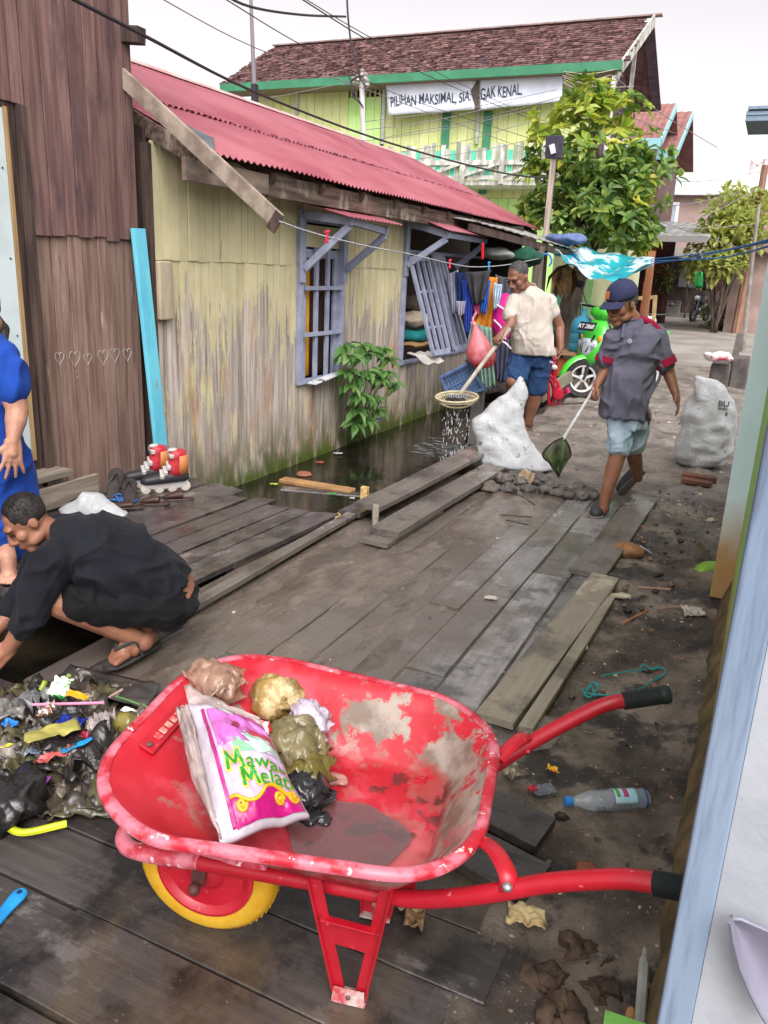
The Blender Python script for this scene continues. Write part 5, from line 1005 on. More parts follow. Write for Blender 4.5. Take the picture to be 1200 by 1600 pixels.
# dark motorcycle seen behind the cap man, and the far one
def motorcycle(label, B, f, K, simple=False):
    B = V(B); f = V(f).normalized(); s = V((f.y, -f.x, 0)); L = lambda x, y, z: B + (f * x + s * y) * K + V((0, 0, z * K)); t = thing('motorcycle', label, 'motorcycle', B)
    Mk = pm('black_plastic', rough=.5, c1=sR(34, 34, 36)); Mr = pm('tyre_rubber', sR(36, 35, 36)); Mc = pm('grey_metal', sR(150, 150, 152), rough=.35, metal=.7)
    for x in (0, -1.25):
        m = MB(); m.lathe([(.2, -.03), (.26, -.045), (.29, -.02), (.29, .02), (.26, .045), (.2, .03), (.2, -.03)], L(x, 0, .29), s, 24, cap=False); m.v = [L(x, 0, .29) + (p - L(x, 0, .29)) * K for p in m.v]; w_ = m.build('wheel', Mr, t, smooth=50)
        m = MB()
        for k in range(8): a = pi * 2 * k / 8; m.bar(L(x, 0, .29), L(x + .2 * cos(a), 0, .29 + .2 * sin(a)), .015, .015)
        m.lathe([(.04, -.05), (.04, .05)], L(x, 0, .29), s, 10); m.build('spokes', Mc, w_, smooth=0)
    m = MB(); m.tube([L(0, .06, .29), L(-.25, .06, .95)], .022 * K, 6); m.tube([L(0, -.06, .29), L(-.25, -.06, .95)], .022 * K, 6); m.build('fork', Mc, t)
    m = MB(); m.body([(L(x, 0, z), s * K, hw, V((0, 0, K)), ht) for x, z, hw, ht in ((-.2, .72, .05, .08), (-.4, .74, .13, .12), (-.65, .7, .12, .1), (-.75, .66, .06, .05))], 14); m.build('tank', Mk, t, smooth=180)
    m = MB(); m.body([(L(x, 0, z), s * K, hw, V((0, 0, K)), ht) for x, z, hw, ht in ((-.7, .7, .08, .04), (-.9, .72, .12, .05), (-1.25, .76, .1, .05), (-1.5, .82, .05, .03))], 14); m.build('seat', Mk, t, smooth=180)
    m = MB(); m.body([(L(x, 0, .42), s * K, .12, V((0, 0, K)), ht) for x, ht in ((-.35, .05), (-.45, .16), (-.75, .16), (-.85, .06))], 12); m.build('engine', Mc, t, smooth=180)
    m = MB(); m.tube([L(-.3, -.36, 1.0), L(-.24, -.15, .98), L(-.24, .15, .98), L(-.3, .36, 1.0)], .018 * K, 6); m.build('handlebar', Mk, t)
    MB().ell(L(-.13, 0, .86), (.1 * K,) * 3, nu=12, nv=8).build('headlight', pm('lens2', sR(200, 206, 210), rough=.1), t)
    MB().bar(L(.12, 0, .62), L(-.14, 0, .64), .12 * K, .03 * K).build('front_fender', Mk, t, smooth=0, bevel=.02)
    for k in (-1, 1):
        m = MB(); m.tube([L(-.26, .28 * k, 1.0), L(-.24, .33 * k, 1.15)], .008 * K, 5); m.ell(L(-.24, .34 * k, 1.18), (.06 * K, .02 * K, .04 * K)); m.build('mirror', Mk, t)
motorcycle('dark motorcycle mostly hidden behind the man in the cap', (-2.05, 16.6, 0), (.2, -1, 0), 1.0)
b = G(1085, 493) * 1.0; motorcycle('black motorcycle parked far back under the lean-to', (G(1083, 493).x * 36 / G(1083, 493).y, 36, 0), (-.3, -1, 0), 1.12)
q = G(1092, 440); m = MB(); g = []
for i in range(6): g.append([atY(1086 + j * 3, 425 + i * 5, 36.5) + V((0, .1 * sin(j * 2), 0)) for j in range(5)])
m.sheet(g, .02); tag(m.build('green_cloth', plain('greencloth', 30, 170, 90, .8), smooth=180), 'bright green cloth hanging above the far motorcycle', 'cloth')
for k, (px, py, col, lb) in enumerate(((1104, 438, (40, 40, 60), 'dark clothes hanging right of the green cloth in the lean-to'), (1132, 445, (150, 60, 120), 'pinkish clothes hanging far back near the thin poles'), (1148, 455, (70, 66, 96), 'dusky clothes hanging beside the leaning pole'))):
    m = MB(); m.sheet([[atY(px - 8 + 4 * j, py - 16 + 8 * i, 40) + V((0, .15 * sin(j * 2.2), 0)) for j in range(5)] for i in range(5)], .03); tag(m.build('hanging_cloth', plain('farcloth%d' % k, *col), smooth=180), lb, 'laundry')
# red child bicycle frame
BP = Plane((-2.45, 10.2, 0)); t = thing('bicycle', 'small red child bicycle without its front wheel standing before the table', 'bicycle', G(862, 632)); Mred = pm('bike_red', sR(176, 24, 52), sR(140, 18, 40), 6, rough=.35)
m = MB()
for a in ([(866, 560), (860, 592), (866, 612)], [(858, 585), (872, 598), (878, 618)], [(860, 592), (872, 615)], [(866, 575), (864, 634)], [(856, 590), (858, 634)], [(872, 615), (886, 612)], [(872, 600), (874, 632)]): m.tube([BP(*p, .0 + .02 * i) for i, p in enumerate(a)], .02, 8)
m.build('frame', Mred, t)
m = MB(); m.tube(curve_pts([BP(850, 578, -.1), BP(854, 571, -.08), BP(866, 568, 0), BP(868, 556, .02), BP(858, 553, .1)], 5), .017, 8); m.build('handlebar', Mred, t)
for px, py in ((850, 580),): MB().tube([BP(px - 2, py, -.14), BP(px + 2, py - 3, -.08)], .024, 8).build('grip', plain('gripdark', 90, 20, 36), t)
m = MB(); m.lathe([(.06, -.02), (.075, 0), (.06, .02)], BP(872, 616, -.03), BP.h, 18); m.build('chainring', Mred, t)
m = MB(); m.ell(BP(866, 574, -.06), (.04, .03, .035)); m.build('lamp', plain('lampwhite', 216, 210, 206, .3), t)
m = MB(); m.tube([BP(885, 606, -.05), BP(888, 614, -.05)], .03, 8); m.build('pedal', plain('pedalpink', 190, 40, 90), t)
m = MB(); m.bar(G(866, 634), G(918, 631), .06, .05); tag(m.build('black_stick', M_darkwood, smooth=0, bevel=.01), 'black charred stick lying in the mud beside the red bicycle', 'stick')
m = MB(); m.bar(atY(845, 620, 10.4), atY(905, 578, 11.6), .05, .16); tag(m.build('plank', plain('greyplank', 128, 124, 104, .8), smooth=0), 'grey board propped on edge behind the red bicycle', 'plank')
# block heap at the right edge
t = G(1140, 588); c = V((t.x, t.y, 0)); m = MB()
blk = pm('block_concrete', sR(96, 90, 86), sR(70, 66, 64), 5, rough=.9, bump=.5)
YB = 14.2
for i, (px0, px1, py0, py1, lb) in enumerate(((1107, 1142, 570, 590, 'dark concrete block at the road edge under the red and white rag'), (1140, 1172, 560, 588, 'taller dark concrete block stacked behind the rag at the right'))):
    a = atY(px0, py1, YB + .2 * i); b = atY(px1, py0, YB + .2 * i); m = MB(); m.span((a.x, YB + .2 * i, -.02), (b.x, YB + .6 + .2 * i, b.z)); m.noisy(.015, 6, i); tag(m.build('concrete_block', blk, smooth=0, bevel=.02), lb, 'block')
blob('rag', 'white and red rag lying on the concrete block', 'rag', atY(1124, 557, 14.1), (.22, .15, .08), pm('rag_white', sR(220, 214, 210), sR(190, 90, 110), 3, rough=.9, lo=.5, hi=.6), .05, 5, 12)
m = MB(); q = atY(1147, 560, 14.6); m.bar((q.x, 14.6, .3), (q.x + .03, 14.6, atY(1150, 520, 14.6).z), .1, .06, up=(0, 1, 0)); tag(m.build('stake', plain('stakegrey', 110, 104, 100, .9), smooth=0), 'short grey stake behind the concrete blocks', 'stake')
blob('stone', 'round grey stone at the foot of the concrete blocks', 'stone', G(1152, 590, .1), (.15, .15, .13), blk, .03, 5, 3)
# ================================================================ PEOPLE
def skinmat(name, r, g, b):
    n = NT(name); c = n.mix(n.ramp(n.noise(9), .35, .65), sR(r, g, b), sR(int(r * .88), int(g * .84), int(b * .82))); n.set('Base Color', c); n.set('Roughness', .5); n.set('Subsurface Weight', .08); n.set('Subsurface Radius', (.012, .005, .003)); n.set('Specular IOR Level', .4)
    n.bump(n.noise(60), .1, .002); return n.m
def clothmat(name, c, c2=None, rough=.85, s=4):
    n = NT(name); col = n.mix(n.ramp(n.noise(s, detail=8), .35, .65), sR(*c), sR(*(c2 or tuple(int(x * .9) for x in c)))); n.set('Base Color', col); n.set('Roughness', rough); n.set('Specular IOR Level', .2); n.set('Sheen Weight', .03)
    wr = n.math('ABSOLUTE', n.math('SUBTRACT', n.noise(6, (1, 1, .7), 3, .5, 1.4), .5)); n.bump(n.math('ADD', n.math('ADD', n.math('MULTIPLY', wr, 1.4), n.math('MULTIPLY', n.noise(22, detail=3), .35)), n.math('MULTIPLY', n.noise(280, detail=2), .08)), .32, .03); return n.m
M_hair = pm('black_hair', sR(26, 22, 22), sR(44, 38, 36), 60, (1, 1, .3), rough=.55, bump=.5); M_eye = pm('eye_dark', sR(24, 16, 14), rough=.2); M_greyhair = pm('grey_hair', sR(84, 82, 82), sR(40, 38, 38), 60, rough=.7, bump=.5)
def oframe(F, U):
    F = V(F).normalized(); R_ = F.cross(V(U)).normalized(); U = R_.cross(F); return F, R_, U
def head_prims(m, c, F, U, nb, k=1.0, fat=1.0):
    F, R_, U = oframe(F, U); M = Matrix((R_, F, U)).transposed(); q = lambda r, f, u: c + (R_ * r + F * f + U * u) * k
    def e(p, a, b, d): m.ell(q(*p), (a * k, b * k, d * k), M)
    e((0, -.012, .025), .076 * fat, .096, .098); e((0, .02, -.05), .06 * fat, .072, .062); e((0, .062, -.098), .032, .03, .024); e((0, .078, .034), .056, .022, .016)
    for s in (-1, 1): e((.042 * s * fat, .055, -.020), .026, .030, .028); e((.076 * s * fat, -.014, -.005), .009, .02, .031); e((.017 * s, .098, -.032), .012, .014, .010); e((.044 * s * fat, .018, -.072), .024, .045, .026)
    m.cap(q(0, .092, .015), .010 * k, q(0, .112, -.026), .016 * k); e((0, .088, -.060), .028, .018, .009); e((0, .084, -.073), .024, .018, .010); e((0, .07, -.05), .035, .03, .03)
    m.cap(q(0, -.03, -.06), .056 * k, nb, .062 * k)
    return q, M
def face_bits(parent, q, M, k, hair, brow=True):
    m = MB()
    for s in (-1, 1): m.ell(q(.032 * s, .089, .010), (.014 * k, .006 * k, .0045 * k), M, 8, 6)
    m.build('eyes', M_eye, parent)
    m = MB()
    for s in (-1, 1): m.ell(q(.034 * s, .094, .034), (.020 * k, .006 * k, .004 * k), M, 8, 6)
    m.build('eyebrows', hair, parent)
    m = MB(); m.ell(q(0, .101, -.0665), (.022 * k, .005 * k, .002 * k), M, 8, 6); m.build('mouth', pm('mouth_line', sR(84, 40, 36), rough=.6), parent)
def strands(parent, q, M, k, mat, off, rad, n_, L, seed, lim=-.1):
    r_ = random.Random(seed); m = MB(); R_, F, U = M.col[0], M.col[1], M.col[2]; c = q(*off)
    while n_ > 0:
        v = V((r_.gauss(0, 1), r_.gauss(0, 1), r_.gauss(0, 1))).normalized()
        if v.z < lim + .35 * max(0, v.y) or (v.y > .55 and v.z < .45): continue
        n_ -= 1; p = c + (R_ * v.x * rad[0] + F * v.y * rad[1] + U * v.z * rad[2]) * k; nn = (R_ * v.x + F * v.y + U * v.z).normalized(); t = (nn.cross(R_) * -1 + V((r_.uniform(-.5, .5), r_.uniform(-.5, .5), r_.uniform(-.5, .5)))).normalized(); s = nn.cross(t) * .0012 * k; e = p + (t * .85 + nn * .45) * L * r_.uniform(.6, 1.3) * k
        m.add([p - s - nn * .002, p + s - nn * .002, e], [(0, 1, 2)])
    m.build('hair_strands', mat, parent, smooth=0)
def hand_prims(m, w, D, N, th=1, curl=.25, k=1.0, spread=.1):
    D = V(D).normalized(); N = V(N); N = (N - D * N.dot(D)).normalized(); Sd = D.cross(N) * th        # Sd: towards the thumb
    for i in range(4): m.cap(w + Sd * (1.5 - i) * .013 * k, .017 * k, w + (D * .082 + Sd * (1.5 - i) * .0205) * k, .0125 * k)
    m.cap(w, .024 * k, w + D * .05 * k, .026 * k)
    for i, L in enumerate((.070, .080, .074, .056)):
        p = w + (D * .084 + Sd * (1.5 - i) * .0215) * k; d = (D + Sd * (1.5 - i) * spread).normalized(); a = curl
        for j, (f, r0, r1) in enumerate(((.45, .0105, .0095), (.32, .0095, .0085), (.26, .0085, .0075))):
            dd = (d * cos(a) + N * sin(a)); e = p + dd * L * f * k; m.cap(p, r0 * k, e, r1 * k, 8); p = e; a += curl * 1.15
    p = w + (D * .022 + Sd * .026) * k; d = (D * .62 + Sd * .72 + N * .25).normalized()
    e = p + d * .042 * k; m.cap(p, .016 * k, e, .0125 * k, 8); d2 = (D * .85 + Sd * .35 + N * .3).normalized(); m.cap(e, .0125 * k, e + d2 * .034 * k, .009 * k, 8)
def foot_prims(m, heel, toe, ankle, k=1.0, th=1):
    heel = V(heel); toe = V(toe); d = (toe - heel); L = d.length; d.normalize(); s = d.cross(V((0, 0, 1))).normalized() * th
    m.cap(ankle, .042 * k, heel + d * .045 + V((0, 0, .045)), .042 * k); m.cap(heel + d * .03 + V((0, 0, .035)), .036 * k, heel + d * L * .68 + V((0, 0, .028)), .038 * k); m.cap(heel + d * .05 + V((0, 0, .07)), .034, heel + d * L * .65 + V((0, 0, .034)), .03)
    m.cap(heel + d * L * .55 + s * .025 + V((0, 0, .022)), .024, heel + d * L * .72 - s * .03 + V((0, 0, .022)), .022)
    for i, (o, f, r) in enumerate(((.034, 1.0, .0135), (.013, .985, .0105), (-.006, .955, .0098), (-.023, .915, .0092), (-.038, .87, .009))): m.cap(heel + d * L * .7 + s * o * .9 + V((0, 0, .02)), r * 1.15, heel + d * (L * f - r) + s * o + V((0, 0, r * .95)), r, 8)
def band(name, mat, parent, a, b, ra, rb, n=24):
    a = V(a); b = V(b); m = MB(); m.lathe([(ra - .006, 0), (ra, 0), (rb, (b - a).length), (rb - .006, (b - a).length), (ra - .006, 0)], a, b - a, n, cap=False); return m.build(name, mat, parent, smooth=50)
# ---------------- man in the cap
P = Plane((-.86, 5.85, 0)); h = P.h; lf = V((h.y, -h.x, 0)) * -1
t = thing('person', 'man in a navy cap, grey polo and denim shorts walking with a hand net', 'person', (-.86, 5.9, 0)); M_sk = skinmat('skin_brown', 146, 100, 76)
hc = P(971, 475, -.03); F = -h * .72 + lf * .55 + V((0, 0, -.35)); m = MB(); nb = P(990, 507, .06)
q, M = head_prims(m, hc, F, (0, 0, 1), nb, 1.12, .95)
k_ = 1 / 231
ls, le, lw = P(1025, 527, .05), P(1045, 583, .08), P(1055, 613, .02); rs, re_, rw = P(957, 532, -.05), P(946, 577, -.04), P(932, 602, -.12)
m.limb([ls, le, lw], [.058, .044, .030]); m.limb([rs, re_, rw], [.055, .042, .028])
hand_prims(m, lw, P(1063, 645, -.02) - lw, lf * 1 + V((0, 0, -.1)), -1, .22, 1.0)
grip0, grip1 = P(926, 613, -.14), P(916, 629, -.16)
hand_prims(m, rw, (grip0 - rw), h * .5 - lf * .9, 1, .95, .95)
m.body([(P(990, 505, .05), lf, .1, h, .07), (P(991, 530, .02), lf, .16, h, .1), (P(980, 640), lf, .14, h, .1), (P(980, 660), lf, .11, h, .09)])
kr, ar, kl, al = P(966, 706, -.1), P(944, 783, -.16), P(990, 706, .1), P(997, 747, .38)
m.limb([P(968, 650), kr], [.09, .06]); m.limb([kr, kr.lerp(ar, .35), ar], [.06, .058, .036]); m.limb([P(998, 650, .04), kl], [.09, .06]); m.limb([kl, kl.lerp(al, .35), al], [.058, .055, .036])
fr = G(938, 803); fl = G(967, 773)
m.cap(ar, .036, V((ar.x, ar.y, .05)), .035)
m.remesh('body', M_sk, t, .0065, 2); face_bits(t, q, M, 1.12, M_greyhair)
m = MB(); m.ell(q(0, -.03, .02), (.082 * 1.12, .088 * 1.12, .075 * 1.12), M); m.build('hair', M_greyhair, t, smooth=180)
# cap
Mn = clothmat('navy_cap', (40, 44, 72), (52, 54, 84)); m = MB(); m.ell(q(0, -.012, .055), (.099, .122, .105), M, 24, 14); 
cU = M.col[2]; cut = q(0, 0, .045); m.v = [p if (p - cut).dot(cU) > 0 else p - cU * (p - cut).dot(cU) for p in m.v]
cp = m.build('cap', Mn, t, smooth=180)
m = MB(); g = []
for i in range(7):
    a = radians(-62 + 124 * i / 6); g.append([q(sin(a) * (.086 + .0 * j), .0 + cos(a) * .105 + j * .022 * cos(a * .75), .046 - .0045 * j - .012 * (j / 3) * sin(abs(a)) - .012 * sin(a) ** 2) for j in range(4)])
m.sheet(g, .006); m.build('brim', Mn, cp, smooth=60)
m = MB(); m.ell(q(0, -.01, .152), (.009, .009, .006), M, 8, 6); m.build('button', Mn, cp)
m = MB(); m.sheet([[q(a * .014 + .012, .098 + .018 * (1 - b) - .018, .07 + .042 * b) + M.col[1] * .012 for a in (-1, 1)] for b in (0, .5, 1)], .004); m.build('patch', plain('cap_patch', 190, 110, 60, .7), cp, smooth=0)
# polo shirt
Mp = clothmat('charcoal_polo', (104, 102, 116), (92, 91, 106)); Mc = clothmat('crimson_trim', (150, 26, 62)); m = MB()
sx = (lf * .95 + h * .3).normalized(); fy = (h * .95 - lf * .3).normalized(); A = lambda px, py, d, hw, dp: (P(px, py, d), sx, hw * k_, fy, dp)
m.body([A(990, 500, .04, 17, .075), A(991, 508, .04, 26, .09), A(991, 520, .03, 41, .115), A(989, 545, .01, 42, .135), A(984, 580, 0, 39, .14), A(979, 615, -.01, 38, .145), A(976, 640, -.01, 38, .145), A(976, 651, -.01, 38.5, .145)], 24, 2.5)
m.limb([ls + V((0, 0, .0)), P(1038, 566, .07)], [.073, .078]); m.limb([rs, P(947, 561, -.04)], [.068, .07])
sh_ = m.remesh('polo_shirt', Mp, t, .008, 4, .035, 6, 3)
band('cuff', Mc, sh_, P(1035, 560, .068), P(1039, 571, .07), .084, .087); band('cuff', Mc, sh_, P(949, 556, -.04), P(946, 565, -.04), .076, .078)
m = MB(); m.limb([P(1003, 498, .02), P(1017, 505, .03), P(1029, 515, .04)], [.022, .025, .022]); m.build('shoulder_panel', Mc, sh_, smooth=180)
m = MB(); m.lathe([(.07, -.02), (.076, .0), (.08, .028), (.074, .03), (.068, 0), (.07, -.02)], P(988, 500, .045), V((0, 0, 1)) - h * .25, 20, cap=False); m.build('collar', Mp, sh_, smooth=60)
m = MB(); m.bar(P(976, 505, -.06), P(972, 528, -.125), .022, .012, up=(0, 1, 0)); m.build('placket', Mp, sh_, smooth=0, bevel=.003)
m = MB(); c = P(984, 533, -.128); M3 = Matrix((lf, h, V((0, 0, 1)))).transposed(); m.lathe([(.010, 0), (.015, 0), (.015, .004), (.010, .004), (.010, 0)], c, h, 16, cap=False); m.bar(c - lf * .008, c + lf * .008, .006, .004, h); m.build('emblem', plain('emblem_white', 206, 210, 220), sh_, smooth=0)
m = MB(); m.body([A(978, 640, 0, 32, .12), A(980, 660, 0, 33, .125), A(980, 668, 0, 31, .12)]); m.limb([P(969, 655, -.02), P(968, 697, -.09)], [.095, .088]); m.limb([P(994, 655, .03), P(991, 694, .08)], [.092, .084])
m.remesh('denim_shorts', clothmat('light_denim', (168, 184, 196), (140, 160, 176), s=9), t, .008, 3, .02, 7, 5)
Mcl = pm('clog_rubber', sR(54, 54, 60), sR(44, 44, 48), 12, rough=.6)
def clog(heel, toe, up, name='clog'):
    heel = V(heel); toe = V(toe); d = (toe - heel); L = d.length; d.normalize(); u = V(up); s = d.cross(u).normalized(); u = s.cross(d); m = MB()
    m.body([(heel + d * L * f + u * hz, s, a, u, b) for f, hz, a, b in ((-.02, .04, .02, .02), (.03, .045, .036, .045), (.2, .05, .042, .05), (.5, .05, .048, .05), (.75, .042, .052, .042), (.92, .034, .044, .032), (1.0, .026, .022, .018))], 18); o = m.build(name, Mcl, t, smooth=180)
    m = MB(); m.body([(heel + d * L * f + u * .008, s, a, u, .009) for f, a in ((-.03, .024), (.05, .04), (.5, .05), (.78, .055), (.95, .046), (1.02, .022))], 18); m.build('sole', plain('clog_sole', 120, 116, 112, .8), o, smooth=50)
    m = MB(); m.body([(heel + d * L * f + u * .083, s, a, u, .012) for f, a in ((.0, .02), (.1, .036), (.3, .04), (.42, .02))], 14); m.build('opening', pm('shadow_lining', sR(22, 22, 24), rough=.9), o, smooth=180)
clog(G(946, 791), G(928, 810), (0, 0, 1)); tl = G(969, 773); clog(P(1006, 738, .5), tl, (-.3, .55, .9))
# hand net
t2 = thing('hand_net', 'small white poled hand net with weedy green mesh held by the man in the cap', 'net', P(873, 745, -.1)); pole_a = P(929, 606, -.145); pole_b = P(880, 686, -.22)
MB().tube([pole_a, pole_b], .011, 8).build('pole', plain('white_pole', 214, 214, 214, .4), t2)
nx = [P(881, 684, -.22), P(866, 690, -.3), P(848, 709, -.3), P(860, 722, -.25), P(889, 716, -.12), P(890, 700, -.15), P(881, 684, -.22)]; MB().tube(curve_pts(nx, 5), .006, 6).build('hoop', M_cable, t2)
n = NT('weedy_net'); wv = n.n('ShaderNodeTexWave', wave_type='BANDS', bands_direction='DIAGONAL'); wv.inputs['Scale'].default_value = 28; n.l(n.tc.outputs['Object'], wv.inputs[0]); wv2 = n.n('ShaderNodeTexWave', wave_type='BANDS', bands_direction='Z'); wv2.inputs['Scale'].default_value = 24; n.l(n.tc.outputs['Object'], wv2.inputs[0])
al = n.math('MAXIMUM', n.math('MAXIMUM', n.ramp(wv.outputs['Fac'], .5, .6), n.ramp(wv2.outputs['Fac'], .5, .6)), n.ramp(n.noise(9), .54, .6)); n.set('Alpha', al); n.set('Base Color', n.mix(n.ramp(n.noise(7), .4, .6), sR(66, 96, 34), sR(52, 60, 40))); n.set('Roughness', .5)
g = []; rim = curve_pts(nx, 5); tip = P(873, 745, -.18)
for i in range(8): f = i / 7; g.append([p.lerp(tip + V((0, 0, .02 * noise.noise(p * 30))), f ** .8) + (h * .05 * sin(pi * f)) * sin(j * .6) for j, p in enumerate(rim)])
m = MB(); m.sheet(g, .003); m.build('mesh', n.m, t2, smooth=180)
# ---------------- man in the white shirt
P = Plane((-2.2, 8.4, 0)); h = P.h; lf = V((h.y, -h.x, 0)) * -1; k_ = 1 / 152
t = thing('person', 'heavy man in a dirty white t-shirt and blue shorts lifting a strainer on a stick', 'person', (-2.2, 8.45, 0)); M_sk2 = skinmat('skin_deep', 132, 92, 74)
m = MB(); hc = P(809, 434, -.08); F = -h * .7 + lf * .5 + V((0, 0, -.5)); nb = P(826, 455, .02); q, M = head_prims(m, hc, F, (0, 0, 1), nb, 1.18, 1.1)
ls, le, lw = P(857, 470, .06), P(874, 510, .12), P(876, 543, .03); rs, re_, rw = P(804, 470, -.08), P(797, 508, -.25), P(783, 522, -.36)
m.limb([ls, le, lw], [.07, .053, .036]); m.limb([rs, re_, rw], [.065, .05, .034]); hand_prims(m, lw, P(872, 572, -.03) - lw, lf + h * -.1, -1, .4, 1.05)
hand_prims(m, rw, P(772, 533, -.42) - rw, V((0, 0, -1)) - lf * .2 + h * .3, 1, .9, 1.05)
m.body([(P(828, 455, .03), lf, .12, h, .09), (P(830, 480), lf, .18, h, .13), (P(832, 545), lf, .16, h, .13), (P(830, 568), lf, .14, h, .12)])
kr, ar, kl, al = P(801, 597, -.25), P(806, 655, .1), P(838, 612, -.04), P(825, 660, .04)
m.limb([P(813, 565), kr], [.12, .075]); m.limb([kr, kr.lerp(ar, .35), ar], [.075, .07, .045]); m.limb([P(845, 565), kl], [.12, .075]); m.limb([kl, kl.lerp(al, .35), al], [.074, .074, .045])
foot_prims(m, G(829, 668), G(812, 679), al, 1.05, -1); ar2 = V((ar.x, ar.y, .07)); foot_prims(m, V((ar.x + .03, ar.y + .03, 0)), V((ar.x - .12, ar.y - .15, 0)), ar2, 1.05, 1); m.cap(ar, .045, ar2, .042)
m.remesh('body', M_sk2, t, .0075, 2); face_bits(t, q, M, 1.18, M_hair)
m = MB(); m.ell(q(0, -.026, .046), (.0795 * 1.27, .092 * 1.2, .084 * 1.2), M, 20, 14); m.noisy(.003, 60, 4); hr = m.build('hair', M_greyhair, t, smooth=180); strands(hr, q, M, 1.2, M_greyhair, (0, -.026, .046), (.084, .092, .084), 1200, .010, 4)
A = lambda px, py, d, hw, dp: (P(px, py, d), sx, hw * k_, fy, dp); sx = (lf * .97 + h * .2).normalized(); fy = (h * .97 - lf * .2).normalized(); m = MB()
m.body([A(827, 447, .03, 11, .08), A(828, 452, .03, 19, .1), A(830, 462, .0, 31, .13), A(830, 480, -.01, 33, .155), A(830, 505, -.03, 32, .17), A(831, 528, -.04, 33, .19), A(833, 545, -.03, 34.5, .185), A(834, 553, -.02, 34.5, .18)], 24, 2.4); m.limb([ls, P(863, 487, .08)], [.08, .083]); m.limb([rs, P(797, 491, -.17)], [.078, .082])
ts = m.remesh('t_shirt', clothmat('dirty_white_cotton', (188, 180, 170), (170, 160, 148)), t, .008, 5, .018, 5, 9); m = MB(); m.lathe([(.075, -.012), (.083, 0), (.078, .016), (.07, .012), (.072, -.012)], P(826, 450, .03), V((0, 0, 1)) - h * .45 + lf * .3, 20, cap=False); m.build('neckband', clothmat('dirty_white_cotton2', (178, 170, 160)), ts, smooth=60)
m = MB(); m.body([A(831, 545, 0, 30, .16), A(830, 560, 0, 31, .165), A(829, 572, 0, 30, .155)]); m.limb([P(813, 562, -.02), P(806, 590, -.19)], [.13, .122]); m.limb([P(845, 562, .0), P(839, 606, -.02)], [.13, .112])
sh_ = m.remesh('shorts', clothmat('blue_shorts', (34, 60, 96), (28, 50, 84)), t, .009, 3, .024, 6, 2); m = MB(); m.bar(P(853, 562, -.1), P(864, 567, -.06), .004, .02); m.build('print', plain('shorts_print', 170, 180, 196), sh_, smooth=0)
# strainer on a stick
t3 = thing('strainer', 'round yellowish wire strainer on a long stick dripping canal water', 'strainer', P(714, 620, -.45)); a = P(797, 513, -.34); b = P(720, 614, -.47); MB().tube(curve_pts([a, a.lerp(b, .5) + V((0, 0, .01)), b], 4), .021, 8).build('stick', plain('worn_stick', 186, 176, 160, .7), t3)
c = P(714, 620, -.5); r = .215; ux = V((1, 0, 0)); nz = (V((0, 0, 1)) + lf * .05 - h * .12).normalized(); x, y = frame(nz); m = MB()
m.tube([c + (x * cos(2 * pi * i / 40) + y * sin(2 * pi * i / 40)) * r for i in range(41)], .011, 6, cap=False); m.tube([c - nz * .02 + (x * cos(2 * pi * i / 40) + y * sin(2 * pi * i / 40)) * r * .98 for i in range(41)], .007, 6, cap=False); Mst = plain('strainer_plastic', 196, 184, 150, .5); m.build('rim', Mst, t3)
m = MB()
for i in range(48): a = 2 * pi * i / 48; d = x * cos(a) + y * sin(a); m.tube([c + d * r, c + d * r * .86 - nz * .05, c + d * r * .6 - nz * .085, c + d * r * .2 - nz * .1], .0035, 4)
for rr, zz in ((.93, .03), (.82, .06), (.66, .08), (.45, .095), (.25, .1)): m.tube([c - nz * zz + (x * cos(2 * pi * i / 32) + y * sin(2 * pi * i / 32)) * r * rr for i in range(33)], .0035, 4, cap=False)
m.build('basket', Mst, t3, smooth=180)
blob('muck', 'black muck and leaves caught in the strainer', 'muck', c - nz * .06 + lf * .0, (.12, .1, .035), pm('wet_muck', sR(26, 24, 24), sR(60, 58, 50), 12, rough=.15), .03, 9, 6)
m = MB(); q_ = random.Random(4)
for i in range(150):
    a = q_.uniform(0, 2 * pi); rr = r * .75 * math.sqrt(q_.random()); p = c + x * cos(a) * rr + y * sin(a) * rr * .9 - nz * .1; z = q_.uniform(-.28, p.z - .02); L = q_.uniform(.012, .045) * (1.6 if q_.random() < .2 else 1); col = int(a * 6) % 3; m.tube([(p.x, p.y, z), (p.x, p.y, z - L * .5), (p.x, p.y, z - L)], [.001, .0042, .0015], 5)
n = NT('water_drop'); n.set('Base Color', sR(225, 228, 230)); n.set('Roughness', .08); n.set('Transmission Weight', .35); tag(m.build('water_drops', n.m, smooth=180), 'streaks of water dripping from the strainer into the canal', 'water drops', kind='stuff')
# ---------------- squatting man
P = Plane((-2.3, 2.42, 0)); h = P.h; lf = V((h.y, -h.x, 0)) * -1; k_ = 1 / 375
t = thing('person', 'man in black shirt and shorts squatting at the hole and reaching down', 'person', (-2.3, 2.42, 0)); M_sk3 = skinmat('skin_tan', 148, 102, 80)
perp_ = lambda a: V((0, 0, 1)) * cos(radians(a)) - lf * sin(radians(a))
m = MB(); hc = P(42, 816, -.03); F = lf * .72 + V((0, 0, -.62)) - h * .28; nb = P(100, 842, .0); q, M = head_prims(m, hc, F, V((0, 0, 1)) + lf * .6, nb, .88, 1.0)
rs, re_, rw = P(88, 872, -.17), P(52, 955, -.2), P(14, 1012, -.14); m.limb([rs, re_, rw], [.06, .046, .031]); hand_prims(m, rw, lf * .8 + V((0, 0, -.7)), h + V((0, 0, -.3)), -1, .35, 1.0)
ls, le, lw = P(75, 868, .2), P(25, 950, .2), P(-25, 1000, .1); m.limb([ls, le, lw], [.06, .046, .031]); hand_prims(m, lw, lf * .6 + V((0, 0, -.8)), -h, 1, .35, 1.0)
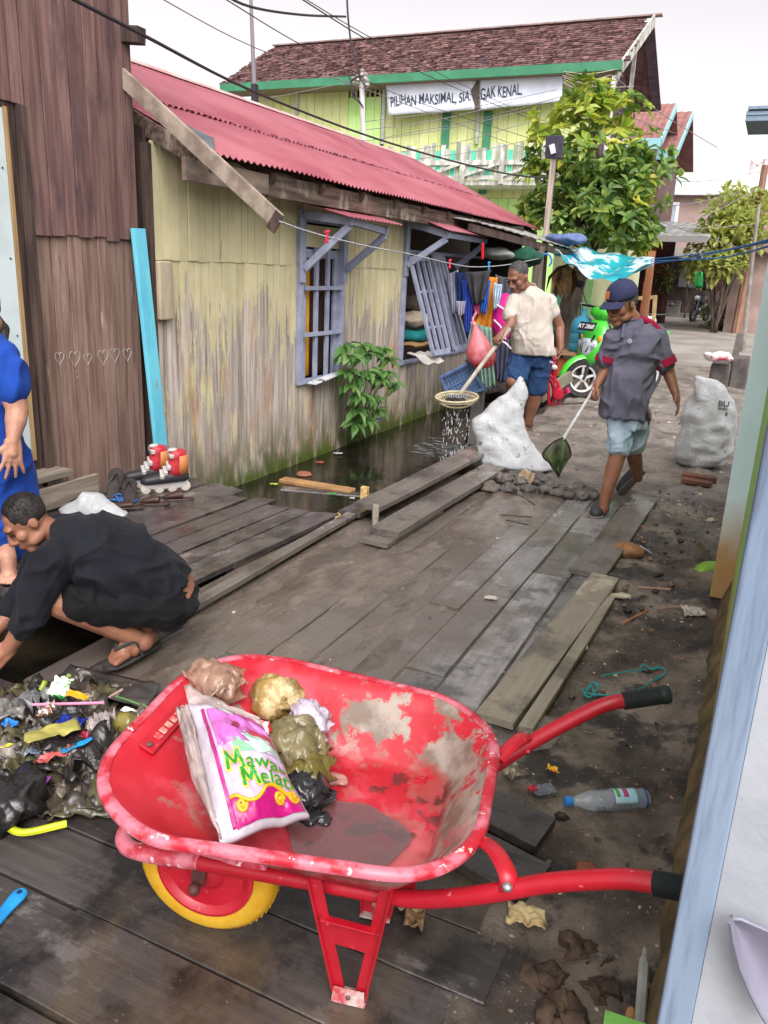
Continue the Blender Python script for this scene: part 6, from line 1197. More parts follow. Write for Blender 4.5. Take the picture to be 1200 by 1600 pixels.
m.body([(P(110, 850), h, .14, V((0, 0, 1)), .09), (P(180, 865), h, .16, V((0, 0, 1)), .11), (P(250, 905), h, .15, (V((0, 0, 1)) + lf * -.7).normalized(), .11), (P(264, 920), h, .16, perp_(48), .108), (P(276, 930), h, .155, perp_(52), .1)])
kr, ar, kl, al = P(96, 940, -.15), P(224, 1003, -.12), P(80, 915, .2), P(200, 985, .2)
m.limb([P(250, 940, -.08), kr], [.085, .062]); m.limb([kr + V((0, 0, -.01)), kr.lerp(ar, .4), ar], [.06, .056, .036]); m.limb([P(250, 935, .1), kl], [.085, .062]); m.limb([kl, kl.lerp(al, .4), al], [.06, .056, .036])
hz = .045; he, to = G(243, 1003, hz), G(168, 1040, hz); foot_prims(m, he, to, ar, 1, -1); he2 = he + h * .32 + V((0, 0, .0)); foot_prims(m, he2, he2 + (to - he), al, 1, 1)
m.remesh('body', M_sk3, t, .0055, 3); face_bits(t, q, M, .88, M_hair)
m = MB(); m.ell(q(0, -.024, .040), (.0835 * .88, .093 * .88, .092 * .88), M, 24, 16); m.noisy(.003, 70, 4); hr = m.build('hair', M_hair, t, smooth=180); strands(hr, q, M, .88, M_hair, (0, -.024, .040), (.0835, .093, .092), 2600, .016, 3)
UP = V((0, 0, 1)); perp = lambda a: (UP * cos(a) - lf * sin(a)); m = MB(); B = lambda px, py, hh, a, w_: (P(px, py), h, w_, perp(radians(a)), hh * k_)
m.body([B(86, 842, 26, -25, .1), B(98, 848, 42, -22, .19), B(125, 860, 56, -5, .235), B(165, 870, 62, 8, .23), B(205, 883, 60, 22, .21), B(240, 902, 52, 36, .19), B(258, 911, 46, 44, .185), B(266, 915, 44, 47, .182)], 28, 2.3); m.limb([rs, P(50, 950, -.2), P(36, 978, -.18)], [.082, .068, .058]); m.limb([ls, le], [.08, .07])
m.remesh('black_shirt', clothmat('black_shirt', (24, 26, 32), (18, 20, 26)), t, .0075, 5, .03, 5, 6)
m = MB(); m.ell(P(258, 944, .0), (.1, .17, .11), Matrix((lf, h, UP)).transposed()); m.limb([P(252, 940, -.1), P(125, 938, -.15)], [.115, .092]); m.limb([P(252, 935, .12), P(110, 920, .2)], [.115, .09]); m.body([(P(272, 932), h, .17, perp(radians(55)), .1), (P(284, 942), h, .165, perp(radians(62)), .09)]); sh_ = m.remesh('black_shorts', clothmat('black_shorts', (20, 19, 22), (15, 15, 17)), t, .0075, 4, .02, 6, 8)
m = MB(); m.bar(P(287, 915, -.06), P(291, 926, -.06), .02, .012); m.build('label_patch', plain('tan_tag', 176, 140, 84), sh_, smooth=0)
m = MB(); m.ell(P(258, 936, -.19), (.007, .006, .005)); m.build('logo', plain('logo_red', 176, 30, 60), sh_)
Msd = pm('sandal_rubber', sR(40, 38, 38), sR(54, 52, 50), 14, rough=.75)
for hh, tt in ((he, to), (he2, he2 + (to - he))):
    d = (tt - hh); L = d.length; d.normalize(); s = d.cross(UP).normalized(); m = MB(); m.body([(hh + d * L * f + UP * -.010, s, a, UP, .011) for f, a in ((-.06, .02), (.0, .036), (.3, .038), (.7, .05), (.95, .044), (1.05, .02))], 18); sd = m.build('sandal', Msd, t, smooth=50)
    m = MB(); m.tube(curve_pts([hh + d * L * .45 + s * .046, hh + d * L * .56 + s * .038 + UP * .068, hh + d * L * .80 + s * .006 + UP * .05, hh + d * L * .56 - s * .036 + UP * .072, hh + d * L * .45 - s * .046], 5), .0095, 6); m.build('strap', Msd, sd)
# ---------------- woman in blue
P = Plane((-3.5, 2.86, 0)); h = P.h; lf = V((h.y, -h.x, 0)) * -1; k_ = 1 / 300
t = thing('person', 'woman in a royal blue dress standing barefoot at the left edge of the deck', 'person', (-3.6, 2.86, 0)); M_sk4 = skinmat('skin_warm', 176, 132, 110); m = MB(); hc = P(-34, 492, -.05)
q, M = head_prims(m, hc, lf * .8 - h * .4 + V((0, 0, -.5)), (0, 0, 1), P(-30, 535, .03), 1.0, 1.05)
rs, re_, rw = P(4, 560, -.09), P(27, 640, -.15), P(20, 690, -.22); m.limb([rs, rs.lerp(re_, .5), re_, re_.lerp(rw, .35), rw], [.072, .068, .055, .052, .03]); hand_prims(m, rw, P(19, 740, -.24) - rw, h * .9 + lf * .2, -1, .14, 1.15, .26)
l0, l1, l2 = P(-88, 560, .0), P(-100, 640, -.05), P(-92, 690, -.15); m.limb([l0, l1, l2], [.07, .055, .03]); hand_prims(m, l2, V((0, 0, -1)), h, 1, .2)
m.body([(P(-40, 545), lf, .13, h, .09), (P(-40, 620), lf, .17, h, .12), (P(-40, 760), lf, .17, h, .13)])
for s_, toe, hl in ((1, (14, 916), (14, 885)), (-1, (-50, 918), (-46, 888))):
    T, Hh = G(*toe, .05), G(*hl, .05); Hh = T + (Hh - T).normalized() * .23; an = Hh + V((0, 0, .09)) + (T - Hh).normalized() * .05; m.limb([P(-40 + 30 * s_, 740), P(-35 + 35 * s_, 830), an], [.09, .06, .045]); foot_prims(m, Hh, T, an, 1.05, -s_)
m.remesh('body', M_sk4, t, .006, 2); face_bits(t, q, M, 1.0, M_hair)
m = MB(); m.ell(q(0, -.03, .035), (.09, .1, .095), M, 20, 14); m.limb([P(-25, 495, .08), P(0, 515, .02), P(7, 533, -.02)], [.07, .045, .02]); m.noisy(.006, 25, 4); m.build('hair', M_hair, t, smooth=180)
Md = clothmat('royal_blue_jersey', (26, 66, 150), (20, 56, 134)); A = lambda px, py, d, hw, dp: (P(px, py, d), lf, hw * k_, h, dp); m = MB()
m.body([A(-38, 532, 0, 22, .07), A(-38, 540, 0, 40, .1), A(-38, 565, 0, 52, .13), A(-40, 620, 0, 55, .15), A(-38, 680, 0, 66, .17), A(-30, 740, 0, 76, .19), A(-26, 800, 0, 78, .2), A(-30, 850, 0, 72, .2), A(-34, 872, 0, 68, .19)], 28, 2.2); m.limb([P(-30, 545, -.01), P(3, 558, -.085), P(22, 604, -.125)], [.085, .092, .088]); m.limb([P(-82, 556, .0), P(-96, 600)], [.09, .09])
m.remesh('blue_dress', Md, t, .009, 4, .035, 4, 4)
# ================================================================ WHEELBARROW
TH = radians(12); bu = V((cos(TH), sin(TH), 0)); bv = V((-sin(TH), cos(TH), 0)); BO = V((-1.06, 1.37, 0))
def Bp(u, v, z): return BO + bu * u + bv * v + V((0, 0, z))
n = NT('barrow_paint'); o = n.sep()
c = n.mix(n.ramp(n.noise(5), .35, .65), sR(164, 16, 32), sR(180, 30, 46)); sc_ = n.ramp(n.noise(55, detail=4), .66, .72); c = n.mix(n.math('MULTIPLY', sc_, .5), c, sR(226, 130, 140)); n.set('Base Color', c); n.set('Roughness', .35); n.set('Specular IOR Level', .5); M_red = n.m
n = NT('barrow_tray_paint'); o = n.sep()      # the tray's own axes: x along the barrow
c = n.mix(n.ramp(n.noise(6), .35, .65), sR(168, 14, 30), sR(182, 30, 46))
ptc = n.ramp(n.math('ADD', n.noise(7, detail=10, rough=.68), n.math('MULTIPLY', n.ramp(o[0], .05, .7), .15)), .56, .635); rim_ = n.ramp(o[2], .46, .42)
far_ = n.ramp(n.math('ADD', n.math('MULTIPLY', o[1], 1.0), n.math('MULTIPLY', n.ramp(o[0], .35, .66), .34)), -.02, .24)
ptc = n.math('MULTIPLY', ptc, n.ramp(o[2], .40, .45, .25, 1)); mudm = n.math('MULTIPLY', ptc, n.math('MULTIPLY_ADD', far_, .85)); mudm.node.inputs[2].default_value = .05
c = n.mix(mudm, c, n.mix(n.ramp(n.noise(9), .4, .6), sR(116, 100, 86), sR(158, 146, 134)))
dk = n.math('MULTIPLY', n.ramp(n.noise(11, detail=8, loc=(5, 5, 5)), .56, .6), n.ramp(o[2], .44, .40)); c = n.mix(n.math('MULTIPLY', dk, .8), c, sR(70, 36, 34))
pk = n.math('MULTIPLY', n.ramp(n.noise(5, detail=7, loc=(1, 5, 9)), .52, .64), .3); c = n.mix(pk, c, sR(226, 92, 110))
n.set('Base Color', c); n.set('Roughness', n.ramp(n.noise(6, loc=(3, 3, 3)), .4, .6, .3, .6)); n.set('Specular IOR Level', .5); n.bump(n.noise(20), .12, .004); M_tray = n.m
n = NT('barrow_rim_paint'); c = n.mix(n.ramp(n.noise(16, detail=9), .40, .60), sR(172, 30, 46), sR(198, 112, 126)); c = n.mix(n.ramp(n.noise(34, detail=6), .62, .66), c, sR(214, 190, 186)); n.set('Base Color', c); n.set('Roughness', .45); M_rim = n.m
wb = thing('wheelbarrow', 'red steel wheelbarrow with yellow wheel standing in the foreground', 'wheelbarrow', BO)
def tring(t, off=0.0, N=96, zf=.392, zo=0.0):
    u0, u1 = -.156 + (.21 + .156) * t - off, .664 - (.664 - .555) * t + off; hn = .364 - (.364 - .215) * t + off; ht = .325 - (.325 - .215) * t + off; c0, c1 = .24 - .13 * t + off, .213 - .11 * t + off; out = []
    L_ = u1 - u0; pts = []
    for (cx, cy, a0, hw) in ((u1, 1, 0, ht), (u0, 1, 90, hn), (u0, -1, 180, hn), (u1, -1, 270, ht)):
        for k in range(N // 4):
            cn = c1 if cx == u1 else c0; a = radians(a0 + 90 * k / (N // 4 - 1)); ccx = cx - cn if cx == u1 else cx + cn; x = ccx + cn * cos(a); y = cy * (hw - cn) + cn * sin(a); pts.append((x, y + .015))
    for x, y in pts:
        rz = .5674 - .0431 * x + .0217 * y + .004 * sin(x * 23) * cos(y * 9); z = rz + (zf - rz) * t - zo; out.append(Bp(x, y, z))
    return out
inner = [tring(t) for t in (1.0, .97, .9, .7, .5, .25, .0)]; inner[0] = tring(1.0, -.03); outer = [tring(t, .004, zo=.004 * t) for t in (0, .25, .5, .7, .9, .97)] + [tring(.985, -.026, zo=.005)]
m = MB(); m.loft(inner + outer); tr = m.build('tray', M_tray, wb, smooth=60)
rim = tring(0, .003); m = MB()
rings = []
ctr = Bp(.27, .012, 0)
for i, p in enumerate(rim):
    d = (V((p.x, p.y, 0)) - V((ctr.x, ctr.y, 0))).normalized(); rings.append([p + d * a + V((0, 0, b)) for a, b in ((-.003, .004), (.006, .008), (.020, .005), (.024, -.004), (.021, -.014), (.017, -.013), (.018, -.005), (.006, .0), (-.003, -.001))])
m.loft(rings + [rings[0]], cap=False); m.build('rim', M_rim, tr, smooth=60)
# badge on the nose wall
pw = lambda v, s: Bp(-.156 + .366 * s + 0, v, .574 - .182 * s) + bu * .004 + V((0, 0, .007)); m = MB(); m.prism([pw(-.10, .07), pw(-.10, .17), pw(.14, .17), pw(.14, .07)], bu * -.003 + V((0, 0, -.006))); bd = m.build('badge', M_red, tr, smooth=0, bevel=.002)
m = MB()
for i in range(6): v0 = -.056 + i * .026; m.prism([pw(v0, .10), pw(v0, .145), pw(v0 + .019, .145), pw(v0 + .019, .10)], bu * .002 + V((0, 0, .003)))
m.build('embossed_plate', pm('worn_emboss', sR(196, 150, 136), sR(190, 60, 66), 40, rough=.5), bd, smooth=0, bevel=.002)
m = MB()
for v in (-.085, .125): m.ell(pw(v, .12) + V((0, 0, .002)), (.008, .008, .006), nu=10, nv=6)
m.build('bolt', pm('dark_bolt', sR(70, 52, 50), sR(110, 90, 84), 30, rough=.5), bd)
for v in (-1, 1):
    P_ = [Bp(*p) for p in ((.02, .1 * v, .27), (.3, .14 * v, .32), (.5, .165 * v, .35), (.58, .188 * v, .383), (.66, .222 * v, .44), (.73, .247 * v, .492), (.82, .268 * v, .553), (.93, .295 * v, .612), (.975, .306 * v, .628), (1.0, .313 * v, .634))] if v < 0 else [Bp(*p) for p in ((.02, .1, .27), (.3, .14, .32), (.5, .165, .35), (.58, .188, .383), (.66, .225, .44), (.73, .255, .492), (.81, .272, .555), (.90, .290, .618), (.945, .300, .640), (.975, .308, .646))]
    h_ = MB().tube(curve_pts(P_, 5), .0188, 14).build('handle', M_red, wb)
    d = (P_[-1] - P_[-2]).normalized(); a = P_[-1] - d * .008; g = MB(); prof = [(.0195, 0)]
    for k in range(26): prof += [(.0226, .003 + k * .0036), (.0213, .0048 + k * .0036)]
    prof += [(.0226, .1), (.0236, .11), (.021, .118), (.012, .12)]; g.lathe(prof, a, d, 18); g.build('grip', pm('grip_rubber', sR(34, 42, 42), sR(30, 34, 36), 20, rough=.55), h_, smooth=25)
    # leg
    lt, lr, lb0, lb1 = Bp(.335, .2 * v, .39), Bp(.495, .2 * v, .40), Bp(.383, .128 * v, .004), Bp(.432, .128 * v, .004); nn = bv * v; m = MB()
    m.bar(lt, lb0, .03, .005, nn); m.bar(lt - bu * .012, lb0 - bu * .012, .005, .026, nn); m.bar(lr, lb1, .03, .005, nn); m.bar(lr + bu * .012, lb1 + bu * .012, .005, .026, nn)
    f0, f1, f2, f3 = lt.lerp(lb0, .30), lr.lerp(lb1, .34), lr.lerp(lb1, .56), lt.lerp(lb0, .52); m.prism([f0, f1, f2, f3], nn * .004); m.prism([f0 + nn * .001, f1 + nn * .001, f1 + nn * .02, f0 + nn * .02], V((0, 0, .004)))
    lg = m.build('leg', M_red, wb, smooth=0, bevel=.0015)
    m = MB(); m.prism([lb0 - bu * .016 - nn * .018 + V((0, 0, .002)), lb1 + bu * .016 - nn * .018 + V((0, 0, .002)), lb1 + bu * .016 + nn * .02 + V((0, 0, .002)), lb0 - bu * .016 + nn * .02 + V((0, 0, .002))], V((0, 0, .006))); m.prism([lb0 - bu * .016 + nn * .02, lb1 + bu * .016 + nn * .02, lb1 + bu * .012 + nn * .016 + V((0, 0, .04)), lb0 - bu * .012 + nn * .016 + V((0, 0, .04))], nn * .003)
    m.build('foot_plate', pm('worn_foot', sR(186, 170, 164), sR(170, 60, 66), 25, rough=.5), lg, smooth=0)
    m = MB(); m.ell((lb0 + lb1) / 2 + nn * .021 + V((0, 0, .02)), (.006, .006, .006)); m.build('bolt', pm('dark_bolt', sR(70, 52, 50)), lg)
    b0, b1 = Bp(.684, .15 * v, .522), Bp(.742, .253 * v, .515); m = MB(); up = V((0, 0, 1)); m.tube(curve_pts([b0, Bp(.715, .2 * v, .54), b1 + V((0, 0, .02)), b1 - V((0, 0, .02))], 4), .019, 10, sq=.5); br = m.build('brace', M_red, wb)
    m = MB(); m.ell(b1 + V((0, 0, .012)) + bu * .0 - bv * v * -.018, (.011, .011, .009), nu=10, nv=6); m.build('bolt', pm('bright_bolt', sR(176, 180, 180), rough=.3, metal=.8), br)
m = MB(); m.tube(curve_pts([Bp(*p) for p in ((.2, -.115, .325), (.05, -.095, .275), (-.1, -.085, .25), (-.185, -.07, .24), (-.222, -.035, .24), (-.224, .015, .24), (-.19, .055, .24), (-.1, .075, .245), (.05, .095, .275), (.2, .115, .325))], 6), .021, 12); m.build('front_bumper', M_rim, wb)
for u_, v_, z_ in ((.12, .1, .29), (.42, .15, .345), (.53, .17, .36)): MB().bar(Bp(u_, -v_, z_), Bp(u_, v_, z_), .03, .012).build('crossbar', M_red, wb, smooth=0)
m = MB()
for v in (-1, 1): m.bar(Bp(.0, .078 * v, .185), Bp(.02, .088 * v, .3), .035, .006, bv)
m.tube([Bp(0, -.1, .185), Bp(0, .1, .185)], .011, 10); m.ell(Bp(0, -.098, .185), (.016, .016, .016)); m.build('axle_bracket', pm('rusty_bracket', sR(96, 40, 40), sR(70, 50, 46), 30, rough=.6), wb, smooth=30)
wc = Bp(0, 0, .185); m = MB(); tp = [(.125, -.036), (.14, -.04), (.165, -.04), (.180, -.028), (.185, 0), (.180, .028), (.165, .04), (.14, .04), (.125, .036), (.125, -.036)]; m.lathe(tp, wc, bv, 56, cap=False)
n = NT('yellow_tyre'); c = n.mix(n.ramp(n.noise(9), .35, .65), sR(186, 138, 18), sR(200, 160, 44)); c = n.mix(n.ramp(n.noise(14, detail=8, loc=(3, 3, 3)), .56, .66), c, sR(180, 130, 60)); n.set('Base Color', c); n.set('Roughness', .6); n.bump(n.noise(30), .2, .003); tyre = m.build('wheel', n.m, wb, smooth=60)
m = MB()
for k in range(56): a = 2 * pi * k / 56; d = bu * cos(a) + V((0, 0, 1)) * sin(a); m.bar(wc + d * .1838 - bv * .022, wc + d * .1838 + bv * .022, .004, .0032, d)
m.build('tread', n.m, tyre, smooth=0)
m = MB()
for s in (-1, 1): m.lathe([(.131, 0), (.128, .010), (.12, .012), (.105, .004), (.1, -.004), (.06, -.006), (.045, .006), (.03, .02), (.012, .022), (.012, -.02)], wc + bv * .034 * s, bv * s, 40)
m.build('rim', M_red, tyre, smooth=40)
# puddle in the tray
def in_poly(p, ring):
    c = False; j = len(ring) - 1
    for i in range(len(ring)):
        if (ring[i][1] > p[1]) != (ring[j][1] > p[1]) and p[0] < (ring[j][0] - ring[i][0]) * (p[1] - ring[i][1]) / (ring[j][1] - ring[i][1]) + ring[i][0]: c = not c
        j = i
    return c
n = NT('tray_water'); n.set('Base Color', sR(112, 96, 96)); n.set('Roughness', .03); n.set('Specular IOR Level', 1.0); n.set('Alpha', .38); n.set('Coat Weight', .6); n.set('Coat Roughness', .02)
pts = []
for k in range(40):
    a = 2 * pi * k / 40; r_ = 1 + .13 * noise.noise(V((cos(a) * 1.8, sin(a) * 1.8, 2))); pts.append(Bp(.37 + .14 * r_ * cos(a), -.06 + .115 * r_ * sin(a), .3975))
m = MB(); m.prism(pts, (0, 0, .002)); tag(m.build('puddle', n.m, smooth=0), 'shallow puddle of dirty water on the floor of the wheelbarrow tray', 'puddle')
# ---------------- rice bag and the other bags in the tray
def film(name, r, g, b, alpha=.6, rough=.18, bumpy=.6):
    n = NT(name); c = n.mix(n.ramp(n.noise(8, detail=8), .35, .65), sR(r, g, b), tuple(x * .55 for x in sR(r, g, b))); n.set('Base Color', c); n.set('Roughness', rough); n.set('Specular IOR Level', .6); n.bump(n.math('ADD', n.math('ABSOLUTE', n.math('SUBTRACT', n.noise(7, detail=1, dist=1.2), .5)), n.math('MULTIPLY', n.math('ABSOLUTE', n.math('SUBTRACT', n.noise(16, detail=1, dist=1.0, loc=(3, 3, 3)), .5)), .4)), bumpy, .03)
    if alpha < 1: n.set('Alpha', alpha)
    return n.m
rb = thing('rice_bag', 'pink and white plastic rice bag with green lettering lying in the wheelbarrow', 'bag', Bp(.1, -.05, .4))
C4 = [G(296, 1106, .65), G(412, 1140, .625), G(480, 1276, .485), G(346, 1314, .515)]; bn = (C4[1] - C4[0]).cross(C4[3] - C4[0]).normalized()
if bn.dot(EYE - C4[0]) < 0: bn = -bn
def bf(s, t, d=0.0):
    ss = min(max(s, 0), 1); tt = min(max(t, 0), 1); p = C4[0].lerp(C4[1], s).lerp(C4[3].lerp(C4[2], s), t); b = (max(sin(pi * ss), 0) * max(sin(pi * (.08 + .9 * tt)), 0)) ** .6
    q = V((s * 3, t * 4, 1)); w_ = .016 * noise.fractal(q * 1.1, 1, 2, 3) - .014 * max(0, 1 - abs(s - .25 - .55 * (t - .35)) / .05) * max(0, 1 - abs(t - .45) / .14)
    return p + bn * (.08 * b + w_ * (1 if d >= -.01 else 0) + d)
def bgrid(s0, s1, t0, t1, d, ns=60, nt_=52):
    g = []
    for i in range(nt_ + 1):
        t = i / nt_; row = []
        for j in range(ns + 1):
            u = j / ns; a = s0(t) if callable(s0) else s0; b = s1(t) if callable(s1) else s1; s = a + (b - a) * u; ta = t0(s) if callable(t0) else t0; tb = t1(s) if callable(t1) else t1; row.append(bf(s, ta + (tb - ta) * t, d))
        g.append(row)
    return g
rings = []; m = MB(); NB = 20
fr_ = bgrid(-.02, 1.02, -.02, 1.02, 0, 30, 30); bk = [[p - bn * (.015 + .075 * (max(sin(pi * j / 30), 0) * max(sin(pi * i / 30), 0)) ** .5) for j, p in enumerate(r)] for i, r in enumerate(fr_)]
vs = [p for r in fr_ for p in r] + [p for r in bk for p in r]; n1 = 31; o_ = n1 * n1; fs = []
for i in range(30):
    for j in range(30): a = i * n1 + j; fs += [(a, a + n1, a + n1 + 1, a + 1), (o_ + a, o_ + a + 1, o_ + a + n1 + 1, o_ + a + n1)]
for j in range(30): fs += [(j, j + 1, o_ + j + 1, o_ + j), (30 * n1 + j + 1, 30 * n1 + j, o_ + 30 * n1 + j, o_ + 30 * n1 + j + 1), ((j + 1) * n1, j * n1, o_ + j * n1, o_ + (j + 1) * n1), (j * n1 + 30, (j + 1) * n1 + 30, o_ + (j + 1) * n1 + 30, o_ + j * n1 + 30)]
m.add(vs, fs); M_w = pm('bag_white_film', sR(194, 187, 194), sR(170, 161, 170), 9, rough=.28, spec=.5, bump=.5, bscale=16, dist=.01); m.build('film', M_w, rb, smooth=180, fix=True)
m = MB(); E_ = [C4[0] + (C4[0] - C4[1]) * .2 + bn * -.02, C4[0] + bn * .01, C4[3] + bn * .0, C4[3] + (C4[0] - C4[1]) * .2 + (C4[0] - C4[3]) * .4 + bn * .0]
g = [[E_[0].lerp(E_[1], j / 10).lerp(E_[3].lerp(E_[2], j / 10), i / 14) + bn * (.022 * noise.noise(V((j * .45, i * .4, 3))) + .03 * sin(pi * i / 14) * sin(pi * j / 10)) for j in range(11)] for i in range(15)]; m.sheet(g, .003); m.build('clear_margin', film('clear_film', 196, 178, 172, .8, .2), rb, smooth=180)
g = [[C4[0].lerp(C4[1], j / 12) + (C4[0] - C4[3]) * (.2 * i / 6) * (1 - .5 * j / 12) + bn * (.018 * noise.noise(V((j * .5, i * .5, 9)))) for j in range(13)] for i in range(7)]; m = MB(); m.sheet(g, .003); m.build('torn_mouth', film('clear_film', 196, 178, 172), rb, smooth=180)
pr = lambda nm, g, c: (lambda m: m.build(nm, pm('print_' + nm, sR(*c), tuple(x * .86 for x in sR(*c)), 12, rough=.28, spec=.5, bump=.35, bscale=18, dist=.006), rb, smooth=180))(MB().sheet(g, .0012))
lf_ = lambda t: .17 + .10 * (1 - t) * (1 if t < .5 else 1) * (0.5 - .5 * cos(pi * min(t * 2, 1))) * .2 + .06 * max(0, .45 - t)
pr('upper_panel', bgrid(.22, .99, .06, .50, .0025), (196, 106, 180)); pr('middle_panel', bgrid(.19, .99, lambda s: .44 - .05 * s, .86, .0040), (200, 166, 202))
wave = lambda s: .845 + .045 * sin(s * 13 + 2.0) - .04 * s; pr('lower_panel', bgrid(.19, .99, wave, .985, .0055), (172, 16, 108))
pr('stripe', bgrid(.145, .185, .05, .97, .004, 5, 70), (176, 34, 120)); pr('top_stripe', bgrid(.6, .98, .0, .045, .0045, 40, 5), (176, 34, 120))
pr('leaf_print', bgrid(lambda t: .42 + .03 * sin(t * 9), .98, lambda s: .42 - .06 * sin(s * 6), lambda s: .53 - .07 * s, .0070), (110, 176, 130)); pr('rose_print', bgrid(lambda t: .66 + .05 * sin(t * 7), .97, .22, .36, .0062), (178, 50, 74)); pr('rosebud_print', bgrid(lambda t: .5 + .03 * sin(6 * t), lambda t: .57 + .02 * sin(5 * t), .17, .28, .0072), (160, 34, 60)); pr('blossom_print', bgrid(lambda t: .58 + .04 * sin(t * 12), lambda t: .93 - .05 * sin(t * 10), .32, lambda s: .47 + .03 * sin(s * 20), .0085), (176, 204, 190))
Mg_ = pm('print_green', sR(36, 134, 54), rough=.3); My_ = pm('print_yellow', sR(204, 186, 56), rough=.3)
def stroke(m, pts, w_, d):
    P_ = curve_pts([V((a, b, 0)) for a, b in pts], 1); Q = []
    for a, b in zip(P_[:-1], P_[1:]): Q += [a.lerp(b, i / 8) for i in range(8)]
    Q.append(P_[-1]); L_ = []; R_ = []
    for i, p in enumerate(Q):
        t_ = (Q[min(i + 1, len(Q) - 1)] - Q[max(i - 1, 0)]).normalized(); nn = V((-t_.y, t_.x * .8, 0)) * w_; L_.append(bf(p.x + nn.x, p.y + nn.y, d)); R_.append(bf(p.x - nn.x, p.y - nn.y, d))
    k = len(Q); m.add(L_ + R_, [(i, i + 1, k + i + 1, k + i) for i in range(k - 1)])
for s0, s1, tb, th in ((.26, .45, .628, .145), (.39, .56, .772, .145)):
    for mat, w_, d, nm in ((My_, .033, .0085, 'lettering_outline'), (Mg_, .019, .0105, 'lettering')):
        m = MB(); X_ = lambda f: s0 + (s1 - s0) * f; e_ = .0 if nm == 'lettering' else .012
        stroke(m, [(X_(.0), tb + e_), (X_(.14), tb - th - e_)], w_, d); stroke(m, [(X_(.14), tb - th - e_), (X_(.5), tb - th * .3)], w_, d + .0004); stroke(m, [(X_(.5), tb - th * .3), (X_(.86), tb - th - e_)], w_, d + .0008); stroke(m, [(X_(.86), tb - th - e_), (X_(1.0), tb + e_)], w_, d + .0012); m.build(nm, mat, rb, smooth=0)
for txt, s0, s1, tc, th in (('awar', .485, .985, .585, .088), ('elati', .59, .995, .705, .135)):
    for mat, off, d, nm in ((My_, .024, .0085, 'lettering_outline'), (Mg_, .008, .0105, 'lettering')):
        vs, fs = text_mesh(txt, 1, off, shear=.22, fine=.09); ref, _ = text_mesh(txt, 1, .008, shear=.22); x0 = min(p.x for p in ref); x1 = max(p.x for p in ref); y0 = min(p.y for p in ref); y1 = max(p.y for p in ref)
        m = MB(); m.add([bf(s0 + (s1 - s0) * (p.x - x0) / (x1 - x0), tc - th * ((p.y - y0) / (y1 - y0) - .5), d) for p in vs], fs); m.build(nm, mat, rb, smooth=0)
m = MB()
for cx, cy, r_, sg in ((.30, .86, .05, 1), (.74, .87, .05, -1), (.91, .84, .055, 1)): m.tube([bf(cx + r_ * (1 - i / 26) * cos(sg * i * .42) * 1.1, cy + r_ * (1 - i / 26) * sin(sg * i * .42) * .95, .008) for i in range(25)], .0045, 6)
m.tube([bf(.2 + .78 * i / 90, wave(.2 + .78 * i / 90), .008) for i in range(91)], .0045, 6); m.build('scroll_print', pm('print_gold', sR(200, 156, 34), rough=.3), rb, smooth=180)
def crump(c, r, seed, amp=.25, n_=26):
    m = MB(); m.ell(c, r, nu=n_ + 6, nv=n_); k = 1 / max(r)
    for i, p in enumerate(m.v):
        d = (p - V(c)); q = d * k * .95 + V((seed, seed * 1.7, 0)); q = q + V((noise.noise(q), noise.noise(q + V((4, 4, 4))), noise.noise(q + V((8, 1, 3))))) * .7; f = 1 + amp * (.75 - abs(noise.noise(q)) * 2.6 - abs(noise.noise(q * 2.1 + V((1, 2, 3)))) * .9 - abs(noise.noise(q * 4.3)) * .35); m.v[i] = V(c) + d * f
    return m
def filmbag(name, label, cat, px, py, z, r, mat, seed, amp=.3, group=None):   # a limp bag: a soft core wrapped in crumpled film
    c = G(px, py, z); rq = random.Random(seed * 7 + 1); m = crump(c, tuple(x * .82 for x in r), seed, .3)
    for k in range(4):
        a = rq.uniform(0, 6.3); R_ = Matrix.Rotation(a, 3, 'Z') @ Matrix.Rotation(rq.uniform(-.5, .5), 3, 'X') @ Matrix.Rotation(rq.uniform(-.5, .5), 3, 'Y'); g = []
        for i in range(17):
            row = []
            for j in range(17):
                x, y = (j / 8 - 1) * 1.12, (i / 8 - 1) * 1.12; p_ = V((x, y, 0)); q = V((x * 1.3 + seed * 3 + k * 9, y * 1.3, k)); q = q + V((noise.noise(q), noise.noise(q + V((4, 4, 4))), 0)) * .7
                dome = 1.0 - .75 * min(1.6, x * x + y * y); zz = dome + (.5 - abs(noise.noise(q)) * 1.9 - abs(noise.noise(q * 2.3)) * .7) * .55; w_ = R_ @ V((x * r[0], y * r[1], 0)); e = c + w_ + V((0, 0, zz * r[2])); e.z = max(e.z, z - r[2] * .9 + .004 * k); row.append(e)
            g.append(row)
        m.sheet(g, .0018)
    return tag(m.build(name, mat, smooth=180), label, cat, group)
def bag(name, label, cat, px, py, z, r, mat, seed, amp=.3, group=None): return tag(crump(G(px, py, z), r, seed, amp).build(name, mat, smooth=180), label, cat, group)
bag('food_package', 'lumpy golden brown muddy package at the back of the tray', 'package', 432, 1092, .52, (.075, .06, .065), pm('muddy_gold', sR(150, 122, 66), sR(104, 84, 44), 9, rough=.3, c3=sR(196, 172, 128), s3=14, lo3=.52, hi3=.62, bump=.7, bscale=20, dist=.01), 1, .28)
filmbag('plastic_bag', 'olive translucent plastic bag crumpled beside the rice bag', 'bag', 455, 1168, .47, (.075, .065, .06), film('olive_film', 150, 138, 98, .6), 2, .4)
filmbag('plastic_bag', 'second olive bag slumped lower in the tray', 'bag', 478, 1205, .44, (.05, .06, .045), film('olive_film2', 124, 112, 58, .7), 7, .4)
filmbag('plastic_bag', 'torn black plastic bag trailing down to the puddle in the tray', 'bag', 470, 1245, .42, (.065, .05, .05), film('black_film', 44, 42, 46, 1, .22), 3, .5)
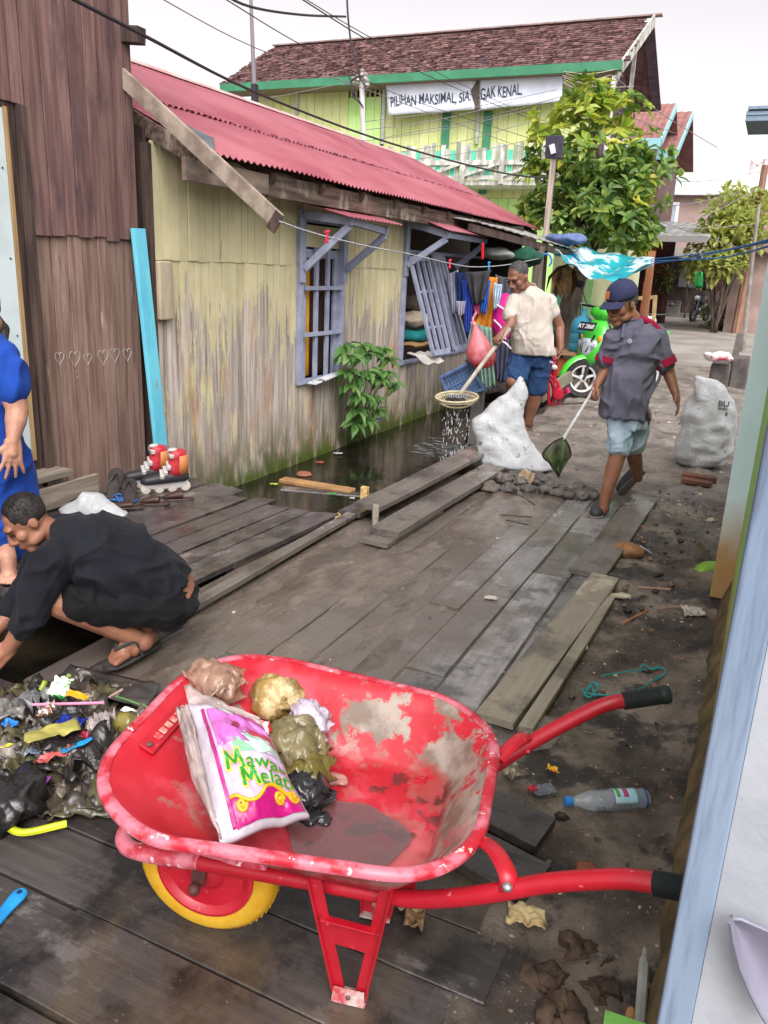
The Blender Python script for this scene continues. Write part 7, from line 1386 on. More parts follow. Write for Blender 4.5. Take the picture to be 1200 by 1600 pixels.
bag('plastic_bag', 'small black scrap of film at the puddle edge', 'bag', 492, 1275, .405, (.035, .03, .012), film('black_film', 44, 42, 46, 1, .22), 5, .5)
filmbag('plastic_bag', 'whitish lavender bag squeezed behind the golden package', 'bag', 482, 1128, .5, (.05, .04, .05), film('lav_film', 206, 192, 206, .9), 4, .4)
filmbag('plastic_bag', 'cloudy brown plastic bag hanging over the nose of the tray', 'bag', 335, 1068, .57, (.07, .05, .045), film('brown_film', 184, 146, 122, .5), 6, .3)
bag('wrapper', 'tiny red and white wrapper between the packages', 'wrapper', 408, 1137, .53, (.03, .02, .014), pm('redwhite', sR(210, 30, 40), sR(226, 220, 220), 16, rough=.3, lo=.48, hi=.52), 8, .4)
bag('plastic_bag', 'clear wet film lying flat on the tray floor past the bags', 'bag', 515, 1215, .405, (.05, .022, .01), film('wetfilm', 206, 150, 140, .6), 9, .4)
# ================================================================ SACKS
def sack(name, label, P, prof, mat, seed, depth=.8, crease=.03, parent=None):
    """prof: (left px, left py, right px, right py) rows from the bottom up"""
    rings = []; h = P.h; n_ = 44
    rows = []
    for i in range(len(prof) - 1):
        for k in range(5): t = k / 5; rows.append([a + (b - a) * t for a, b in zip(prof[i], prof[i + 1])])
    rows.append(list(prof[-1])); N_ = len(rows)
    for i, (a, b, c, d) in enumerate(rows):
        L_, R_ = P(a, b), P(c, d); mid = (L_ + R_) / 2; hw = (R_ - L_) / 2; dp = hw.length * depth; ring = []
        for k in range(n_): an = 2 * pi * k / n_; e = (abs(cos(an)) ** 2.3 + abs(sin(an)) ** 2.3) ** (-1 / 2.3); ring.append(mid + hw * cos(an) * e + h * dp * sin(an) * e)
        rings.append(ring)
    m = MB(); m.loft(rings)
    ctr = sum(m.v, V()) / len(m.v)
    for i, p in enumerate(m.v):
        q = p * 3.0 + V((seed, 0, seed)); q2 = V((q.x, q.y, q.z * 1.3)); q2 = q2 + V((noise.noise(q), noise.noise(q * 1.3), noise.noise(q + V((4, 4, 4))))) * .8; w_ = .8 - abs(noise.noise(q2)) * 2.8 - abs(noise.noise(q2 * 2.1)) * 1.0; d = (p - V((ctr.x, ctr.y, p.z))); d = d.normalized() if d.length > 1e-4 else V((0, 0, 1)); m.v[i] = p + d * (w_ * crease + .004 * noise.fractal(q * 3, 1, 2, 2)); 
        if m.v[i].z < .004: m.v[i].z = .004
    return m
n = NT('woven_sack'); b = n.n('ShaderNodeTexBrick'); b.inputs['Scale'].default_value = 160; n.l(n.tc.outputs['Object'], b.inputs[0]); c = n.mix(n.ramp(n.noise(5, detail=8), .35, .65), sR(198, 200, 201), sR(176, 178, 179)); c = n.mix(n.ramp(n.noise(9, detail=9, loc=(2, 2, 2)), .62, .70), c, sR(128, 124, 118)); n.set('Base Color', c); n.set('Roughness', .5); n.set('Specular IOR Level', .4); n.bump(n.math('ADD', n.math('ABSOLUTE', n.math('SUBTRACT', n.noise(7, detail=4, dist=1.2), .5)), n.math('MULTIPLY', b.outputs['Fac'], .02)), .6, .05); M_sack = n.m
P = Plane((-1.86, 6.62, 0))
m = sack('s', '', P, [(760, 730, 840, 737), (745, 716, 862, 733), (741, 700, 846, 712), (738, 672, 828, 690), (740, 654, 817, 668), (760, 640, 815, 650), (782, 620, 818, 634), (800, 603, 822, 614), (812, 592, 823, 600), (818, 588, 822, 591)], M_sack, 3, .55, .03)
t = thing('sack', 'white woven sack with its mouth twisted to a peak standing on the stones', 'sack', G(795, 737)); m.build('body', M_sack, t, smooth=180)
m = MB(); c = P(750, 693, -.2); m.lathe([(.012, 0), (.02, 0), (.02, .002), (.012, .002)], c, P.h, 12); m.build('small_mark', plain('markgrey', 90, 96, 96), t)
P = Plane((-.36, 7.85, 0)); m = sack('s', '', P, [(1074, 733, 1108, 733), (1060, 722, 1132, 724), (1055, 712, 1140, 714), (1058, 690, 1148, 690), (1064, 660, 1152, 664), (1072, 630, 1152, 640), (1080, 606, 1140, 618), (1084, 594, 1128, 602), (1086, 588, 1118, 594), (1090, 587, 1100, 590)], M_sack, 8, .7, .032)
t = thing('sack', 'white woven sack with black BU print standing by the blue wall', 'sack', G(1100, 733)); m.build('body', M_sack, t, smooth=180); bvh_me = [p.copy() for p in m.v]
from mathutils.bvhtree import BVHTree
bv_ = BVHTree.FromPolygons(m.v, m.f)
def project_text(txt, px, py, wpx, hpx, mat, ang=0, parent=None, tree=None):
    vs, fs = text_mesh(txt, 1, .02); x0 = min(p.x for p in vs); x1 = max(p.x for p in vs); y0 = min(p.y for p in vs); y1 = max(p.y for p in vs); out = []
    for p in vs:
        a = ((p.x - x0) / (x1 - x0) - .5) * wpx; b = -((p.y - y0) / (y1 - y0) - .5) * hpx; x = px + a * cos(ang) - b * sin(ang); y = py + a * sin(ang) + b * cos(ang); r = ray(x, y).normalized(); hit = tree.ray_cast(EYE, r); out.append(hit[0] - r * .006 if hit[0] else P(x, y))
    m = MB(); m.add(out, fs); return m.build('lettering', mat, parent, smooth=0)
Mink = plain('sack_ink', 84, 88, 88, .8)
project_text('BU', 1131, 631, 17, 9, Mink, .1, t, bv_); project_text('MARK', 1130, 638.5, 15, 4, Mink, .1, t, bv_); project_text('1', 1135, 647, 3, 6, Mink, .1, t, bv_)
P = Plane((-3.7, 3.82, 0)); m = sack('s', '', P, [(110, 814, 185, 820), (98, 808, 198, 815), (97, 797, 200, 806), (108, 782, 186, 792), (120, 772, 165, 778), (128, 769, 150, 771)], M_sack, 5, .6, .03); tag(m.build('sack', M_sack, smooth=180), 'white sack slumped on the dark deck behind the squatting man', 'sack')
# stones between the sack and the walking man
M_st = [pm('stone_a', sR(112, 104, 96), sR(84, 78, 72), 6, rough=.55, bump=.5, bscale=14, dist=.02), pm('stone_b', sR(92, 86, 82), sR(66, 62, 60), 7, rough=.45, bump=.5, bscale=14, dist=.02), pm('stone_tan', sR(170, 146, 116), sR(136, 118, 98), 6, rough=.7, bump=.4, bscale=14)]
sl_ = 'wet grey stone in the row between the white sack and the walking man'; rs_ = random.Random(8)
for i, (px, py, w_) in enumerate(((766, 762, .17), (752, 750, .13), (776, 745, .16), (794, 764, .14), (790, 748, .15), (826, 765, .15), (812, 752, .13), (822, 748, .17), (852, 766, .13), (848, 752, .15), (862, 758, .1), (880, 762, .1), (874, 770, .12), (888, 774, .09), (892, 764, .11), (902, 770, .12), (912, 776, .13), (920, 770, .12), (928, 774, .1), (905, 762, .12), (866, 770, .08), (842, 744, .12), (740, 742, .1), (806, 742, .13))):
    c = G(px, py, .03); m = crump(c, (w_ * rs_.uniform(.4, .55), w_ * rs_.uniform(.35, .5), w_ * rs_.uniform(.28, .4)), i * 3.3, .35, 16); o = m.build('stone', M_st[2] if i == 7 else M_st[i % 2], smooth=35); tag(o, 'tan flat stone under the lower edge of the white sack' if i == 7 else sl_, 'stone', None if i == 7 else 'stones in the row')
# ================================================================ SHOES AND SKATES
def skate(label, heel, toe, ml):
    heel = V(heel); toe = V(toe); d = toe - heel; L = d.length; d.normalize(); u = V((0, 0, 1)); s = d.cross(u); t = thing('inline_skate', label, 'skate', heel)
    Q = lambda x, y, z: heel + d * x * L + s * y + u * z; Mb = pm('skate_black', sR(44, 44, 48), rough=.5); Mw = pm('skate_white', sR(176, 172, 168), rough=.45); Mr = pm('skate_red', sR(160, 30, 42), sR(180, 54, 60), 10, rough=.5); Mo = pm('skate_orange', sR(182, 112, 62), rough=.5)
    m = MB(); m.body([(Q(x, 0, z), s, a, u, b) for x, z, a, b in ((-.04, .12, .02, .03), (.05, .12, .045, .045), (.35, .115, .046, .042), (.7, .105, .045, .035), (.95, .10, .04, .03), (1.05, .095, .018, .015))], 16); m.build('shell', Mb, t, smooth=180)
    m = MB(); m.body([(Q(x, 0, z), s, a, d, b) for x, z, a, b in ((.24, .12, .045, .08), (.22, .18, .045, .065), (.2, .25, .048, .06), (.19, .30, .05, .062), (.19, .31, .03, .04))], 18); m.build('boot', Mr, t, smooth=180)
    m = MB(); m.body([(Q(x, 0, z), s, a, d, b) for x, z, a, b in ((.12, .14, .049, .05), (.12, .2, .051, .05), (.12, .27, .052, .05), (.14, .275, .03, .03))], 16); m.build('cuff', Mo, t, smooth=180)
    m = MB()
    for x, z in ((.52, .17), (.44, .205), (.6, .145)): m.bar(Q(x, -.05, z - .02), Q(x - .06, .05, z + .005), .03, .03, d)
    m.ell(Q(.3, 0, .31), (.03, .04, .014)); m.bar(Q(.36, -.05, .27), Q(.34, .05, .28), .03, .03, d); m.build('strap', Mw, t, smooth=30, bevel=.005)
    m = MB(); m.prism([Q(-.02, -.015, .085), Q(1.0, -.015, .075), Q(.98, -.015, .05), Q(.75, -.015, .035), Q(.6, -.015, .055), Q(.5, -.015, .03), Q(.3, -.015, .055), Q(.22, -.015, .03), Q(.0, -.015, .05)], s * .03); m.build('frame', Mw, t, smooth=0, bevel=.003)
    for x in (.03, .34, .64, .95): MB().lathe([(.012, -.014), (.034, -.008), (.038, 0), (.034, .008), (.012, .014)], Q(x, 0, .038), s, 20).build('wheel', pm('skate_wheel', sR(190, 182, 170), rough=.5), t)
skate('nearer red and orange inline skate standing in front of its twin', (-3.62, 4.5, .035), (-3.80, 4.25, .035), 0); skate('farther red and white inline skate standing nearer the turquoise board', (-3.82, 4.53, .035), (-3.98, 4.27, .035), 0)
def shoe(label, heel, toe, mat, hgt=.05, w_=.045, roll=None, name='shoe', cat='shoe', open_=True):
    heel = V(heel); toe = V(toe); d = toe - heel; L = d.length; d.normalize(); u = V(roll or (0, 0, 1)); s = d.cross(u).normalized(); u = s.cross(d); t = thing(name, label, cat, heel)
    m = MB(); m.body([(heel + d * L * f + u * .008, s, a, u, .009) for f, a in ((-.02, w_ * .5), (.05, w_ * .8), (.4, w_ * .8), (.75, w_ * 1.1), (.95, w_ * .85), (1.02, w_ * .4))], 16); m.build('sole', mat, t, smooth=50)
    if hgt:
        m = MB(); m.body([(heel + d * L * f + u * (.012 + hh / 2), s, a, u, hh / 2) for f, a, hh in ((.35, w_ * .85, hgt * .9), (.5, w_ * .95, hgt), (.75, w_ * 1.02, hgt * .75), (.92, w_ * .8, hgt * .5), (1.0, w_ * .4, hgt * .25))], 16); m.build('upper', mat, t, smooth=60)
    else:
        m = MB(); m.tube(curve_pts([heel + d * L * .4 + s * w_, heel + d * L * .62 + s * .02 + u * .035, heel + d * L * .82 + u * .015, heel + d * L * .62 - s * .02 + u * .035, heel + d * L * .4 - s * w_], 4), .007, 6); m.build('strap', mat, t)
Mbr = pm('brown_leather', sR(72, 46, 40), sR(52, 36, 32), 10, rough=.5); Mdk = pm('dark_sandal', sR(54, 46, 44), sR(40, 36, 36), 10, rough=.6)
shoe('dark brown slipper standing tipped on its side left of the skates', (-3.86, 4.0, .05), (-3.98, 4.2, .2), Mdk, 0, .05, (.6, -.6, .4), 'slipper', 'slipper'); shoe('dark slipper leaning on the skate toes', (-3.72, 4.02, .05), (-3.86, 4.18, .15), Mdk, 0, .05, (.5, -.7, .4), 'slipper', 'slipper'); shoe('blue slipper under the dark leaning slippers', (-3.70, 4.06, .045), (-3.93, 4.02, .045), plain('blue_slipper', 44, 92, 150, .6), 0, .05, None, 'slipper', 'slipper')
shoe('brown leather shoe lying in front of the skate wheels', (-3.42, 4.32, .045), (-3.58, 4.2, .045), Mbr, .055, .04); shoe('brown sandal nearest the white sack on the dark deck', (-3.56, 3.98, .045), (-3.72, 3.86, .045), Mbr, .04, .04); shoe('worn brown shoe between the skates and the brown sandal', (-3.48, 4.14, .045), (-3.64, 4.04, .045), Mbr, .05, .04); shoe('black slipper half hidden behind the white sack', (-3.95, 3.98, .045), (-4.0, 3.75, .06), pm('black_plastic', sR(34, 34, 36)), .03, .045, None, 'slipper', 'slipper')
# ================================================================ TRASH HEAP
rt = random.Random(21)
def scrap(name, label, cat, px, py, z, w_, l_, mat, seed, crink=.35, ang=None, tilt=.35, group=None, n_=14, zmin=.012):
    c = G(px, py, z); a = rt.uniform(0, pi) if ang is None else ang; R_ = Matrix.Rotation(a, 3, 'Z') @ Matrix.Rotation(rt.uniform(-tilt, tilt), 3, 'X') @ Matrix.Rotation(rt.uniform(-tilt, tilt), 3, 'Y'); g = []
    for i in range(n_ + 1):
        row = []
        for j in range(n_ + 1):
            x = (j / n_ - .5) * w_; y = (i / n_ - .5) * l_; q = V((x, y, 0)) * (2.6 / max(w_, l_)) + V((seed * 3.1, seed, 0)); q = q + V((noise.noise(q), noise.noise(q + V((4, 4, 4))), 0)) * .6; zz = crink * min(w_, l_) * (.45 - abs(noise.noise(q)) * 1.7 - abs(noise.noise(q * 2.3)) * .5); ed = .12 * noise.noise(q * 2 + V((0, 0, 4)))
            p = c + R_ @ V((x * (1 + ed), y * (1 + ed) , zz)); p.z = max(p.z, zmin + .004 * noise.noise(p * 40)); row.append(p)
        g.append(row)
    m = MB(); m.sheet(g, .0022); return tag(m.build(name, mat, smooth=180), label, cat, group)
fm = [film('trash_dark', 74, 66, 58, .85, .3), film('trash_brown', 98, 86, 70, .8, .26), film('trash_black', 48, 44, 42, .95, .3), film('trash_olive', 92, 86, 60, .88, .28), film('trash_clear', 160, 150, 138, .5, .2), film('trash_grey', 126, 122, 116, .85, .26)]
gl = 'crumpled wet dark plastic film in the trash heap left of the wheelbarrow'
for i in range(46):
    a = rt.uniform(0, 2 * pi); r_ = math.sqrt(rt.random()); px = 105 + 118 * r_ * cos(a); py = 1158 + 92 * r_ * sin(a)
    if px > 205 and py > 1160: continue
    z = .02 + .075 * (1 - r_) * rt.uniform(.4, 1.1); s_ = rt.uniform(.11, .24); scrap('plastic_scrap', gl, 'plastic', px, py, z, s_, s_ * rt.uniform(.6, 1.2), fm[(0, 1, 2, 1, 3, 0, 1, 4, 3)[i % 9]], i, .55, group='dark film in the trash heap')
P2 = lambda nm, r, g, b, ro=.35: plain('scrap_' + nm, r, g, b, ro)
scrap('plastic_strip', 'olive yellow plastic strip draped over the middle of the trash heap', 'strip', 82, 1142, .16, .06, .17, P2('oliveyellow', 160, 152, 80, .4), 101, .25, -.5, .15)
scrap('wrapper', 'white and green cup shaped wrapper on top of the trash heap', 'wrapper', 95, 1073, .17, .07, .075, pm('scrap_whitegreen', sR(226, 224, 206), sR(40, 140, 60), 9, rough=.4, lo=.5, hi=.54), 102, .5, .2, .6)
scrap('wrapper', 'orange yellow wrapper near the top of the trash heap', 'wrapper', 121, 1086, .16, .075, .03, P2('orangeyellow', 236, 160, 30), 103, .3, .3, .2)
scrap('wrapper', 'silver and copper foil wrapper in the middle of the trash heap', 'wrapper', 73, 1109, .17, .05, .06, pm('foil', sR(214, 206, 216), sR(190, 140, 80), 14, rough=.25, metal=.8), 104, .7, .3, .5)
scrap('plastic_scrap', 'deep blue plastic scrap right of the olive strip', 'plastic', 112, 1127, .14, .09, .06, P2('deepblue', 22, 40, 130), 105, .4, .3, .3)
scrap('plastic_scrap', 'bright blue bottle cap like scrap at the left of the trash heap', 'plastic', 15, 1131, .1, .045, .035, P2('brightblue', 40, 120, 210), 106, .6, .2, .4)
scrap('plastic_scrap', 'salmon red crumpled scrap below the olive strip', 'plastic', 84, 1180, .1, .05, .11, P2('salmon', 196, 96, 92), 107, .5, -.4, .3)
scrap('plastic_scrap', 'sky blue curved sliver in the right half of the trash heap', 'plastic', 121, 1164, .12, .022, .1, P2('skyblue', 30, 140, 206), 108, .3, -.5, .2)
scrap('wrapper', 'purple foil wrapper at the lower edge of the trash heap', 'wrapper', 52, 1220, .06, .12, .04, P2('purple', 160, 80, 170), 109, .5, .15, .3)
scrap('wrapper', 'crimson scrap peeping out above the sky blue sliver', 'wrapper', 122, 1150, .11, .05, .05, P2('crimson', 150, 40, 60), 110, .5)
scrap('plastic_scrap', 'pale grey torn bag at the upper left of the trash heap', 'plastic', 16, 1112, .1, .1, .09, fm[5], 111, .6)
scrap('plastic_scrap', 'grey knotted bag rising at the left shoulder of the trash heap', 'plastic', 50, 1092, .12, .11, .09, film('scrap_greybag', 112, 112, 112, .95, .2), 112, .8)
scrap('wrapper', 'white and orange wrapper against the wheelbarrow nose', 'wrapper', 205, 1112, .09, .07, .03, pm('scrap_whor', sR(226, 222, 216), sR(206, 110, 60), 12, rough=.4, lo=.52, hi=.56), 113, .3, .2, .3)
m = crump(G(198, 1132, .09), (.055, .04, .045), 4, .12); tag(m.build('plastic_cup', film('scrap_cup', 140, 126, 64, .85), smooth=180), 'yellowish clear cup lying against the wheelbarrow nose', 'cup')
scrap('wrapper', 'yellow sliver at the far left of the trash heap', 'wrapper', 6, 1166, .08, .05, .018, P2('yellowsliver', 220, 206, 50), 114, .3, .5)
scrap('plastic_scrap', 'crinkled clear film at the near right edge of the trash heap', 'plastic', 140, 1238, .03, .17, .1, film('scrap_clearbrown', 150, 138, 122, .55, .12), 115, .6, .3, .15)
scrap('plastic_scrap', 'whitish clear bag in the right half of the trash heap', 'plastic', 155, 1128, .12, .1, .08, film('scrap_clearw', 190, 176, 172, .6, .12), 116, .8)
scrap('plastic_scrap', 'pale blue grey scrap low in the trash heap', 'plastic', 52, 1175, .1, .045, .05, P2('bluegrey', 120, 130, 150), 117, .5)
def stick(name, label, cat, a, b, r, mat, za=.02, zb=.02, mid=None):
    p = [G(*a, za)] + ([G(*mid, (za + zb) / 2)] if mid else []) + [G(*b, zb)]; m = MB(); m.tube(curve_pts(p, 5) if mid else p, r, 7); return tag(m.build(name, mat), label, cat)
stick('drinking_straw', 'pink straw lying across the top of the trash heap', 'straw', (50, 1101), (163, 1098), .005, P2('pinkstraw', 206, 130, 160), .18, .18)
stick('stem', 'green plant stem sticking out right of the trash heap', 'stem', (180, 1088), (232, 1106), .004, P2('greenstem', 90, 130, 70), .1, .06, (200, 1094)); stick('stem', 'short yellow green stalk standing up at the top of the heap', 'stem', (64, 1078), (71, 1064), .009, P2('ygstalk', 150, 170, 60), .14, .17); stick('stem', 'pale green stalk behind the white and green wrapper', 'stem', (102, 1066), (108, 1055), .008, P2('ygstalk2', 150, 170, 80), .16, .19)
stick('bean_pod', 'yellow green curved stalk lying on the boards beside the black bag', 'stalk', (8, 1290), (104, 1287), .011, pm('podyellow', sR(198, 206, 40), sR(168, 176, 30), 8, rough=.45), .03, .03, (38, 1301)); stick('stick', 'thin twig on the boards below the trash heap', 'stick', (78, 1272), (108, 1248), .003, P2('twig', 130, 112, 92), .015, .02)
stick('stick', 'short pale stick lying at the right of the trash heap', 'stick', (170, 1090), (192, 1077), .006, P2('palestick', 140, 112, 104), .1, .12)
bag('plastic_bag', 'shiny black plastic bag on the boards at the left edge of the photo', 'bag', 8, 1248, .06, (.115, .13, .07), film('trash_black', 40, 38, 38, 1, .26), 31, .5)
n = NT('wet_rubber_sheet'); n.set('Base Color', n.mix(n.ramp(n.noise(6), .4, .6), sR(52, 50, 50), sR(74, 70, 68))); n.set('Roughness', .3); c4 = [G(110, 1042, .0), G(250, 1075, .03), G(230, 1110, .05), G(80, 1075, .05)]
m = MB(); m.sheet([[c4[0].lerp(c4[1], j / 12).lerp(c4[3].lerp(c4[2], j / 12), i / 8) + V((0, 0, .012 + .02 * noise.noise(V((j * .5, i * .5, 1))))) for j in range(13)] for i in range(9)], .004); tag(m.build('plastic_sheet', n.m, smooth=180), 'dark wet sheet spread behind the trash heap at the hole edge', 'sheet')
# blue brush handle
t = thing('brush', 'blue plastic handle with a hole lying at the left edge of the boards', 'brush', G(10, 1420)); a, b = G(-20, 1455, .015), G(36, 1391, .015); d = (b - a); m = MB(); m.body([(a + d * f, d.cross(V((0, 0, 1))).normalized(), w_, V((0, 0, 1)), .007) for f, w_ in ((0, .018), (.5, .017), (.8, .022), (.95, .021), (1.0, .012))], 14); m.build('handle', plain('brush_blue', 36, 140, 206, .35), t, smooth=60)
m = MB(); c = a + d * .9; m.lathe([(.004, .0), (.007, .0), (.007, .0085), (.004, .0085)], c, (0, 0, 1), 12); m.build('hole', plain('brush_hole', 20, 50, 80), t)
# ================================================================ LITTER ON THE RIGHT
t = thing('plastic_bottle', 'clear empty water bottle with blue cap lying on the mud', 'bottle', G(950, 1255)); a, b = G(884, 1252, .03), G(1012, 1248, .033); d = (b - a).normalized(); L_ = (b - a).length; n = NT('bottle_plastic'); n.set('Base Color', sR(205, 220, 232)); n.set('Roughness', .05); n.set('Specular IOR Level', 1.0); n.set('Alpha', .25); n.bump(n.noise(30, detail=2), .2, .01); Mpet = n.m
prof = [(.012, .0), (.0125, .022), (.018, .032), (.028, .055), (.0315, .07), (.0295, .078), (.0315, .088), (.029, .096), (.0315, .105), (.032, .12), (.032, .175), (.0305, .182), (.032, .19), (.031, .20), (.024, .212), (.008, .208)]; sc_ = L_ / .212; m = MB(); m.lathe([(r * 1.06, q * sc_) for r, q in prof], a, d, 28); m.build('bottle', Mpet, t, smooth=60)
m = MB(); m.lathe([(.0125, -.004), (.0155, -.003), (.0155, .017 * sc_), (.0125, .018 * sc_)], a, d, 20); m.build('cap', plain('capblue', 50, 130, 206, .35), t, smooth=40)
m = MB(); x_, y_ = frame(d); up_ = V((0, 0, 1)); sd = d.cross(up_); r_ = .0342; g = [[a + d * (.12 + .058 * j / 8) * sc_ + (sd * sin(th) + up_ * cos(th)) * r_ for j in range(9)] for th in [radians(-75 + 150 * i / 12) for i in range(13)]]; m.sheet(g, .0008); m.build('label', pm('bottle_label', sR(150, 200, 216), sR(190, 214, 220), 20, rough=.4), t, smooth=180)
for z0, z1, col, nm in ((.124, .132, (90, 170, 60), 'green_stripe'), (.142, .154, (190, 80, 130), 'pink_print')): m = MB(); m.sheet([[a + d * (z0 + (z1 - z0) * j / 3) * sc_ + (sd * sin(th) + up_ * cos(th)) * (r_ + .0012) for j in range(4)] for th in [radians(-20 + 60 * i / 6) for i in range(7)]], .0006); m.build(nm, plain('bl_' + nm, *col), t, smooth=180)
m = MB(); m.lathe([(.028, .0), (.0335, .002), (.0335, .008), (.03, .012)], a + d * .196 * sc_, d, 20); m.build('base_ring', plain('basering', 90, 110, 150, .2), t)
scrap('wrapper', 'small yellow and orange wrapper on the mud above the bottle', 'wrapper', 863, 1201, .02, .035, .03, pm('yelor', sR(230, 180, 40), sR(210, 70, 40), 16, rough=.35, lo=.5, hi=.54), 201, .5, .2, .3); scrap('wrapper', 'dark clear packet left of the bottle cap', 'wrapper', 850, 1234, .012, .075, .055, film('packet', 110, 112, 120, .85, .15), 202, .25, .7, .1); scrap('wrapper', 'crumpled red scrap beside the dark packet', 'wrapper', 832, 1232, .015, .03, .025, P2('redscrap', 190, 40, 60), 203, .6); scrap('wrapper', 'clear yellowish cup scrap under the far handle', 'wrapper', 798, 1208, .015, .06, .05, film('clearcup', 170, 156, 130, .5, .12), 204, .6)
scrap('paper', 'crumpled cream paper on the mud under the near handle', 'paper', 822, 1432, .018, .1, .08, pm('cream_paper', sR(206, 186, 140), sR(176, 150, 104), 8, rough=.8), 205, .5, .2, .25); scrap('paper', 'twisted brown paper scrap under the tray behind the leg', 'paper', 648, 1432, .02, .05, .08, pm('brown_paper', sR(150, 116, 80), sR(110, 84, 60), 8, rough=.7), 206, .7, .3); scrap('paper', 'pale paper scrap beside the twisted brown scrap', 'paper', 636, 1408, .02, .07, .05, pm('pale_paper', sR(186, 172, 144), sR(150, 136, 110), 8, rough=.8), 207, .5, .3)
scrap('paper', 'off white paper triangle on the mud beside the tan plank', 'paper', 965, 931, .01, .13, .07, pm('offw', sR(190, 182, 160), sR(160, 150, 130), 8, rough=.8), 208, .2, .4, .08); scrap('paper', 'pale torn packet at the foot of the blue wall', 'paper', 1083, 957, .015, .11, .09, pm('offw2', sR(196, 190, 180), sR(160, 152, 140), 8, rough=.6), 209, .5, .4, .2); scrap('wrapper', 'dark grey flat scrap below the near handle', 'wrapper', 962, 1418, .008, .07, .05, P2('slatescrap', 70, 68, 72), 210, .2, .3, .05)
scrap('paper', 'small pinkish paper square right of the bottle base', 'paper', 1056, 1250, .02, .03, .035, P2('pinksq', 190, 140, 116, .8), 211, .3); scrap('plastic_scrap', 'tiny green plastic chip on the mud right of the far handle', 'plastic', 1021, 1212, .008, .022, .015, P2('greenchip', 50, 150, 80), 212, .2); scrap('plastic_scrap', 'tiny blue scrap on the mud under the far grip', 'plastic', 1030, 1158, .01, .03, .012, P2('bluechip', 60, 120, 160), 213, .4); scrap('paper', 'red brick coloured flake near the walking man', 'paper', 1000, 823, .008, .05, .04, P2('brickflake', 186, 120, 96, .8), 214, .1); scrap('paper', 'cream flakes on the mud below the brown tubes', 'paper', 1083, 771, .01, .14, .05, P2('creamflake', 206, 190, 140, .8), 215, .3, .1, .05); scrap('paper', 'white flake lying on the wet boardwalk', 'paper', 767, 934, .015, .07, .05, P2('whiteflake', 190, 182, 172, .5), 216, .2, .2, .05)
blob('stone', 'orange brown stone half sunk in the mud past the boards', 'stone', G(982, 860, .02), (.09, .06, .05), pm('orange_stone', sR(160, 110, 64), sR(100, 76, 56), 5, rough=.6, bump=.4), .02, 8, 2); blob('brick_piece', 'broken red brick piece on the mud above the near handle', 'brick', G(916, 1357, .012), (.03, .025, .018), pm('brick_red', sR(126, 72, 52), sR(100, 58, 44), 8, rough=.8, bump=.4), .006, 30, 4)
blob('pebble', 'pale pebble on the mud near the lower end of the wall', 'pebble', G(1016, 1457, .012), (.018, .014, .012), plain('palepebble', 206, 190, 160, .6), .003, 30, 5)
for i, (px, py, w_) in enumerate(((915, 1490, .09), (850, 1530, .08), (940, 1560, .08), (880, 1590, .1), (980, 1500, .05))): blob('stone', 'muddy brown rock poking out of the black mud at the bottom right', 'stone', G(px, py, .0), (w_ * .65, w_ * .55, w_ * .32), pm('mudrock', sR(88, 70, 54), sR(52, 43, 37), 14, rough=.8, bump=.6, bscale=25, dist=.02), w_ * .35, 22, i, group='muddy rocks at the bottom right')
gp = 'small dark clod on the mud right of the boardwalk'
for i in range(42):
    y = rt.uniform(1.7, 6.2); x = rt.uniform(-.52, -.08); s_ = rt.uniform(.008, .026); m = crump(V((x, y, s_ * .3)), (s_, s_ * rt.uniform(.6, 1), s_ * .7), i, .4, 8); tag(m.build('clod', [pm('clod', sR(84, 74, 66), sR(60, 54, 50), 20, rough=.8), pm('clod2', sR(130, 104, 84), sR(100, 80, 66), 20, rough=.8), pm('clod3', sR(44, 40, 38), rough=.6)][i % 3], smooth=180), gp, 'clod', 'clods on the mud')
for k, (a, b, r, c, lb) in enumerate((((973, 974), (1012, 954), .007, (170, 120, 86), 'orange brown stick on the mud midway along the tan plank'), ((996, 917), (1048, 921), .006, (176, 140, 124), 'pinkish stick lying on the mud near the green pipe'), ((1026, 952), (1082, 946), .007, (160, 136, 120), 'pale stick pointing at the foot of the blue wall'), ((1038, 1038), (1062, 1027), .005, (170, 130, 100), 'thin tan stick near the turquoise twine'), ((917, 1014), (918, 996), .004, (206, 200, 190), 'thin white stick beside the tan plank'), ((1000, 853), (1018, 864), .005, (170, 170, 176), 'grey stick beside the orange brown stone'), ((1100, 990), (1110, 981), .006, (190, 150, 80), 'yellowish stick end near the wall footing'), ((805, 770), (836, 789), .006, (60, 54, 50), 'black twig lying on the boards below the stones'), ((782, 804), (832, 808), .005, (70, 62, 56), 'dark thin twig on the boards near the stones'), ((790, 812), (826, 820), .005, (70, 62, 56), 'second dark twig parallel to the first below the stones'))): stick('stick', lb, 'stick', a, b, r, P2('st%d' % k, *c, .8), .015, .015)
M_tw = plain('twine', 40, 150, 150, .7); m = MB()
for pts in ([(912, 1082), (940, 1086), (975, 1083), (1005, 1074), (1030, 1056)], [(940, 1056), (975, 1050), (1010, 1046), (1036, 1044), (1038, 1054), (1014, 1068)], [(912, 1086), (922, 1070), (930, 1088)], [(918, 1080), (926, 1066), (938, 1072)], [(1000, 1050), (1004, 1038), (1020, 1046), (1030, 1040)], [(908, 1076), (920, 1090), (935, 1074), (928, 1068)]): m.tube(curve_pts([G(x, y, .012 + .006 * rt.random()) for x, y in pts], 5), .0035, 5)
tag(m.build('twine', M_tw), 'frayed turquoise twine lying in loops on the mud', 'twine')
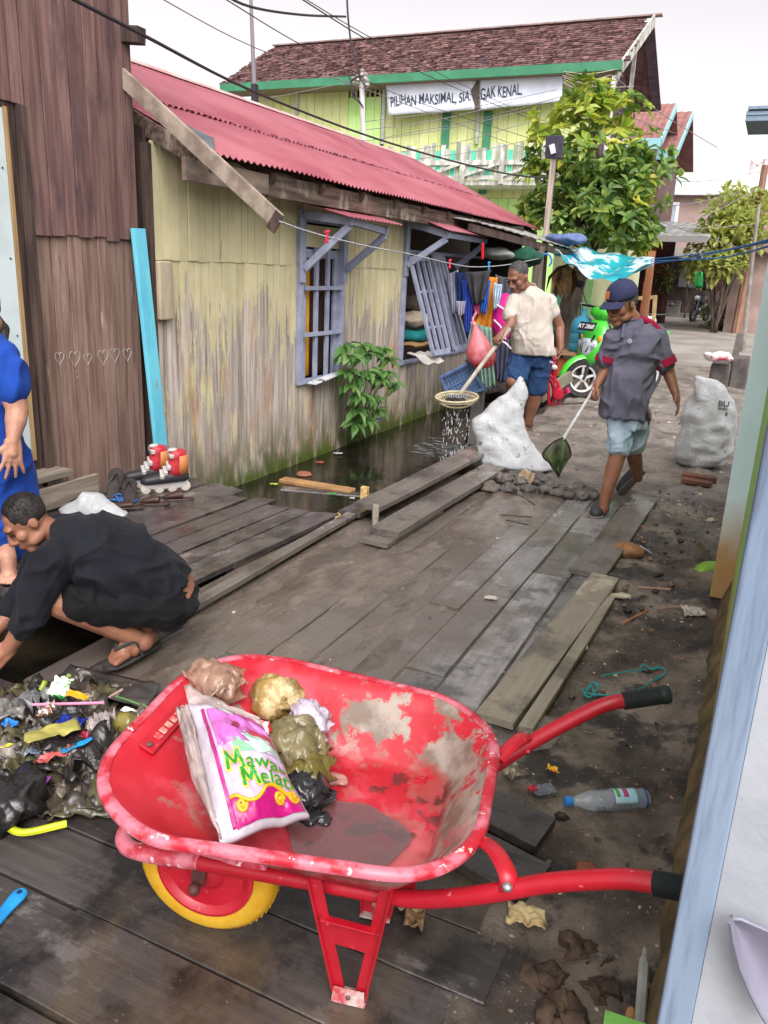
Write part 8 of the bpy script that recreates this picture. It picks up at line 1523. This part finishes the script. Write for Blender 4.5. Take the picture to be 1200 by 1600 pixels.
for lb, a, b in (('upper rolled brown bark tube lying by the right hand sack', (1066, 742), (1120, 750)), ('lower rolled brown bark tube lying by the right hand sack', (1066, 750), (1112, 758))): stick('bark_tube', lb, 'tube', a, b, .035, pm('bark_tube', sR(120, 76, 60), sR(90, 58, 48), 8, rough=.6), .04, .04)
t = thing('drain_pipe', 'lime green plastic drain elbow sticking out of the wall foot', 'pipe', G(1100, 905)); q = atY(1104, 893, 4.9); m = MB(); m.tube(curve_pts([V((.06, 4.9, q.z + .02)), V((q.x + .03, 4.9, q.z + .02)), V((q.x - .02, 4.88, q.z)), V((q.x - .03, 4.86, q.z - .06))], 6), .05, 16); m.lathe([(.05, 0), (.058, 0), (.058, .03), (.05, .03)], V((q.x - .03, 4.86, q.z - .07)), (0, 0, 1), 18, cap=False); m.build('elbow', plain('pipe_green', 140, 190, 50, .4), t)
m = MB(); m.bar(G(1088, 850, .1), G(1108, 874, .02), .1, .02); tag(m.build('plank', plain('oldboard', 110, 98, 84, .8), smooth=0), 'short broken board leaning by the wall above the green pipe', 'plank')
stick('pvc_pipe', 'pale grey pipe end lying in the mud at the bottom right', 'pipe', (1008, 1482), (998, 1620), .0135, plain('pvc', 176, 178, 172, .5), .03, .03)
blob('bamboo_stub', 'orange bamboo stub beside the pale grey pipe', 'stub', G(984, 1590, .03), (.012, .03, .012), plain('stub', 190, 140, 90, .6), .002, 30, 2)
m = MB(); c4 = [G(945, 1580, .06), G(1010, 1602, .06), G(1000, 1630, .06), G(940, 1620, .06)]; m.prism(c4, (0, 0, .006)); tag(m.build('plastic_sheet', plain('lime_lid', 140, 216, 100, .4), smooth=0, bevel=.002), 'light green plastic edge at the very bottom of the photo', 'sheet')
# shovel leaning on the white wall
t = thing('shovel', 'grey shovel blade leaning against the white wall at the bottom right', 'shovel', V((.15, 1.08, 0)))
sp_ = lambda px, py, y: atY(px, py, y); ed = [(1142, 1440), (1146, 1436), (1158, 1436), (1180, 1446), (1204, 1456), (1230, 1470)]; lo = [(1142, 1442), (1146, 1470), (1156, 1510), (1172, 1550), (1190, 1585), (1215, 1625)]
g = []
for i in range(6):
    A_, B_ = sp_(*lo[i], 1.085), sp_(*ed[i], 1.1); g.append([A_.lerp(B_, j / 5) + V((0, .016 * sin(pi * j / 5), 0)) for j in range(6)])
m = MB(); m.sheet(g, .004); Msh = pm('shovel_steel', sR(150, 150, 164), sR(132, 130, 146), 5, rough=.4, metal=.35); m.build('blade', Msh, t, smooth=60)
m = MB(); m.tube([sp_(*p, 1.083) for p in lo], .004, 8); m.build('rolled_edge', Msh, t)
# floating things in the canal
wz = -.29
m = MB(); a, b = G(440, 750, wz), G(552, 768, wz); m.bar(a, b, .12, .04); m.noisy(.012, 7, 3); tag(m.build('driftwood', plain('drift', 170, 130, 86, .7), smooth=0, bevel=.01), 'tan piece of wood floating in the canal', 'wood')
m = MB(); m.bar(G(440, 765, wz - .02), G(600, 778, wz - .02), .12, .04); tag(m.build('driftwood', M_dark, smooth=0, bevel=.01), 'dark sunken board floating in front of the tan wood', 'wood')
m = MB(); m.lathe([(.001, .02), (.06, .018), (.075, 0), (.06, -.02)], G(475, 741, wz), (0, 0, 1), 20); tag(m.build('coconut_shell', plain('coco', 150, 96, 72, .6)), 'reddish brown shell floating above the tan wood', 'shell')
for lb, px, py, w_, c in (('red sliver floating at the foot of the yellow wall', 500, 722, .08, (200, 80, 60)), ('bright green wrapper floating by the tan wood', 520, 771, .06, (60, 180, 70)), ('lime and pink scrap floating near the deck corner', 428, 756, .07, (170, 190, 70)), ('pale scrap floating near the deck planks', 550, 778, .05, (206, 200, 190)), ('white bag corner floating beside the wall', 528, 708, .1, (190, 196, 200)), ('pale wrapper at the bank near the white sack', 676, 734, .06, (196, 186, 140))): 
    scrap('floating_scrap', lb, 'scrap', px, py, -.282, w_, w_ * .5, P2('fl%d' % px, *c), px, .2, .3, .05, zmin=-.292)
scrap('wrapper', 'small blue wrapper stuck at the foot of the yellow wall', 'wrapper', 592, 656, -.0, .06, .1, P2('wallblue', 60, 120, 190), 77, .4)
stick('rope', 'orange cord end dangling at the canal bank near the white sack', 'rope', (712, 706), (724, 718), .006, P2('orcord', 190, 90, 60), .0, .02)

bpy.data.scenes.remove(_tmp)
